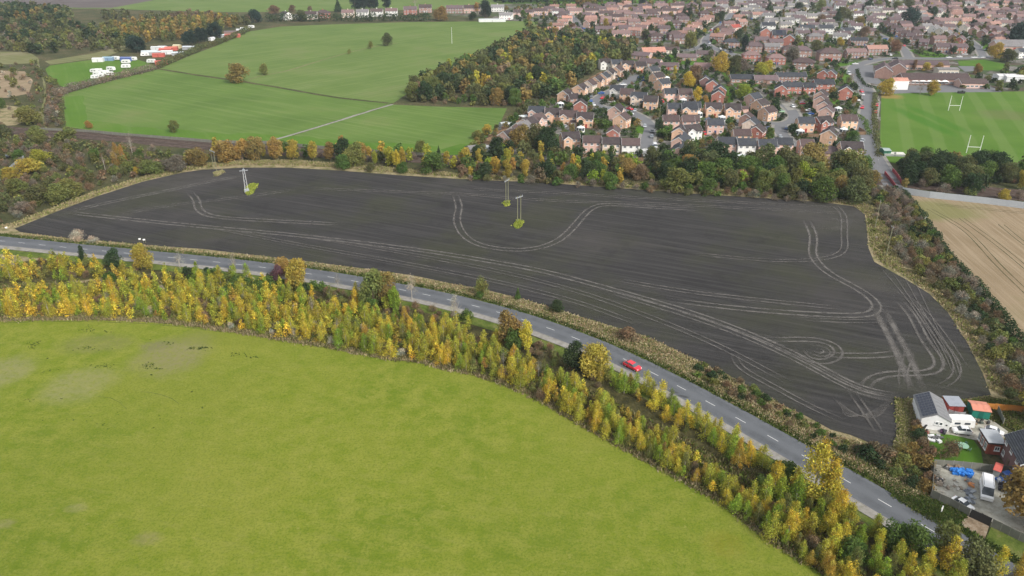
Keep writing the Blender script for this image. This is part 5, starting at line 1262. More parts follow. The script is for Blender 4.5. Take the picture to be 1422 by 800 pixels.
shed(at('S', 330, 128, .3), 9, 3, .9, -5, GY, (.66,.64,.58), 'flat pale hard-standing stack by the green hut', pitched=False, corr=False, name='concrete_stack', cat='stack')

# conservatories: white framed, many-sided
def conservatory(p, rot, label, r_=2.1, h=2.3):
    o = empty('conservatory', p.x, p.y, 0.02, R(rot)); tag(o, label, 'conservatory'); b, g, rf = MB(), MB(), MB(); n = 8
    A = [(math.cos(2*math.pi*k/n)*r_, math.sin(2*math.pi*k/n)*r_) for k in range(n)]
    for k in range(n):
        a, c = A[k], A[(k+1) % n]
        b.tube((a[0],a[1],0), (a[0],a[1],h), .09, n=4); b.tube((a[0],a[1],h), (c[0],c[1],h), .09, n=4); b.tube((a[0],a[1],h), (0,0,h+1.0), .06, n=4)
        b.hexa([(a[0],a[1],0),(c[0],c[1],0),(c[0]*.96,c[1]*.96,0),(a[0]*.96,a[1]*.96,0),(a[0],a[1],.7),(c[0],c[1],.7),(c[0]*.96,c[1]*.96,.7),(a[0]*.96,a[1]*.96,.7)])
        g.add([(a[0]*.97,a[1]*.97,.7),(c[0]*.97,c[1]*.97,.7),(c[0]*.97,c[1]*.97,h),(a[0]*.97,a[1]*.97,h)], [(0,1,2,3)])
        rf.add([(a[0],a[1],h),(c[0],c[1],h),(0,0,h+.95)], [(0,1,2)])
    link('frame', b.mesh('frame', M['white_paint']), o); link('glazing', g.mesh('glazing', M['glass']), o); q = link('roof', rf.mesh('roof', M['coloured']), o); q.color = (.74,.78,.78,1)
for c, x, y, l in (('B',760,460,'round white conservatory, left of the two by the estate road'),('B',1028,450,'round white conservatory behind the corner house'),('B',402,615,'white conservatory peeping over the belt'),
                   ('B',278,375,'white conservatory in the garden middle row'),('B',40,268,'white conservatory left of the yellow tree row'),('B',995,320,'small white conservatory beside the stepping gables'),('A',1270,130,'white conservatory east of the turning circle'),
                   ('A',740,440,'white conservatory under the driveway gable'),('A',615,290,'white conservatory near the red gable'),('B',135,350,'white conservatory before the slate garage row')):
    conservatory(at(c, x, y, 1.5), 10, l)

# ================================================================== school
def block(name, p, w, d, e, r, rot, wall, roof, label, nwin, hip=False, cat='school block', chim=(), floors=1, white=True):
    key = '_b%d' % len(HP)
    xs = [(-w/2 + w*(i+.5)/nwin) for i in range(nwin)]
    house_proto(key, w, d, e, r, xs, floors=floors, doors=(), hip=hip, chim=chim, gw=False, bbs=not hip, ww=min(2.2, w/nwin*.75))
    TYPEN[key] = name; o = house(key, p, rot, wall, roof, label); o['category'] = cat; return o
block('school_building', at('D', 655, 385, 4), 20, 11, 5, 3.6, 68, 'brown', 'plumr', 'school block with steep plum gable beside the curved playground', 8, floors=2, chim=(6,))
block('school_building', at('D', 730, 370, 4), 20, 11, 5, 3.6, 68, 'brown', 'plumr', 'second school gable joined behind the first', 6, floors=2)
block('school_building', at('D', 850, 355, 3), 40, 10, 4, 2.4, -3, 'pink', 'plumr', 'long school range with white window band, rear', 14)
block('school_building', at('D', 925, 430, 3), 44, 12, 3.6, 3.0, -3, 'brown', 'brn', 'long low school range facing the pitch', 16)
block('school_building', at('D', 1135, 450, 3), 17, 10, 3.2, 2.2, -3, 'pink', 'brn', 'short school wing at the pitch end', 6)
block('school_building', at('D', 1000, 380, 3), 14, 8, 3.6, .9, -3, 'cream', 'greyr', 'flat-looking cream school annexe behind the ranges', 5)
block('school_pavilion', at('D', 745, 440, 3), 9, 7, 3.0, 1.8, -3, 'pink', 'salmon', 'small pink-roofed school hut behind the white screen', 2)
r = empty('practice_screen', at('D', 743, 492, 0).x, at('D', 743, 492, 0).y, 0.05, R(-2)); tag(r, 'big plain white sight screen beside the golden tree', 'screen')
b = MB(); b.box(-5, 5, -.12, .12, .2, 5.6); link('panel', b.mesh('panel', M['post_white']), r)
b = MB(); [b.box(x-.08, x+.08, .12, 1.6, 0, .12) or b.tube((x, .15, 3.2), (x, 1.55, .1), .06) for x in (-4.4, 0, 4.4)]; link('stand', b.mesh('stand', M['grey_metal']), r)
r = empty('canopy', at('D', 885, 445, 2).x, at('D', 885, 445, 2).y, 0.05, R(-6)); tag(r, 'white tent-like canopy along the school front', 'canopy'); b = MB()
for i in range(5):
    x = -16 + 8*i; b.add([(x,-3,2.6),(x+8,-3,2.6),(x+8,3,2.8),(x,3,2.8),(x+4,0,4.0)], [(0,1,4),(1,2,4),(2,3,4),(3,0,4)])
link('fabric', b.mesh('fabric', M['post_white']), r).scale = (.6, .8, .9); b = MB()
for i in range(6):
    for y in (-2.3, 2.3): b.tube(((-16+8*i)*.6, y, 0), ((-16+8*i)*.6, y, 2.4), .07)
link('posts', b.mesh('posts', M['grey_metal']), r)
for i, (x, y) in enumerate(((1330, 420), (1375, 425))):
    shed(at('D', x, y, 2), 15, 9, 3.2, -6, W_, (.72,.70,.69), ('white prefab hall right of the school, left half', 'white prefab hall right of the school, right half')[i], rise=.8, name='prefab_hall', cat='hall')
def goal(c, x0, y0, x1, y1, label, h=8.4):
    a, b_ = at(c, x0, y0), at(c, x1, y1); d = (b_-a).normalized(); m = (a+b_)/2; r = empty('rugby_posts', m.x, m.y, .05, math.atan2(d.y, d.x)); tag(r, label, 'rugby posts'); w = (b_-a).length/2
    for s in (-1, 1):
        q = MB(); q.tube((0,0,0), (0,0,h), .16, .11, 8); o = link('upright', q.mesh('upright', M['post_white']), r); o.location = (s*w, 0, 0)
    q = MB(); q.tube((-w,0,2.9), (w,0,2.9), .10, n=8); link('crossbar', q.mesh('crossbar', M['post_white']), r)
goal('S', 697, 118, 762, 121, 'white rugby posts at the pitch end nearer the trees')
goal('P', 1316.7, 153.6, 1332.2, 153.8, 'white rugby posts at the pitch end by the school', 8.4)
# dark goal box by the pitch edge
shed(at('D', 1080, 505, .6), 4, 1.6, 1.2, 0, (.03,.03,.03), (.04,.05,.04), 'low black storage box on the pitch edge', pitched=False, corr=False, name='storage_box', cat='box')

# ================================================================== poles, pylon, fences
def hpole(c, x0, y0, x1, y1, h, label):
    a, b_ = at(c, x0, y0), at(c, x1, y1); m = (a+b_)/2; d = (b_-a); w = d.length/2; r = empty('pole_pair', m.x, m.y, .1, math.atan2(d.y, d.x)); tag(r, label, 'utility pole')
    for s in (-1, 1):
        q = MB(); q.tube((0,0,0), (0,0,h), .15, .11, 8); o = link('pole', q.mesh('pole', M['pole_wood']), r); o.location = (s*w, 0, 0)
    q = MB(); q.box(-w-1.0, w+1.0, -.10, .10, h-.75, h-.5); link('crossarm', q.mesh('crossarm', M['grey_metal']), r)
    for x in (-w-.8, 0, w+.8):
        q = MB(); q.tube((0,0,0), (0,0,.45), .07); q.tube((0,0,.15), (0,0,.22), .13); o = link('insulator', q.mesh('insulator', M['grey_metal']), r); o.location = (x, 0, h-.5)
GP = [(.30,.36,.05), (.42,.44,.10), (.22,.28,.04)]
hpole('Z', 385, 335, 404, 322, 9.8, 'wooden twin pole in the ploughed field, farther of the two central')
hpole('Z', 484, 492, 511, 482, 10.0, 'wooden twin pole on its green tuft, nearer in the field centre')
hpole('P', 301, 238, 297, 236, 9.0, 'twin wooden pole by the margin at the upper left corner')
def lattice(p, h, label):
    r = empty('lattice_mast', p.x, p.y, .1, R(25)); tag(r, label, 'mast'); n = 8
    for sx in (-1, 1):
        q = MB()
        for sy in (-1, 1): q.tube((sx*.6, sy*.3, 0), (sx*.32, sy*.2, h), .045, n=5)
        link('leg_frame', q.mesh('leg_frame', M['post_white']), r)
    q = MB()
    for i in range(n):
        z0, z1 = h*i/n, h*(i+1)/n; w0, w1 = .6-.28*i/n, .6-.28*(i+1)/n
        for y in (-.3, .3):
            s = 1 if i % 2 else -1; q.tube((s*w0, y, z0), (-s*w1, y, z1), .045, n=4)
    link('bracing', q.mesh('bracing', M['grey_metal']), r)
    q = MB(); q.box(-1.6, 1.6, -.12, .12, h-.5, h-.25); q.box(-.5, .5, -.5, .5, h-.2, h); q.tube((0,0,h), (0,0,h+.7), .12); link('crossarm', q.mesh('crossarm', M['grey_metal']), r)
    q = MB(); q.box(-.9, .9, -.6, .6, 0, 1.3); link('switch_box', q.mesh('switch_box', M['grey_metal']), r)
lattice(G(343.0, 267.5), 9.3, 'pale steel lattice mast standing on green tuft in the ploughed field')
def tuftpatch(nm, poly, n, seed, lab): tufts(nm, poly, n, .5, GP, seed, .6, lab, 'grass', q=6, clump=.3)
tuftpatch('grass_tuft', [(341,266),(345,272),(349,270),(357,257),(352,256),(345,259)], 420, 3, 'bright green grass round the lattice mast')
tuftpatch('grass_tuft', [(714,314),(718,318),(723,315),(726,309),(720,307)], 220, 4, 'bright green grass at the nearer twin pole')
tuftpatch('grass_tuft', [(699,282),(702,287),(707,285),(706,280)], 80, 5, 'thin grass at the farther twin pole')
tufts('grass_tuft', [(297,240),(300,246),(311,240),(309,237)], 120, .5, [(.40,.34,.2),(.3,.3,.12)], 6, .5, 'dry grass tongue at the corner twin pole', 'grass', q=6, clump=.3)
def pole(p, h, label, mat='pole_wood', arm=.9):
    r = empty('utility_pole', p.x, p.y, 0, R(random.uniform(0, 180))); tag(r, label, 'utility pole'); q = MB(); q.tube((0,0,0), (0,0,h), .16, .11, 7); link('pole', q.mesh('pole', M[mat]), r)
    q = MB(); q.box(-arm, arm, -.06, .06, h-.6, h-.45); [q.tube((x,0,h-.45), (x,0,h-.2), .05) for x in (-arm+.1, 0, arm-.1)]; link('crossarm', q.mesh('crossarm', M['grey_metal']), r)
pole(at('S', 235, 500), 10.5, 'pale pole rising from scrub near the field corner')
pole(at('S', 292, 640), 10.5, 'pale pole at the dry grass bank edge of the scrub')
pole(at('S', 478, 500), 4.5, 'short post on the dark hedge line')
pole(at('T', 987, 215), 14, 'single thin pole in the upper wheat field', 'post_white')
for i, (c, x, y) in enumerate((('C',905,290),('C',1180,275),('A',1225,385),('B',1060,470),('D',160,250))):
    pole(at(c, x, y), 8.5, ['telegraph pole at the bungalow loop','telegraph pole by the north street hedge','telegraph pole on the lane hedge','telegraph pole in the centre gardens','telegraph pole near the red roofs'][i])
# lamp posts along the estate road
for i, (p, a) in enumerate(along(ROADL['e1'][0], 34, start=20)):
    if i > 9: break
    n = Vector((-math.sin(a), math.cos(a))); q = p + n*4.9; r = empty('street_lamp', q.x, q.y, .1, a - math.pi/2)
    tag(r, f"{ORD[i]} grey street lamp up the estate road from the bridge", 'street lamp'); m_ = MB(); m_.tube((0,0,0), (0,0,7), .09, .05); m_.tube((0,0,7), (0,1.3,7.2), .04); link('post', m_.mesh('post', M['grey_metal']), r)
    m_ = MB(); m_.box(-.12,.12,1.1,1.7,7.15,7.3); link('lamp_head', m_.mesh('lamp_head', M['grey_metal']), r)
def paling(pts, h, mat, label, name='palisade_fence', step=2.75, c='P', cat='fence', solid=True, z=0, maxn=300, gap=.04, tilt=0, th=.04):
    """fence: every panel between two posts is a part"""
    L = [at(c, *p) for p in pts]; o0 = L[0]; r = empty(name, o0.x, o0.y, z); tag(r, label, cat)
    ph = MB(); ph.box(-.05, .05, -.05, .05, 0, h+.08); pm = ph.mesh('post', M[mat if mat != 'fence_concrete' else 'pavement'])
    if solid: pn = MB().box(gap, step-gap, -th/2, th/2, .04, h).mesh('panel', M[mat])
    else:
        q = MB(); [q.box(.08 + k*step/9, .08 + k*step/9 + .12, -.02, .02, .05, h) for k in range(9)]; q.box(0, step, -.05, -.02, .4, .46).box(0, step, -.05, -.02, h-.5, h-.44); pn = q.mesh('panel', M[mat])
    n = 0
    for a, b_ in zip(L, L[1:]):
        d = b_ - a; k = max(1, round(d.length/step)); ang = math.atan2(d.y, d.x); sx = d.length/k/step
        for i in range(k):
            q = a + d*(i/k) - o0; o = link('panel', pn, r); o.location = (q.x, q.y, 0); o.rotation_euler = (tilt, 0, ang); o.scale = (sx, 1, random.uniform(.97, 1.03))
            o = link('post', pm, r); o.location = (q.x, q.y, 0); o.rotation_euler = (0, 0, ang)
    q = L[-1] - o0; o = link('post', pm, r); o.location = (q.x, q.y, 0); return r
paling([(1252,269),(1290,275),(1330,279),(1375,284),(1422,290),(1520,302)], 2.6, 'palisade', 'tall grey steel palisade fence between railway and stubble field', step=5)
paling([(52,181),(120,184),(169,188.5),(253,195),(300,199),(375,200),(470,209),(560,215),(600,217)], 1.5, 'fence_concrete', 'low grey railway fence along the foot of the wheat fields', step=6)
paling([(0,246-180/3.555*0+5),(12,240),(26,228),(34,222)], 2.0, 'palisade', 'pale fence round the yard at the left edge', step=3)
# road bridge parapets
def parapet(pts, label):
    r = paling(pts, 1.5, 'coloured', label, 'bridge_parapet', 4, cat='parapet', th=.25)
    for o in r.children: o.color = (.30,.035,.045,1)
parapet([(1228,242),(1232,247),(1239,256),(1243,262)], 'dark red parapet on the railway bridge, left side')
parapet([(1239,238),(1244,244),(1250,253),(1254,259)], 'dark red parapet on the railway bridge, right side')

# ================================================================== farmstead at the right
a, b_, c_ = G(1276.5, 594.5), G(1316.5, 600.5), G(1262.5, 562)
dx = (b_-a).normalized(); dy = Vector((-dx.y, dx.x)); Wd = (b_-a).length; Ln = (c_-a).dot(dy); ctr = a + dx*Wd/2 + dy*Ln/2; ang = math.atan2(dx.y, dx.x)
barn = empty('barn', ctr.x, ctr.y, .06, ang); tag(barn, 'white-walled barn with solar panels over one roof slope', 'barn')
q = MB(); gable_body(q, Ln, Wd, 2.5, 1.35, turn=False); o = link('wall', q.mesh('wall', M['render_wall'], fix=True), barn); o.color = (.82,.82,.82,1); o.rotation_euler = (0,0,math.pi/2)
q = MB(); gable_roof(q, Ln, Wd, 2.5, 1.35, .22, th=.08); n = int(Ln/.7)
roof = link('roof', q.mesh('roof', M['coloured'], fix=True), barn); roof.color = (.20,.20,.205,1); roof.rotation_euler = (0,0,math.pi/2)
s = 1.35/(Wd/2); pm = MB().box(0, 1, 0, 1, 0, .05).mesh('solar_panel', M['solar_cell']); fm = MB()
cols, rows = 9, 5; pw, phh = (Ln-.5)/cols, (math.hypot(Wd/2, 1.35)-.22)/rows; al = math.atan(s)
for i in range(cols):
    for j in range(rows):
        o = link('solar_panel', pm, roof); t0 = .12 + phh*j
        # the slope on barn-left = local +y of the turned roof
        o.location = (-Ln/2+.25+pw*i+.04, t0*math.cos(al), 2.5+1.35-t0*math.sin(al)+.20); o.rotation_euler = (-al, 0, 0); o.scale = (pw-.08, phh-.05, 1)
for j in range(rows+1):
    t0 = .12+phh*j-.045; y, z = t0*math.cos(al), 3.85-t0*math.sin(al)+.22; fm.box(-Ln/2+.25, Ln/2-.25, y, y+.03, z, z+.03)
for i in range(cols+1):
    x = -Ln/2+.25+pw*i; y1, z1 = (.2+phh*rows)*math.cos(al), 3.85-(.2+phh*rows)*math.sin(al)
    fm.hexa([(x-.018,.18,4.0),(x+.025,.18,4.0),(x+.025,y1,z1+.21),(x-.025,y1,z1+.21),(x-.025,.18,4.04),(x+.025,.18,4.04),(x+.025,y1,z1+.25),(x-.025,y1,z1+.25)])
link('panel_frame', fm.mesh('panel_frame', M['panel_grey']), roof)
for x in (.2, 1.0): o = link('window', winm(.7, .8), barn); o.location = (x, -Ln/2-.03, 1.75)
o = link('vent', MB().box(-.15,.15,-.05,.02,-.15,.15).mesh('vent', M['dark_metal']), barn); o.location = (2.1, -Ln/2-.02, 1.6)
for k in range(1, 6):
    o = link('roof_rib', MB().box(-.03, .03, .1, Wd/2+.1, 0, .03).mesh('roof_rib', M['grey_metal']), roof); o.location = (-Ln/2+Ln*k/6, -Wd/2-.1-.05, 2.5+.12); o.rotation_euler = (al, 0, 0)
# dark red bin store and clutter by its corner
def clutter(name, p, items, label, cat, rot=0):
    r = empty(name, p.x, p.y, .1, R(rot)); tag(r, label, cat)
    for nm, box, col in items:
        o = link(nm, MB().box(*box).mesh(nm, M['coloured']), r); o.color = (*col, 1)
    return r
def bits(name, c, poly, n, cols, label, seed, h=(.2, .9), s=(.3, 1.2), cat='scrap'):
    """loose heap of boards and boxes at odd angles: one uncountable pile"""
    P = [at(c, *p) for p in poly]; rng = random.Random(seed); cx = sum(p.x for p in P)/len(P); cy = sum(p.y for p in P)/len(P); objs = {}
    x0, x1 = min(p.x for p in P), max(p.x for p in P); y0, y1 = min(p.y for p in P), max(p.y for p in P); k = 0
    mbs = [MB() for _ in cols]
    while k < n:
        x, y = rng.uniform(x0, x1), rng.uniform(y0, y1)
        if not in_poly(x, y, P): continue
        k += 1; a = rng.uniform(0, 3.14); w, d, hh = rng.uniform(*s), rng.uniform(*s)*.5, rng.uniform(*h); Mx = Matrix.Translation((x-cx, y-cy, rng.uniform(0, .25))) @ Matrix.Rotation(a, 4, 'Z') @ Matrix.Rotation(rng.gauss(0, .25), 4, 'X')
        vs = [Mx @ Vector(v) for v in ((-w/2,-d/2,0),(w/2,-d/2,0),(w/2,d/2,0),(-w/2,d/2,0),(-w/2*.9,-d/2*.9,hh),(w/2*.9,-d/2,hh),(w/2*.9,d/2*.8,hh*.9),(-w/2,d/2*.9,hh))]
        mbs[rng.randrange(len(cols))].hexa(vs)
    r = empty(name, cx, cy, .1); tag(r, label, cat, kind='stuff')
    for m_, c2 in zip(mbs, cols):
        if m_.f: o = link('debris', m_.mesh('debris', M['coloured']), r); o.color = (*c2, 1); o['kind'] = 'stuff'
    return r
bits('scrap_heap', 'E', [(205,450),(240,440),(290,500),(330,560),(300,590),(240,560)], 26, [(.30,.04,.04),(.05,.05,.05),(.2,.2,.2),(.3,.2,.15)], 'red and black scrap stacked against the barn corner', 1)
bits('scrap_heap', 'E', [(330,550),(430,580),(430,625),(350,625)], 12, [(.7,.7,.7),(.1,.1,.1),(.5,.5,.5)], 'white boards lying on the lawn edge', 2, (.1,.5), (.6,1.8))
bits('scrap_heap', 'E', [(440,520),(490,530),(490,560),(440,555)], 7, [(.12,.05,.12),(.05,.05,.06)], 'small dark bikes and toys before the barn', 3, (.4,.9), (.4,1.0))
bits('scrap_heap', 'E', [(700,420),(760,420),(900,440),(900,460),(730,470),(690,440)], 34, [(.25,.18,.12),(.4,.36,.3),(.1,.12,.1),(.05,.05,.05)], 'timber offcuts before the green shed', 4, (.1,.5), (.3,1.2))
bits('tarpaulin_heap', 'F', [(530,225),(600,208),(690,228),(728,262),(712,300),(650,280),(550,262)], 60, [(.03,.20,.62),(.05,.26,.72),(.02,.14,.45)], 'crumpled blue tarpaulins heaped in the yard', 5, (.15,.6), (.5,1.3), 'tarpaulins')
bits('scrap_heap', 'F', [(480,200),(600,185),(640,210),(520,225)], 26, [(.5,.5,.5),(.3,.22,.16),(.2,.2,.2)], 'pale rubbish sacks behind the blue tarpaulins', 6)
bits('scrap_heap', 'F', [(370,310),(440,300),(465,350),(400,375)], 14, [(.75,.75,.75),(.06,.06,.06),(.3,.25,.2)], 'white drum and black bars in the yard corner', 7)
bits('scrap_heap', 'F', [(670,320),(720,335),(745,385),(700,370)], 14, [(.6,.22,.06),(.4,.2,.1),(.2,.2,.2)], 'orange bits beside the yard partition', 8, (.1,.5))
bits('scrap_heap', 'F', [(370,200),(410,220),(420,290),(375,290)], 26, [(.30,.29,.25),(.2,.19,.16)], 'grey rubble along the left yard fence', 9, (.2,.8))
bits('scrap_heap', 'F', [(660,400),(740,400),(745,540),(690,540)], 20, [(.12,.13,.15),(.3,.32,.34),(.2,.22,.26)], 'dark scrap metal sheets on the yard floor', 10, (.05,.25), (.4,1.5))
bits('scrap_heap', 'F', [(980,330),(1080,330),(1080,430),(980,420)], 22, [(.03,.03,.04),(.08,.08,.09),(.6,.62,.64)], 'black bins and sacks beside the blue car', 11, (.3,1.0))
bits('scrap_heap', 'F', [(470,255),(600,300),(640,420),(420,440),(400,380)], 20, [(.36,.33,.27),(.25,.2,.15),(.42,.40,.35)], 'scattered boards on the open yard concrete', 12, (.04,.12), (.3,1.1))
# sheds
def corner_box(c, p0, p1, depth, h, name, label, wallc, roofc, cat='shed', rise=.35, pitched=True):
    a, b_ = at(c, *p0), at(c, *p1); d = (b_-a); ang = math.atan2(d.y, d.x); n = Vector((-d.y, d.x)).normalized(); ctr = (a+b_)/2 + n*depth/2
    return shed(ctr, d.length, depth, h, math.degrees(ang), wallc, roofc, label, pitched=pitched, name=name, cat=cat, rise=rise)
corner_box('E', (505,370), (640,375), 3.2, 2.2, 'shed', 'dark red open shed under a flat grey roof', (.28,.05,.04), (.30,.32,.36), pitched=False)
corner_box('E', (720,405), (885,425), 3.6, 2.1, 'shed', 'long green shed with salmon sheet roof', (.02,.19,.14), (.62,.25,.17))
corner_box('F', (905,300), (965,322), 2.6, 2.2, 'shed', 'small pale shed with red roof panels in the yard', (.55,.57,.55), (.55,.12,.09))
paling([(505,375),(560,395),(610,405),(655,405)], 1.5, 'grey_metal', 'grey slatted dog pen before the red shed', 'pen_fence', 1.4, 'E', 'fence', solid=False)
paling([(440,272),(500,285)], 1.8, 'fence_orange', 'orange fence panels between barn and red shed', 'panel_fence', 1.8, 'E')
paling([(860,330),(935,335),(1010,345),(1100,350),(1200,360)], 1.8, 'fence_orange', 'orange-brown panel fence right of the green shed', 'panel_fence', 1.9, 'E')
paling([(960,355),(1015,470)], 1.7, 'fence_concrete', 'weathered grey panel fence crossing the rough grass', 'panel_fence', 1.9, 'E')
paling([(345,470),(425,510),(515,550),(603,598),(697,650)], 1.8, 'fence_concrete', 'grey panel fence between yard and road verge', 'panel_fence', 2.2, 'F', th=.07)
paling([(905,745),(990,785),(1070,825),(1160,870),(1260,915)], 1.8, 'fence_concrete', 'grey panel fence right of the yard gate', 'panel_fence', 2.2, 'F', th=.07)
paling([(345,470),(352,400),(360,300),(368,190)], 1.8, 'fence_concrete', 'fence down the left side of the yard', 'panel_fence', 2.2, 'F', th=.07)
paling([(368,190),(455,195),(545,200),(630,208),(715,218),(800,226),(885,236)], 1.8, 'fence_concrete', 'grey panel fence between yard and lawn', 'panel_fence', 2.2, 'F', th=.07)
paling([(885,236),(985,245),(1130,262)], 1.8, 'fence_concrete', 'darker fence run behind the red-panelled shed', 'panel_fence', 2.2, 'F', th=.07)
g = paling([(706,655),(800,698),(890,742)], 1.9, 'dark_metal', 'black double gate across the yard entrance', 'yard_gate', 3.0, 'F', 'gate', th=.08)
corner_w = shed(at('E', 175, 300, .2), .1, .1, .1, 0, W_, W_, 'x') if False else None
# flat-roofed brick extension
p0, p1 = at('E', 858, 738), at('E', 1000, 752); d = p1-p0; n = Vector((-d.y, d.x)).normalized(); ang = math.atan2(d.y, d.x); dp = (at('E', 805, 618)-p0).dot(n)
ext = empty('brick_extension', p0.x + d.x/2 + n.x*dp/2, p0.y + d.y/2 + n.y*dp/2, .06, ang); tag(ext, 'low brick extension with flat grey felt roof beside the lawn', 'extension'); w_ = d.length/2
q = MB(); q.box(-w_, w_, -dp/2, dp/2, 0, 2.7); o = link('wall', q.mesh('wall', M['brick']), ext); o.color = (.34,.10,.065,1)
q = MB(); q.box(-w_-.25, w_+.25, -dp/2-.25, dp/2+.25, 2.7, 2.9); o = link('roof', q.mesh('roof', M['coloured']), ext); o.color = (.40,.42,.44,1)
q = MB(); q.box(-w_-.28, w_+.28, -dp/2-.31, -dp/2-.25, 2.62, 2.93).box(-w_-.31,-w_-.25,-dp/2-.31,dp/2+.25,2.62,2.93); link('fascia', q.mesh('fascia', M['dark_metal']), ext)
o = link('window', winm(1.0, 1.0), ext); o.location = (.3, -dp/2-.03, 1.5)
for y in (-1.2, .3, 1.8):
    o = link('window', winm(1.0, 1.6), ext); o.location = (-w_-.03, y, 1.3); o.rotation_euler = (0, 0, -math.pi/2)
# two-storey plum brick house with slate roof, running out of the picture
q0, q1 = G(1397.5, 604, 4.9), G(1408.5, 624, 4.9); dd = (q1-q0).normalized(); n = Vector((-dd.y, dd.x))
if n.x < 0: n = -n
L_ = 9.2; ctr = q0 + dd*L_/2 + n*4.1
house_proto('farm', L_, 8.2, 4.8, 2.5, (-3.4, -.6, 2.6), doors=(-.6,), chim=(0,), ww=1.1, bbs=True)
TYPEN['farm'] = 'farmhouse'; ROOFC['farmr'] = (.055,.060,.070)
rot = math.degrees(math.atan2(dd.y, dd.x))
if (Matrix.Rotation(R(rot), 2) @ Vector((0, -1))).dot(n) > 0: rot += 180
o = house('farm', ctr, rot, 'plum', 'farmr', 'two-storey plum brick farmhouse with slate roof at the right edge'); o['category'] = 'house'
# blue-painted neighbour
house_proto('blueh', 6.0, 7.6, 4.6, 2.3, (-2, 1.6), doors=(0,), chim=(), wall='render_wall', bbs=True); TYPEN['blueh'] = 'painted_house'; WALLC['blue'] = (.20,.36,.58)
ctr2 = ctr + dd*(L_/2 + 3.05); house('blueh', ctr2, rot, 'blue', 'farmr', 'pale blue rendered house joined below the plum farmhouse')['category'] = 'house'
# picnic set on the lawn, white marker post on the bank
pt = at('E', 645, 668, .5); r = empty('picnic_table', pt.x, pt.y, .09, R(15)); tag(r, 'round green garden table with chairs on the lawn', 'garden table')
q = MB(); q.tube((0,0,.70), (0,0,.76), 1.1, n=14); o = link('tabletop', q.mesh('tabletop', M['coloured']), r); o.color = (.25,.42,.30,1)
for k in range(4):
    a_ = k*math.pi/2 + .4; q = MB(); q.box(-.25,.25,-.25,.25,.42,.48).box(-.25,.25,.2,.26,.48,.9); [q.tube((x, y, 0), (x, y, .42), .025) for x in (-.2,.2) for y in (-.2,.2)]
    o = link('chair', q.mesh('chair', M['coloured']), r); o.location = (math.cos(a_)*1.3, math.sin(a_)*1.3, 0); o.rotation_euler = (0,0,a_-math.pi/2); o.color = (.12,.22,.16,1)
q = MB(); q.tube((0,0,0), (0,0,.7), .04, n=6); o = link('table_leg', q.mesh('table_leg', M['coloured']), r); o.color = (.12,.22,.16,1)
pt = at('F', 445, 615); r = empty('marker_post', pt.x, pt.y, .08); tag(r, 'white marker post on the grass bank before the yard', 'post')
q = MB(); q.box(-.09,.09,-.06,.06,0,1.5); link('post', q.mesh('post', M['post_white']), r); q = MB(); q.box(-.22,.05,-.08,-.06,.9,1.2).box(-.25,.25,-.1,.1,.0,.12); link('plate', q.mesh('plate', M['post_white']), r)
# two small white signs behind the roadside oak, one at the left field corner
for i, (x, y, l) in enumerate(((195,337,'white sign board behind the golden roadside oak, left one'),(201,338,'white sign board behind the golden roadside oak, right one'),(10,321,'small white sign at the left corner of the ploughed field'))):
    p = G(x, y); r = empty('sign_board', p.x, p.y, .05, R(20)); tag(r, l, 'sign'); q = MB(); q.box(-.38,.38,-.04,.04,1.0,1.5); link('board', q.mesh('board', M['post_white']), r)
    q = MB(); [q.tube((x_,0,0), (x_,0,1.4), .05) for x_ in (-.3,.3)]; link('legs', q.mesh('legs', M['pole_wood']), r)

_CP = [(820,'above the oak wood'),(905,'along the crescent'),(1000,'along the gabled lanes'),(1100,'in the streets round the parking court'),(1200,'along the bending estate road'),(1300,'outside the school'),(2000,'on the far right streets')]
rg = random.Random(77); nc = 0
for k_ in ('e1','e2','e3','c1','c2','c3','c4','n1','n2','n3','n4','n5','n6'):
    L, hw = ROADL[k_]
    for p, a in along(L, 10.5, start=6, end=6):
        if rg.random() > .26 or (k_ == 'e1' and p.y < 420): continue
        nn = Vector((-math.sin(a), math.cos(a)))*(hw - .3)*rg.choice((-1, 1)); q = p + nn; t = q.y*CT + H*ST; px = 711 + FPX*q.x/t
        if not 690 < px < 1440 or q.y > 950: continue
        col = rg.choice(['white','white','silver','silver','grey','black','darkblue','blue','red','beige']); wh = next(w_ for l_, w_ in _CP if px < l_)
        c_ = car(rg.choice(['hatch','saloon']), q, math.degrees(a) + rg.choice((0, 180)) + rg.uniform(-3, 3), col, f"{col.replace('darkblue','dark blue')} car parked at the kerb {wh}", .17, full=False)
        c_['group'] = f"{col.replace('darkblue','dark blue')} cars at the kerb {wh}"; nc += 1
for hx, hy, hr in list(HOUSES):
    if rg.random() > .16 or hy < 250 or hy > 1000: continue
    a = rg.uniform(0, 360); q = Vector((hx, hy)) + Vector((rg.choice((-1, 1))*(hr+1.6), -rg.uniform(3, 6))); t = q.y*CT + H*ST; px = 711 + FPX*q.x/t
    if not 700 < px < 1440: continue
    col = rg.choice(['white','white','silver','grey','black','blue','darkblue','red']); wh = next(w_ for l_, w_ in _CP if px < l_)
    c_ = car('hatch', q, 85 + rg.uniform(-8, 8), col, f"{col.replace('darkblue','dark blue')} car on a house drive {wh}", .08, full=False); c_['group'] = f"{col.replace('darkblue','dark blue')} cars on drives {wh}"; nc += 1
print('CARS', nc)

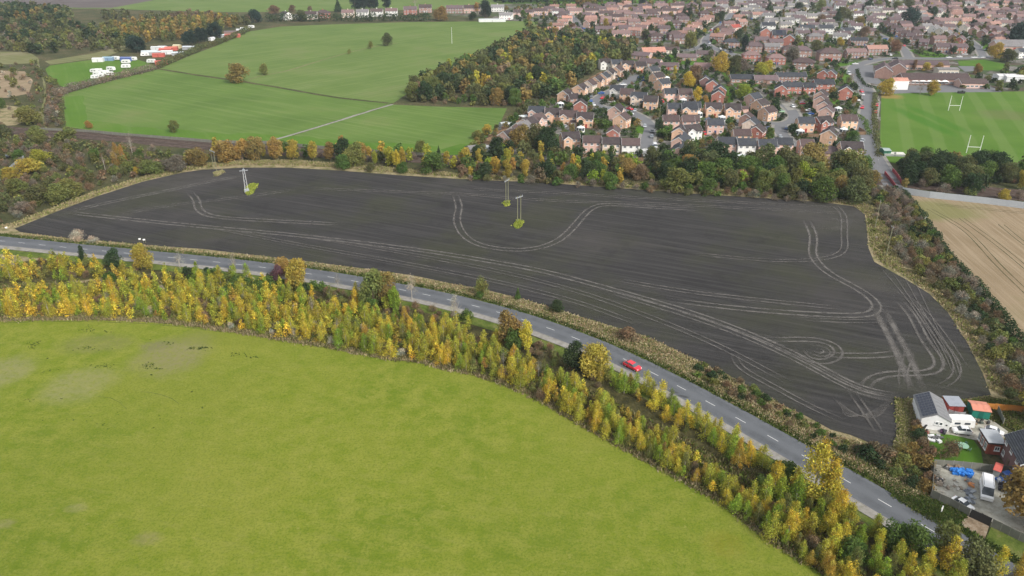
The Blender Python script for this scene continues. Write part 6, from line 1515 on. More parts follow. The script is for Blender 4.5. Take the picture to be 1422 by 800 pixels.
# ================================================================== hedges
hedge([(84,133),(110,124),(140,116),(180,106),(214,97)], 7, 5.0, 'grey_brown', 'bushy brown hedge between the paddock and wheat field', dens=4, size=.9, twig=.7)
hedge([(222,94),(240,86),(262,77),(280,68),(300,62),(320,55),(345,43)], 6, 4.6, 'mid_olive', 'ragged hedge along the yards and upper wheat field', dens=3.5, size=.9)
hedge([(372,30),(420,30),(470,29.5),(520,30),(560,29),(592,29)], 8, 8.5, 'dark_green', 'long dark hedge under the field-top row of houses', dens=2.5, size=1.5)
hedge([(1252,268),(1262,280),(1285,310),(1311,350),(1335,378),(1361,403),(1395,449),(1422,480),(1450,510)], 2.4, 2.3, 'dark_green', 'long dark clipped hedge bordering the stubble field', dens=7, size=.5)
hedge([(1216,131),(1214,150),(1215,175),(1217,200),(1222,218)], 2.6, 2.0, 'mid_olive', 'hedge between the estate road and playing field', dens=1.8, size=.7)
hedge([(1190,98),(1193,108),(1202,119),(1215,123)], 2, 1.6, 'dark_green', 'curved hedge round the small school playground', dens=1.5, size=.7)
hedge([(88,177),(86,160),(86,140)], 2.5, 2.0, 'mid_olive', 'thin hedge at the left end of the wheat field', dens=1.5, size=.7)
hedge([(1165,158),(1185,160),(1200,170),(1206,188)], 2.5, 2.2, 'green', 'short garden hedge beside the main estate road', dens=1.5, size=.7)
hedge([(905,156),(925,158),(948,160)], 3, 2.2, 'dark_green', 'dark hedge along the lane above the lane-end houses', dens=1.5, size=.7)
hedge([(1262,562),(1266,580),(1272,600),(1280,618)], 1.2, 1.3, 'brown', 'low brown hedge down the outside of the barn garden', dens=4, size=.3, twig=.5)
for (pts, lab, col) in (([(770,68),(800,62),(830,64)], 'hedge behind the upper wood houses', 'green'), ([(1268,72),(1290,78),(1322,80)], 'low dark hedge round the corner green', 'dark_green'), ([(1060,60),(1090,63),(1120,66)], 'dark hedge under the solar roofs', 'dark_green'),
                         ([(950,50),(965,49),(985,47)], 'hedge at the stepped street bend', 'green'), ([(1118,52),(1150,56),(1190,60)], 'hedge beside the north estate junction', 'olive')):
    hedge(pts, 3, 2.2, col, lab, dens=.9, size=1.0)

# ================================================================== single trees that can be told apart
def T(kind, c, x, y, h, col, label, wf=1.0): tree(kind, at(c, x, y), h, col, label, wf=wf)
# by the main road
T('round','O',710,262,8.8,'gold','golden roadside oak at the left, white signs behind it',.82)
T('shrub','O',672,268,2.6,'russet','red-brown bush at the golden roadside oak foot')
T('round','O',570,262,7.0,'dark_green','dark green round tree left of the golden roadside oak',.85)
T('tall','O',412,225,5.5,'dark_green','small dark pointed tree above the roadside lay-by',.8)
T('round','J',130,215,5.5,'purple','dark purple shrub tree beside the orange roadside pair',.8)
T('round','J',155,195,7.0,'orange','orange crown behind the roadside bronze tree',.8)
T('round','J',228,245,9.2,'gold','big golden roadside tree with green base',.9)
T('round','J',195,245,4.0,'orange','small orange bush at the golden roadside tree foot')
T('round','J',600,330,11,'olive','tall olive roadside tree screening the road, left part',.85)
T('round','J',665,315,9.5,'bronze','bronze roadside tree joined to the olive one',.8)
T('tall','J',705,370,8.0,'lime','lime green tree at the bronze tree right side',.85)
T('bare','J',790,310,8.5,'pale_twig','pale leafless tree overhanging the road, left one')
T('bare','J',1010,430,9.5,'pale_twig','tall pale leafless tree before the roadside grass')
T('bare','J',425,262,6.0,'grey','small pale leafless tree by the road dashes')
T('bare','O',890,262,6.5,'pale_twig','pale leafless sapling right of the golden roadside oak')
T('bare','O',1160,280,7.0,'grey','grey leafless sapling on the road edge, left half')
T('round','J',1270,530,10,'bronze','bronze and orange roadside tree left of the dashes gap',.8)
T('tall','J',1355,570,9.0,'yellow','bright yellow upright tree beside the bronze roadside tree',.8)
T('round','J',1290,565,6.5,'green','fresh green bush under the bronze roadside tree',.9)
T('round','N',440,425,9.0,'gold','orange-gold round oak overhanging the pavement before the red car',.98)
T('round','N',345,400,7.5,'dark_green','dark green tree against the orange-gold oak',.85)
T('round','N',262,118,3.6,'dark_green','dark round bush on the verge at the ploughed field edge',1.25)
T('fir','N',68,58,4.0,'green','tiny pointed green fir on the field edge verge',1.1)
T('twig','J',1140,285,6.0,'olive','twiggy olive bush on the verge above the road dashes',.8)
T('shrub','J',1125,295,2.2,'green','low green bush at the twiggy olive bush foot')
T('twig','O',390,120,4.2,'pale_twig','pale twiggy bush at the lower left field edge',1.2)
T('twig','O',465,132,2.6,'pale_twig','small straw-coloured bush next to the pale twiggy one',1.3)
T('shrub','N',600,250,3.2,'russet','reddish bramble mound on the dry verge',1.6)
T('birchb','Q',430,400,13.5,'yellow_green','tallest yellow-green birch at the roadside, right half',1.05)
T('birchb','Q',500,430,10.5,'yellow','bright yellow birch leaning on the tallest roadside birch')
T('birchb','Q',345,450,8,'lime','lime birch left of the tallest roadside birch',.9)
T('birchb','Q',80,255,7.5,'gold','slim golden-orange birch beside the dark woodland track',.75)
T('birchb','Q',1060,740,7.5,'yellow','bright yellow birch at the bottom right road edge',1.1)
T('round','Q',1045,650,6.5,'olive','olive tree with gold edge beside the bottom right road',.85)
T('round','Q',895,660,7,'green','green round tree by the road bottom right')
T('round','Q',1180,760,7.5,'mid_olive','broad olive tree at the bottom edge below the yard')
T('birchb','Q',1280,770,7,'yellow','yellow birch at the bottom edge near the corner',.9)
T('birchb','Q',1400,780,6.5,'gold','golden tree at the very bottom right corner')
T('round','F',1240,720,12,'bronze','large bronze tree hiding the right end of the yard',1.05)
T('round','E',1330,420,9.5,'gold','large golden tree at the right edge above the farmhouse',1.0)
T('twig','E',500,770,4.4,'brown','bushy brown shrub tree on the lawn',1.0)
T('shrub','E',195,490,2.2,'brown','small dark bush left of the barn')
# the field's upper edge and the railway
T('round','M',905,153,7.0,'olive','lone olive round tree on the railway fence line')
T('round','M',430,245,7,'green','dark green round bush on the dry margin, left',1.1)
T('round','M',600,262,4.4,'mid_olive','small olive bush on the dry margin')
T('round','M',795,268,5,'green','green bush on the dry margin, right',1.3)
T('round','M',435,190,10.5,'dark_green','dark green crown among the orange railway trees')
T('round','M',505,225,11,'olive','olive tree with orange top in the railway line')
T('round','M',540,205,9.5,'orange','orange crown behind the olive railway tree',.8)
T('tall','M',425,150,9,'orange','orange tree top rising behind the railway line',.8)
T('tall','M',248,190,9,'gold','golden upright tree alone in the railway line',1.1)
T('tall','M',125,190,9.5,'gold','broad golden tree left of the alone golden one',1.4)
T('tall','M',20,190,11,'orange','orange tree at the left of the golden railway trees',1.3)
T('tall','M',350,190,8.5,'bronze','bronze-yellow tree between the golden and the dark one',1.5)
T('tall','M',625,215,6.5,'yellow_green','yellow-green tree in the railway line gap',.9)
T('tall','M',715,225,9,'yellow_green','yellow-green broad tree left of the bright orange one',1.2)
T('tall','M',795,225,8,'gold','bright orange-gold tree by the green margin bush',.9)
T('tall','M',760,240,8.5,'yellow','yellow-green tree beside the bright orange-gold one',.9)
T('round','M',980,272,10,'green','large green round tree at the belt left end',1.2)
T('fir','M',1020,175,6,'dark_green','small dark conifer on the railway by the belt')
T('round','M',1375,165,9.5,'dark_green','dark round tree in front of the grey outbuilding')
T('round','L',862,14,6.5,'olive','olive round tree standing in the wheat field foot')
T('round','U',440,635,4.5,'orange','small orange bush at the wheat field foot')
T('bare','U',655,765,11,'grey','white-stemmed leaning bare tree in the left scrub',.9)
T('birchb','L',585,190,11.5,'orange','orange birch with white stem in the left scrub',.8)
T('birchb','L',612,175,9.5,'orange','second orange birch just right of its twin',.7)
T('bare','L',520,200,8,'russet','small reddish bare tree left of the orange birches')
T('round','U',1175,408,13.5,'bronze','big round bronze tree alone in the wheat fields',1.3)
T('twig','U',1305,370,8.0,'olive','small thin tree right of the big bronze field tree',.85)
T('twig','T',62,370,8,'olive','small thin tree standing on the wheat field path',.85)
T('round','T',668,227,12,'mid_olive','dull round tree alone in the upper wheat field',.95)
T('twig','T',585,243,7.5,'olive','small thin tree left of the dull round field tree',.7)
T('twig','T',482,269,5,'olive','faint low bush in the upper wheat field',.7)
# tall conifers of the yards
for i, (x, y, h) in enumerate(((655,255,13),(680,262,14),(703,258,12),(925,225,12),(950,222,13),(985,215,14),(1010,210,13),(1050,192,14),(1075,190,15))):
    T('tall','U',x,y,h,'blue_green',['tall dark cypress, left of the first yard clump','tall dark cypress, middle of the first yard clump','tall dark cypress, right of the first yard clump','dark cypress at the left of the long yard clump','second dark cypress of the long yard clump','third dark cypress of the long yard clump','fourth dark cypress of the long yard clump','big dark cypress behind the long yard clump','biggest dark cypress at the yard clump end'][i],1.5)
# field-top row trees
for x, y, h, k, col, w_, l in ((20,112,15,'round','blue_green',1.2,'big dark tree at the left end of the field-top hedge'),(510,52,18,'tall','blue_green',1.5,'dark conifer behind the white run, first'),(532,50,16,'tall','blue_green',1.5,'dark conifer behind the white run, second'),
    (556,50,15,'tall','blue_green',1.5,'dark conifer behind the white run, third'),(585,48,17,'tall','blue_green',1.6,'dark conifer behind the white run, fourth'),(606,48,16,'tall','blue_green',1.4,'dark conifer behind the white run, fifth'),
    (664,46,18,'tall','blue_green',1.7,'lone dark conifer above the white run end'),(426,60,16,'fir','dark_green',1.6,'dark pointed conifer at the beige house'),(932,102,16,'round','bronze',1.3,'large bronze tree in the field-top row'),
    (1152,85,20,'round','blue_green',.9,'dark tree beside the orange one at the terrace end'),(1112,65,13,'tall','orange',1.4,'orange tree at the terrace end'),(245,105,13,'round','mid_olive',1.2,'olive tree before the white gables'),
    (200,60,9,'round','brown',1.2,'brown tree behind the white gables'),(288,62,8,'round','brown',1.0,'brown tree behind the brick semis'),(110,70,11,'round','brown',1.6,'brown trees at the hedge left end'),
    (1090,100,10,'round','dark_green',1.2,'dark bush beside the long shed'),(805,30,12,'bare','grey_brown',2.6,'pale leafless crown behind the brick pair')):
    T(k,'T',x,y,h,col,l,w_)
# estate trees
for c, x, y, h, k, col, w_, l in (('C',1020,265,15,'round','olive',1.0,'weeping pale olive tree on the north street'),('C',1185,398,15,'round','gold',1.0,'gold weeping tree south of the bungalows'),('C',1255,398,13,'round','mid_olive',1.1,'olive tree right of the gold weeping one'),
    ('C',1010,480,11,'round','yellow',.85,'yellow tree in the gardens behind the turning circle'),('C',1045,450,12,'round','russet',.95,'russet tree behind the yellow garden tree'),('C',935,415,7,'tall','yellow',1.0,'small bright yellow tree near the turning circle'),
    ('C',1060,570,10,'tall','yellow',1.2,'bright golden-yellow tree by the red gables'),('C',1100,575,6,'round','orange',.9,'orange tree touching the golden-yellow one'),('C',1310,545,9.5,'round','lime',1.15,'big round lime green tree on the estate green'),
    ('C',985,105,15,'fir','dark_green',1.5,'left of the twin dark firs'),('C',1018,98,15,'fir','dark_green',1.5,'right of the twin dark firs'),('C',1185,118,12,'round','dark_green',1.1,'dark fir-like tree right of the street bend'),
    ('C',1315,285,14,'tall','blue_green',1.2,'tall cypress by the hip roofs'),('C',1283,215,10,'round','dark_green',1.0,'dark tree behind the tall cypress'),('C',775,215,10,'round','mid_olive',1.0,'olive tree at the pale stepped row foot'),
    ('C',905,165,9,'round','green',1.3,'bright green garden tree in the north blocks'),('C',557,165,12,'tall','gold',1.1,'orange-gold tree among the upper terraces'),('C',372,175,9,'round','russet',1.1,'russet tree above the wood'),
    ('C',420,30,14,'round','orange',1.2,'vivid orange tree at the top edge green'),('C',480,26,13,'round','gold',1.3,'golden tree right of the vivid orange one'),('C',615,40,18,'tall','blue_green',1.3,'dark conifer at the top edge, left'),
    ('C',755,35,15,'round','blue_green',.9,'dark conifer at the top edge, right'),('C',650,50,10,'tall','russet',.8,'red-leaved tree beside the top left conifer'),('C',668,10,10,'round','gold',1.2,'golden tree on the top edge'),
    ('C',105,100,10,'round','green',1.0,'green tree by the field corner terrace'),('D',30,70,15,'fir','dark_green',1.5,'dark fir in the white terraces'),('D',190,75,14,'round','dark_green',1.2,'dark round tree in the white terraces'),
    ('D',405,115,15,'fir','dark_green',1.5,'dark pointed fir at the street junction'),('D',440,105,14,'round','mid_olive',1.3,'olive bushy clump beside the junction fir'),('D',310,60,14,'round','olive',1.3,'pale olive tree upper left of the junction'),
    ('D',570,60,13,'round','dark_green',1.2,'dark tree on the top line, left'),('D',620,50,12,'round','olive',1.2,'olive tree on the top line, middle'),('D',790,50,14,'round','mid_olive',1.2,'dull olive tree on the top line, right'),('D',728,60,13,'round','olive',1.2,'pale olive tree on the top line'),
    ('D',518,145,11,'round','bronze',1.2,'orange-bronze street tree at the junction'),('D',545,205,11,'round','brown',1.2,'brown leafless street tree below the bronze one'),('D',800,150,21,'round','blue_green',1.15,'great spreading dark tree, upper right'),
    ('D',920,105,15,'round','dark_green',.9,'dark leafless-looking tree right of the great one'),('D',310,140,12,'round','brown',1.0,'pale brown tree in the white terraces'),('D',415,250,8,'round','gold',1.1,'golden garden tree beside the white gable'),
    ('D',285,280,10,'round','mid_olive',1.3,'olive trees before the hipped pair'),('D',350,280,8,'round','green',1.6,'green bushes before the hipped pair'),('D',200,265,6,'round','lime',1.0,'lime green bush near the red gable'),
    ('D',715,285,11,'round','russet',1.2,'russet tree by the road corner'),('D',668,520,11,'round','gold',1.05,'golden tree beside the white sight screen'),('D',915,520,10,'round','gold',1.0,'golden-brown tree before the school range'),
    ('D',855,515,8,'bare','russet',1.4,'reddish bare tree before the school range'),('D',480,475,9,'bare','brown',2.2,'brown leafless tree by the road bend'),('D',820,385,8,'tall','darkred' if False else 'russet',1.0,'russet tree before the rear school range'),
    ('D',885,390,7,'round','gold',1.0,'golden bush before the rear school range'),('D',955,390,7,'round','bronze',1.0,'bronze bush before the rear school range'),('D',1165,405,8,'round','orange',.9,'small orange tree right of the school annexe'),
    ('D',1265,320,13,'round','gold',1.1,'golden tree at the right road end'),('D',1330,340,11,'round','mid_olive',1.3,'olive trees right of the golden road-end tree'),('D',1370,250,20,'round','blue_green',1.2,'mass of dark crowns at the right edge, left part'),
    ('D',1410,235,20,'round','blue_green',1.2,'mass of dark crowns at the right edge, right part'),('D',1345,20,12,'round','blue_green',1.2,'dark tree on the top right edge'),('D',20,395,9,'round','yellow',1.2,'yellow-green tree below the hipped houses'),
    ('D',90,520,7,'round','grey_brown',1.1,'leafless garden tree among the slate roofs'),('B',525,215,9,'bare','russet',1.8,'reddish bare tree at the lime tree side'),('B',130,180,9,'round','brown',1.0,'brown tree left of the red gables'),
    ('B',575,490,5,'round','green',1.0,'round green bush beside the parked row'),('B',965,530,6,'tall','green',1.0,'small green conifer before the buff gable'),('B',1075,530,7,'round','green',1.2,'green bushes beside the main road corner'),
    ('B',710,30,13,'round','grey_brown',1.0,'leafless round crown by the hipped pair'),('B',520,105,9,'round','yellow_green',1.4,'yellow-green tree before the red hipped pair'),('B',390,80,9,'round','grey_brown',1.8,'grey leafless trees right of the gold weeping one'),
    ('A',1220,475,9,'tall','dark_green',1.1,'dark conifer on the lane hedge'),('A',1340,380,6,'tall','dark_green',1.1,'dark conifer before the lane garages'),('A',1022,140,5,'tall','dark_green',1.0,'small dark conifer in the turning bay'),
    ('A',340,400,5.5,'tall','green',1.2,'bright green conifer above the stepping row'),('A',860,430,5,'shrub','green',2.2,'spreading green bushes in the triangular garden'),('A',1275,490,5.5,'shrub','green',1.6,'green bushes in the lane corner garden'),
    ('A',545,480,5,'tall','russet',1.0,'small russet tree in the driveway court'),('A',605,425,3.5,'shrub','olive',1.4,'olive bush at the driveway court entrance'),('A',740,300,8,'tall','dark_green',.01 + .9,'slim dark tree near the crescent bend')):
    T(k,c,x,y,h,col,l,w_)
# big oaks standing in front of the estate, part of the belt but plain to pick out
for x, y, h, col, w_, l in ((395,235,12.5,'dark_green',1.35,'large dark oak before the white conservatory house'),(670,235,12,'mid_olive',1.0,'olive oak in the belt below the slate roofs'),(790,255,12.5,'mid_olive',1.0,'tall olive oak left of the bronze one'),
    (955,255,13.5,'bronze',1.25,'big bronze oak in the belt below the estate'),(1180,275,12,'olive',1.25,'olive-gold oak near the bridge end of the belt'),(225,215,12,'mid_olive',.8,'olive oak at the left of the large dark oak'),
    (725,330,7.5,'gold',1.35,'bright golden tree low in the belt'),(535,320,7,'russet',1.1,'russet round tree low in the belt'),(890,305,9.5,'lime',1.1,'fresh lime-green tree low in the belt'),(1100,380,8,'bronze',.9,'bronze tree in front, right part of the belt'),
    (1010,410,9.5,'green',1.35,'large green tree at the field edge, right part'),(1235,385,11,'mid_olive',1.0,'dull olive tree last in the belt'),(160,355,10,'olive',1.45,'broad olive tree at the field edge'),(245,260,9,'orange',1.2,'orange-leaved crown behind the broad olive tree'),
    (425,285,9,'green',1.5,'wide green crown below the large dark oak'),(820,400,6.5,'mid_olive',1.3,'olive bush tree at the field edge, middle'),(345,370,6.5,'green',1.3,'green bush tree at the field edge, left')):
    T('round','K',x,y,h,col,l,w_)
for x, y, h, col, w_, l in ((370,560,12,'bronze',.95,'bronze-olive oak hiding the stepping row foot'),(455,565,12.5,'mid_olive',1.0,'olive oak before the driveway court'),(535,590,12.5,'dark_green',1.0,'dark oak before the three-house row'),
    (215,600,8.5,'dark_green',.9,'dark round oak beside the slim white shed'),(160,480,6,'gold',1.0,'small gold tree at the field corner by the sheds'),(100,505,5,'olive',1.4,'olive bush at the railway corner of the field')):
    T('round','A',x,y,h,col,l,w_)
# left scrub, big bushes
for x, y, h, col, w_, l in ((150,215,7,'gold',2.0,'broad golden bush at the left edge'),(60,250,6,'gold',1.4,'golden bush below the left edge yard'),(200,175,7.5,'yellow_green',1.4,'golden-green bush beside the broad golden one'),(95,150,5,'green',1.2,'green bush beside the left edge car'),
    (355,330,7.5,'olive',1.5,'big pale olive bush, right of three by the field'),(290,360,7.5,'olive',1.4,'big pale olive bush, middle of three by the field'),(190,370,8,'mid_olive',1.5,'big pale olive bush, left of three by the field'),(90,320,7,'olive',1.5,'olive-gold bush left of the three pale ones'),
    (120,415,5,'grey_brown',1.4,'grey bare bush under the left olive bushes'),(750,220,6.5,'olive',1.9,'pale olive mound near the field top margin'),(400,225,5,'olive',1.0,'small olive tree in the left scrub'),(470,150,5.5,'green',1.3,'green bush left of the orange birches'),
    (690,150,5,'green',1.2,'green bush below the white-stemmed bare tree'),(675,225,4,'gold',.8,'gold bush beside the pale olive mound'),(870,205,7,'grey_brown',1.6,'grey-brown bush at the field corner'),(975,180,8,'bronze',1.5,'bronze bush right of the corner bush'),
    (340,50,6.5,'olive',1.8,'olive-gold bush on the railway bank'),(185,45,6.5,'olive',1.6,'olive bush on the railway bank, left'),(200,70,6,'olive',1.3,'second olive bush under the railway bank one'),(20,35,6,'mid_olive',1.8,'dull bush at the left railway edge'),
    (1200,150,10,'orange',1.0,'orange tree right of the corner pole'),(1120,160,10,'orange',1.3,'broad orange tree at the corner pole'),(1265,150,11,'bronze',1.0,'bronze tree by the dry margin corner')):
    T('round','L',x,y,h,col,l,w_)
T('round','U',145,612,10,'olive',  'big olive bush above the railway at the left',1.5)
T('round','U',15,535,6,'green','green round bush at the left edge heath')

# ================================================================== tree belts and scrub, scattered
def near_road(hw):
    return lambda x, y: road_dist(x, y) < hw
LEDGE = [(0,443),(60,441),(140,441),(200,443),(247,447),(309,456),(350,462),(394,470),(440,477),(477,484),(533,495),(589,501),(617,510),(659,518),(702,532),(750,554),(812,591),(869,623),(930,656),(1000,695),(1030,719),(1074,753),(1119,781),(1160,812),(1200,860)]
BM = [('birch','yellow_green',3.2,6.4,5),('birch','yellow',3.0,6.0,4.2),('birch','lime',2.8,5.8,2.8),('birch','gold',2.6,5.2,1.2),('birch','orange',2.0,4.2,.7),('birch','olive',2.4,5.2,2.2),('twig','brown',1.6,3.0,1.2),('twig','pale_twig',1.4,2.6,.5),('shrub','olive',1.2,2.8,.8),('bare','grey',3.5,5.5,.3)]
LM['in the plantation along the meadow'] = [(110,'at the left end of the plantation'),(215,'in the plantation below the golden roadside oak'),(330,'in the plantation where the dark patches lie nearest'),(455,'in the plantation below the bronze roadside pair'),(600,'in the plantation below the olive roadside tree'),
    (700,'in the plantation below the leafless roadside trees'),(800,'in the plantation below the bright yellow upright tree'),(920,'in the plantation nearest the red car'),(1010,'in the plantation along the dark woodland track'),(1090,'in the plantation below the slim golden-orange birch'),(2000,'in the plantation foot by the tallest birch')]
LM['behind the plantation towards the road'] = [(300,'behind the plantation by the golden roadside oak'),(450,'behind the plantation by the bronze roadside pair'),(590,'behind the plantation by the olive roadside tree'),(2000,'behind the plantation by the leafless roadside trees')]
LM['in the band beside the pavement'] = [(930,'in the pavement band just below the red car'),(1010,'in the pavement band facing the bramble bank'),(2000,'in the pavement band by the slim golden-orange birch')]
LM['at the wide lower end of the plantation'] = [(1160,'round the tallest roadside birch'),(1230,'between the tallest birch and the green round tree'),(1290,'by the bottom right road edge'),(2000,'in the bottom right corner below the yard')]
LM['in the scrub strip beside the stubble field'] = [(1250,'in the scrub just below the railway bridge'),(1290,'in the scrub strip beside the dry bank pole'),(1330,'in the scrub strip at its middle'),(1375,'in the scrub strip beside the field curve'),(2000,'in the scrub strip above the farm sheds')]
LM['in the belt between field and estate'] = [(930,'in the belt left of the broad olive tree'),(1010,'in the belt below the large dark oak'),(1090,'in the belt round the low golden tree'),(1150,'in the belt below the big bronze oak'),(2000,'in the belt beside the railway bridge')]
LM['in the autumn belt left of the estate'] = [(700,'in the autumn belt by the grey outbuilding'),(770,'in the autumn belt below the olive oaks'),(2000,'in the autumn belt below the three-house row')]
LM['in the oak wood between fields and estate'] = [(620,'in the oak wood at its left tip'),(680,'in the oak wood above the wheat field corner'),(740,'in the oak wood middle'),(800,'in the oak wood behind the gabled row'),(2000,'in the oak wood near the cul-de-sac head')]
LM['in the scrub left of the ploughed field'] = [(60,'in the scrub at the left edge'),(130,'in the scrub beside the three pale olive bushes'),(200,'in the scrub round the orange birches'),(2000,'in the scrub near the corner twin pole')]
LM['in a garden of the near estate'] = [(780,'in a garden beside the driveway court'),(850,'in a garden by the crescent'),(920,'in a garden near the lane'),(1000,'in a garden of the gabled row'),(1090,'in a garden by the brick parking court'),(2000,'in a garden beside the estate road')]
LM['in the gardens of the older town'] = [(850,'in a garden above the oak wood'),(960,'in a garden of the north streets'),(1060,'in a garden by the twin firs'),(1160,'in a garden near the solar-panelled house'),(1260,'in a garden near the great dark tree'),(1340,'in a garden behind the school road'),(2000,'in a garden at the far right')]
PW = 'in the plantation along the meadow'
zone(LEDGE + [(1180,790),(1120,738),(1070,708),(1038,696),(1000,670),(933,616),(897,600),(857,573),(812,546),(756,520),(700,496),(600,462),(500,440),(400,416),(300,406),(200,403),(100,407),(0,413),(-70,416),(-70,444)], 1.72, BM, PW, 21, near_road(9))
zone([(-60,372),(60,364),(130,368),(150,378),(142,388),(60,392),(-60,396)], 2.5, BM, 'in the clump left of the dark roadside tree', 22, near_road(9))
zone([(150,384),(260,388),(330,390),(400,400),(470,418),(560,440),(640,462),(700,484),(700,500),(600,466),(500,444),(400,420),(300,409),(200,405),(150,400)], 2.9, BM + [('shrub','green',2,3.5,3),('shrub','olive',2,3.5,2)], 'behind the plantation towards the road', 23, near_road(9))
BR = [('birchb','yellow_green',4.5,7.8,4),('birchb','yellow',4.5,7.2,3),('birchb','lime',4,7.2,2.6),('birchb','olive',3.8,6.8,2.6),('birchb','gold',3.5,6,1.2),('birch','orange',2.5,4,.8),('twig','brown',2.2,3.8,.8),('round','green',4,6.5,1.2)]
zone([(830,515),(880,535),(960,580),(1040,622),(1085,648),(1072,660),(1010,632),(950,600),(905,570),(860,545),(812,522)], 2.1, [m for m in BM if m[0] == 'birch'], 'in the band beside the pavement', 24, near_road(7.5))
zone([(1090,655),(1130,676),(1174,703),(1225,738),(1283,773),(1340,800),(1420,850),(1420,900),(1220,880),(1160,800),(1119,772),(1060,725),(1040,700)], 2.35, BR, 'at the wide lower end of the plantation', 25, near_road(9.5))
zone([(262,378),(355,386),(430,402),(420,412),(330,400),(262,393)], 3.0, [('shrub','green',2,3.6,3),('shrub','dark_green',2,3.6,2),('shrub','olive',2,3.5,2),('birch','lime',4,6,2)], 'on the bank under the roadside trees', 26, near_road(7))
zone([(430,400),(520,415),(600,432),(660,446),(650,456),(560,438),(470,420)], 3.0, [('shrub','green',2,3.6,2),('twig','brown',1.5,3,4),('birch','yellow_green',3.5,5.5,2)], 'below the leafless roadside trees', 27, near_road(7))
zone([(740,478),(800,500),(850,530),(830,540),(780,512),(735,492)], 3.0, [('twig','brown',1.5,3,4),('shrub','brown',1.5,2.6,3),('birch','olive',3,4.5,1)], 'in the dark dip below the orange-gold oak', 28, near_road(8))
# verge brambles on the far side of the road
VM = [('shrub','dark_green',1.2,2.2,3),('shrub','green',1.2,2.2,4),('shrub','olive',1.2,2.0,2),('shrub','brown',1.2,2.2,3),('twig','brown',1.2,2.4,2)]
zone([(962,510),(975,505),(1000,517),(1030,532),(1060,552),(1095,574),(1070,582),(1030,562),(990,540),(965,526)], 2.0, VM, 'on the bramble bank above the road', 31, near_road(6.5))
zone([(1090,578),(1120,584),(1150,604),(1195,626),(1180,632),(1130,612),(1090,592)], 2.2, VM, 'on the bank along the field bottom', 32, near_road(6.5))
zone([(1190,628),(1240,632),(1262,622),(1275,600),(1284,610),(1292,640),(1292,690),(1270,680),(1230,655),(1195,640)], 2.3, [('shrub','brown',2,3.6,3),('shrub','olive',2,3.6,2),('shrub','dark_green',2,3.4,3),('shrub','bronze',2,3.2,2)], 'in the thicket left of the yard', 33, near_road(8))
# right scrub strip
SM = [('twig','brown',2.4,4.2,4),('twig','grey_brown',2.4,4.6,5),('shrub','olive',2.2,4,3),('shrub','mid_olive',2,4,2),('twig','grey',2.4,4.2,2),('shrub','dark_green',1.8,3.2,1.2),('shrub','green',1.5,3,.8)]
zone([(1212,268),(1236,262),(1250,270),(1262,288),(1285,318),(1308,352),(1330,380),(1356,405),(1392,455),(1422,490),(1480,560),(1422,575),(1398,545),(1376,500),(1352,462),(1325,428),(1296,398),(1262,375),(1245,352),(1240,325),(1225,300),(1214,284)], 3.0, SM, 'in the scrub strip beside the stubble field', 34)
zone([(1206,300),(1222,300),(1236,340),(1222,350),(1208,335)], 6.5, [('twig','pale_twig',1.2,2,3),('shrub','olive',1.2,2.2,2)], 'on the dry grass by the scrub strip', 35)
# belt below the estate
BL = [('round','green',7,10.5,5),('round','dark_green',7,11,4),('round','mid_olive',7,11,4.5),('round','olive',6.5,10,3),('round','bronze',6,9,1.4),('round','orange',5,7.5,.4),('round','gold',5,7.5,.4),('round','lime',5,7.5,1.2),('round','brown',5,8,.8)]
zone([(860,248),(960,258),(1060,268),(1150,277),(1196,284),(1206,270),(1210,256),(1200,244),(1150,238),(1060,236),(960,230),(880,228),(850,232)], 6.4, BL, 'in the belt between field and estate', 41)
zone([(862,246),(960,256),(1060,266),(1150,276),(1200,280),(1212,262),(1202,248),(1150,244),(1060,242),(960,238),(870,236)], 3.6, [('shrub','green',2.4,4.2,3),('shrub','dark_green',2.4,4.2,3),('shrub','olive',2.4,4,2)], 'beneath the belt trees', 45)
BL2 = [('round','green',5,8,3),('tall','gold',5,8.5,2.2),('tall','orange',5,8,1.0),('tall','yellow_green',5,8,2.6),('round','dark_green',5,8.5,2.4),('round','mid_olive',5,8,2.6),('round','lime',4,7,1.2),('round','brown',4,7,1.6)]
zone([(630,246),(700,250),(800,256),(862,262),(862,226),(800,220),(740,216),(700,214),(650,222),(630,232)], 5.4, BL2, 'in the autumn belt left of the estate', 42)
zone([(640,250),(760,257),(900,267),(1040,276),(1160,285),(1160,279),(1040,269),(900,259),(760,249),(640,243)], 3.8, [('twig','grey_brown',2.4,4,4),('shrub','mid_olive',2,3.6,3),('shrub','green',2.2,4,2.5),('twig','brown',2,3.6,2)], 'in the low fringe of the belt', 43)
zone([(290,225),(330,224),(400,218),(470,221),(560,230),(640,238),(640,228),(560,217),(470,212),(400,210),(330,208),(290,212)], 5.6, [('tall','orange',5.5,8,1.5),('tall','gold',5,8,2.2),('round','mid_olive',4,7,3.2),('round','green',4,6.5,1.4),('twig','grey_brown',2.5,4,3),('tall','yellow_green',5,8,1.6)], 'in the railway tree line', 44)
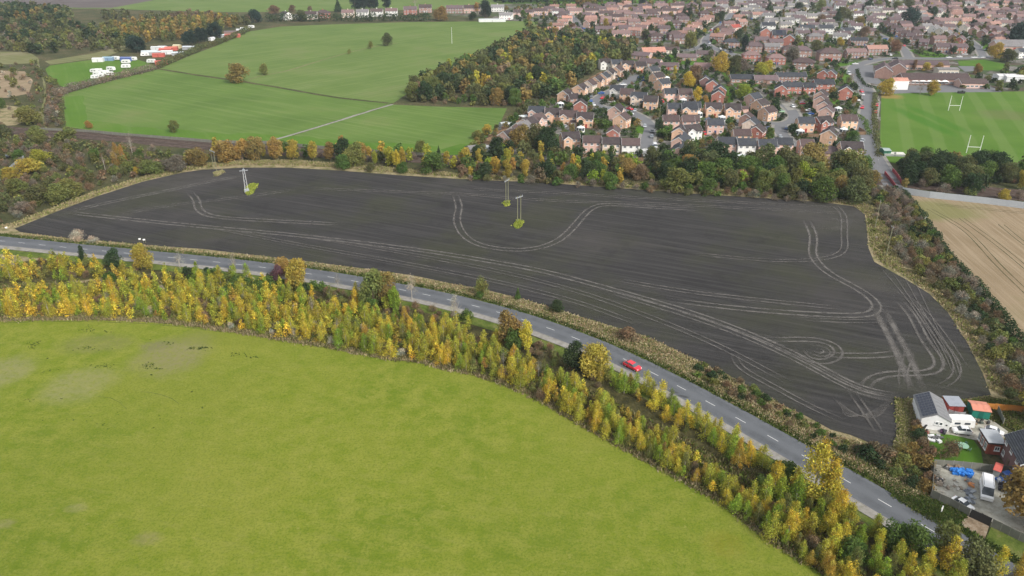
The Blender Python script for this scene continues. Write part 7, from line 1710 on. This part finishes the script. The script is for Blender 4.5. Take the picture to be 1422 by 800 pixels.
# left scrub
LS = [('twig','brown',2,3.8,5),('twig','grey_brown',2,4,4.5),('shrub','mid_olive',2,4,3),('shrub','olive',2,4.2,2.4),('shrub','brown',1.6,3,2),('round','mid_olive',4,6,.8),('round','olive',4,6,.8)]
zone([(-90,196),(0,190),(60,196),(150,204),(230,212),(300,214),(290,226),(240,236),(180,248),(130,262),(70,288),(20,306),(-40,316),(-200,312),(-250,240)], 4.3, LS, 'in the scrub left of the ploughed field', 51)
zone([(0,92),(50,88),(60,100),(84,120),(86,178),(40,176),(0,176),(-60,176),(-60,92)], 8.5, LS + [('twig','pale_twig',2,3.4,3),('shrub','olive',2,4,2)], 'on the heath above the railway', 52)
zone([(66,120),(82,126),(84,176),(64,178)], 4.5, [('twig','brown',2,3.4,4),('twig','grey_brown',2,3.4,3)], 'in the brown strip beside the wheat field', 53)
WL = [('round','mid_olive',7,10,4),('round','dark_green',7,11,2),('round','olive',6,9,2.4),('twig','grey_brown',3.5,5,2),('round','brown',6,9,1.4)]
zone([(-80,28),(0,22),(60,20),(100,25),(100,40),(150,44),(185,60),(170,72),(100,70),(60,76),(0,70),(-80,66)], 9.5, WL, 'in the left-hand woodland', 54)
zone([(0,14),(60,15),(95,20),(96,33),(40,34),(0,32)], 9.0, [('round','dark_green',9,13,4),('round','mid_olive',9,13,3),('tall','bronze',10,13,.5)], 'in the dark wood at the upper left', 55)
zone([(125,50),(150,40),(200,36),(262,31),(320,30),(332,36),(300,48),(262,55),(200,62),(160,56)], 7.6, [('tall','bronze',9,12.5,2.5),('tall','olive',8,12,4.5),('tall','gold',9,12,.5),('round','mid_olive',7,9,1.5)], 'in the golden wood behind the yards', 56)
zone([(205,27),(250,24),(290,24),(345,30),(345,36),(300,30),(210,33)], 9, [('round','brown',7,10,3),('round','mid_olive',7,10,2),('bare','grey_brown',8,12,1)], 'behind the golden wood', 57)
zone([(145,28),(180,28),(180,24),(145,24)], 8, [('round','mid_olive',7,11,3)], 'alone on the upper green strip', 58)
# the oak wood
OW = [('round','mid_olive',9,13,4),('round','dark_green',9,13,3.2),('round','olive',8.5,12.5,3),('round','bronze',8,12,1.7),('round','brown',8,12,2.2),('tall','yellow_green',9,12,1),('round','gold',7.5,10,.8),('round','green',8,12,1.4)]
zone([(568,136),(582,120),(610,106),(650,92),(690,74),(722,58),(745,50),(790,52),(850,62),(882,72),(876,84),(850,92),(815,104),(795,118),(780,134),(745,142),(715,150),(690,147),(640,136),(600,142),(575,142)], 8.0, OW, 'in the oak wood between fields and estate', 61)
zone([(570,141),(600,145),(650,147),(700,149),(735,150),(720,158),(695,175),(706,180),(740,158),(760,148),(700,144),(640,140),(575,138)], 5.5, [('round','mid_olive',4,7,3),('round','green',4,6.5,2),('twig','brown',2.6,4,2.4),('shrub','olive',2.5,4,2)], 'along the lower edge of the oak wood', 62)
zone([(690,178),(660,196),(645,208),(660,206),(690,190),(704,178)], 5, [('round','mid_olive',3,5,2),('round','bronze',3,5,1),('shrub','olive',2.5,4,2)], 'on the wheat field corner by the sheds', 63)
zone([(690,5),(760,4),(850,2),(850,-4),(690,-6)], 11, [('round','dark_green',12,16,4),('round','blue_green',12,17,3)], 'in the dark wood on the top edge', 64)
# behind the palisade fence at the right
RB = [('round','dark_green',7.5,11,5),('round','mid_olive',7,10,3),('round','green',7,10,2),('round','bronze',6,8,.8),('tall','yellow',6,9,.5)]
zone([(1258,246),(1300,246),(1422,256),(1600,274),(1600,256),(1422,240),(1330,234),(1290,228),(1262,228)], 6.0, RB, 'between the palisade fence and playing field', 71)
zone([(1258,248),(1300,248),(1422,258),(1600,276),(1600,262),(1422,246),(1330,238),(1290,232),(1250,230)], 4.6, [('shrub','dark_green',3,4.6,3),('shrub','mid_olive',3,4.6,3),('twig','brown',3,4.4,1)], 'under the trees behind the palisade fence', 74)
zone([(1256,256),(1290,262),(1340,270),(1362,272),(1362,262),(1300,252),(1258,247)], 6.0, RB[:3], 'pressed against the palisade fence', 73)
zone([(1250,262),(1300,268),(1422,282),(1422,276),(1300,262),(1250,256)], 6.5, [('twig','grey_brown',3,4.6,3),('round','bronze',4,6,.8),('shrub','olive',3,4.5,2)], 'along the palisade fence', 72)
T('tall','S',968,300,8.5,'gold','bright gold tree at the right edge by the palisade',1.0)
T('round','S',885,362,5,'gold','golden bush on the railway cutting at the right')
# garden bushes and distant crowns through the town
def built(x, y):
    for hx, hy, r_ in HOUSES:
        if (hx-x)**2 + (hy-y)**2 < (r_*.86+1.8)**2: return True
    for L, hw in ROADL.values():
        for q in L:
            if (q.x-x)**2 + (q.y-y)**2 < (hw+2.2)**2: return True
    return False
GM = [('shrub','green',1.8,3.2,3),('shrub','dark_green',1.8,3.4,3),('shrub','mid_olive',1.8,3.2,2.4),('shrub','olive',1.8,3,1.4),('round','green',3.5,5.5,1),('round','dark_green',3.5,6,1.2),('twig','brown',2,3.6,1.6),('round','bronze',3.5,5,.4)]
ES = [(700,222),(700,190),(742,156),(800,134),(868,108),(900,76),(960,92),(1060,98),(1180,96),(1195,118),(1200,160),(1196,190),(1204,222),(1100,224),(900,218)]
zone(ES, 5.2, GM, 'in a garden of the near estate', 81, built)
GM2 = [('shrub','green',2.4,4,3),('shrub','dark_green',2.4,4.4,3.4),('shrub','mid_olive',2.4,4,3),('round','mid_olive',4.5,8,1.6),('round','dark_green',5,9,1.6),('round','bronze',5,8,.5),('round','gold',4,7,.35),('round','olive',4,7,1)]
zone([(745,50),(700,14),(760,3),(900,2),(1100,-6),(1422,-8),(1600,-6),(1600,70),(1422,76),(1250,76),(1190,84),(1150,98),(1060,98),(960,90),(900,76),(880,66),(800,52)], 10.5, GM2, 'in the gardens of the older town', 82, built)
zone([(1300,120),(1392,128),(1422,126),(1422,100),(1395,98),(1380,110),(1330,112)], 9, GM2, 'right of the school', 83, built)
flush_trees()

# ================================================================== loose herbage
def road_side(x, y):
    i = int(((RA-np.array((x, y)))**2).sum(1).argmin()); i = min(i, len(RA)-2); d = RA[i+1]-RA[i]; return d[0]*(y-RA[i,1]) - d[1]*(x-RA[i,0])
GRD = [(.46,.38,.23),(.54,.46,.30),(.34,.29,.14),(.20,.22,.07),(.38,.26,.16),(.14,.18,.05)]
tufts('dry_grass', [(28,325),(98,333),(217,343),(377,359),(519,377),(631,397),(725,417),(790,437),(841,453),(897,469),(939,489),(1023,530),(1100,572),(1154,604),(1212,622),(1262,640),(1290,690),(1225,690),(1100,612),(1022,574),(941,528),(861,487),(753,446),(643,416),(481,385),(296,360),(83,341),(28,334)], 16000, .32, GRD, 1, .38, 'dry tussocky grass on the verge between road and field', q=5, line=lambda x, y: road_dist(x, y) > 4.4, clump=.4)
NR = normals2(ROAD); idx = [i for i in range(len(ROAD)-1) if -300 < ROAD[i].x and ROAD[i].y > 60]; RG = np.random.default_rng(44)
gv = []
for _ in range(6500):
    i = idx[int(RG.integers(len(idx)))]; p = ROAD[i].lerp(ROAD[i+1], float(RG.random())) + NR[i]*float(RG.uniform(3.75, 5.4)); gv.append((p.x, p.y))
tufts('roadside_herbage', None, 0, .30, [(.05,.085,.015),(.08,.12,.022),(.12,.14,.04),(.045,.07,.015)], 2, .42, 'green grass edging the main road', q=5, clump=.25, given=gv)
tufts('undergrowth', LEDGE + [(1200,740),(1120,690),(1000,640),(920,595),(850,560),(790,528),(700,484),(600,452),(500,430),(400,408),(262,390),(0,396),(-60,400),(-60,444)], 24000, .38, [(.20,.17,.08),(.28,.24,.12),(.13,.14,.04),(.11,.15,.03),(.17,.12,.05),(.15,.18,.04)], 3, .6, 'bracken and dry grass under the plantation birches', q=4, clump=.5)
tufts('meadow_edge_grass', [(x, y-4) for x, y in LEDGE[:-2]] + [(x, y+4) for x, y in LEDGE[:-2]][::-1], 5000, .3, [(.30,.24,.13),(.24,.20,.10),(.36,.30,.18),(.17,.17,.06)], 4, .45, 'straw-coloured fringe where meadow meets birches', q=5, clump=.4)
tufts('margin_grass', [(-20,318),(20,315),(84,290),(135,271),(197,251),(253,238),(281,233),(337,229),(400,229),(470,233),(560,240),(640,246),(754,252),(840,258),(960,267),(1100,276),(1186,284),(1206,300),(1212,345),(1225,364),(1262,385),(1296,408),(1322,436),(1350,478),(1372,520),(1384,548),(1396,548),(1376,500),(1340,445),(1300,400),(1250,372),(1232,330),(1225,292),(1186,280),(1100,272),(960,262),(840,253),(754,248),(640,242),(560,235),(470,228),(400,223),(337,224),(281,228),(253,234),(197,247),(135,266),(84,285),(20,311)], 9000, .5, [(.38,.32,.19),(.30,.28,.12),(.20,.23,.06),(.34,.27,.15)], 5, .5, 'pale dry grass margin round the ploughed field', q=5, clump=.6)
tufts('margin_grass', [(1246,556),(1262,556),(1272,618),(1262,640),(1240,632),(1250,600)], 1500, .35, [(.38,.32,.19),(.30,.28,.12),(.20,.23,.06)], 15, .45, 'tangled dry grass between field and barn garden', q=5, clump=.4)
tufts('bank_herbage', [(1200,640),(1248,642),(1290,694),(1346,712),(1322,735),(1290,722),(1240,690)], 2600, .28, [(.06,.11,.02),(.09,.13,.025),(.14,.15,.05)], 6, .3, 'green herbage on the bank before the yard', q=5)
tufts('bank_herbage', [(1310,560),(1376,553),(1420,562),(1460,598),(1422,604),(1380,584),(1345,574),(1316,572)], 2200, .35, [(.10,.14,.03),(.16,.18,.05),(.20,.17,.08)], 8, .4, 'rough grass behind the farm sheds', q=5)
# dark tufts dotted over the meadow in loose groups
CL = crop(0, 430, 4.444); rng = np.random.default_rng(9); V, Tn = [], []
for (x, y, rx, ry, n) in ((212,218,45,20,34),(545,120,50,28,26),(670,138,40,5,12),(640,350,60,16,28),(915,350,35,16,34),(970,366,40,5,12),(1250,240,48,10,44),(1180,245,26,10,16),(935,405,8,3,5),(1040,205,50,12,12),(560,240,90,12,24),(180,560,25,10,7),(375,553,10,4,4),(290,380,30,10,7),(1470,275,60,12,18),(1560,295,30,8,10),(930,188,8,3,4),(290,305,5,3,2),(365,375,4,2,2),(880,515,0,0,0),(1185,510,8,3,3),(1250,605,14,6,4),(700,700,600,60,22)):
    for _ in range(n):
        p = G(*CL(x + rng.normal(0, rx*.55), y + rng.normal(0, ry*.55))); m = rng.integers(3, 7); s = rng.uniform(.16, .40)
        lb = [(p.x, p.y, .12, s*.5, s*.5, s*.35)]
        v, t_ = leaves(lb, int(m)*2, s*.6, int(rng.integers(1e6))); V.append(v); Tn.append(t_*np.array((.05, .085, .018)))
o = link('weed_tufts', leaf_mesh('weed_tufts', [(np.concatenate(V), np.concatenate(Tn))])); tag(o, 'dark green weed tufts scattered in groups over the meadow', 'weeds', kind='stuff')
# thin curved sheep tracks pressed in the meadow
for pts in (((870,508),(930,514),(1000,528),(1060,550),(1104,582)), ((600,538),(680,545),(740,575),(785,618))):
    L = smooth_line([G(*CL(*p)) for p in pts], 2); o = ribbon('trodden_line', L, -.07, .07, 0.075, M['green_verge'], jit=.04)
for pts in (((0,446),(60,444.5),(140,444.5),(200,447),(260,452)), ((0,449),(80,447),(160,448),(240,453),(320,463))):
    L = smooth_line([G(*p) for p in pts], 2); ribbon('trodden_line', L, -.12, .12, 0.07, M['green_verge'], jit=.06)

# ================================================================== the air
hz = link('haze', MB().box(-2590, 2590, -490, 3390, -1.2, 97.5).mesh('haze', M['haze_air'])); tag(hz, kind='stuff')
print('OBJECTS', len(bpy.data.objects), 'TRIS', sum(len(m.polygons)*2 for m in bpy.data.meshes if m.users))
ll = [o for o in bpy.data.objects if o.parent is None and o.get('label')]
bad = [o['label'] for o in ll if not 4 <= len(o['label'].split()) <= 16]; print('LONG', len(bad), bad[:6])
seen = {}
for o in ll:
    if not o.get('group'): seen.setdefault(o['label'], []).append(o.name)
print('DUP', [(k, v) for k, v in seen.items() if len(v) > 1][:8])
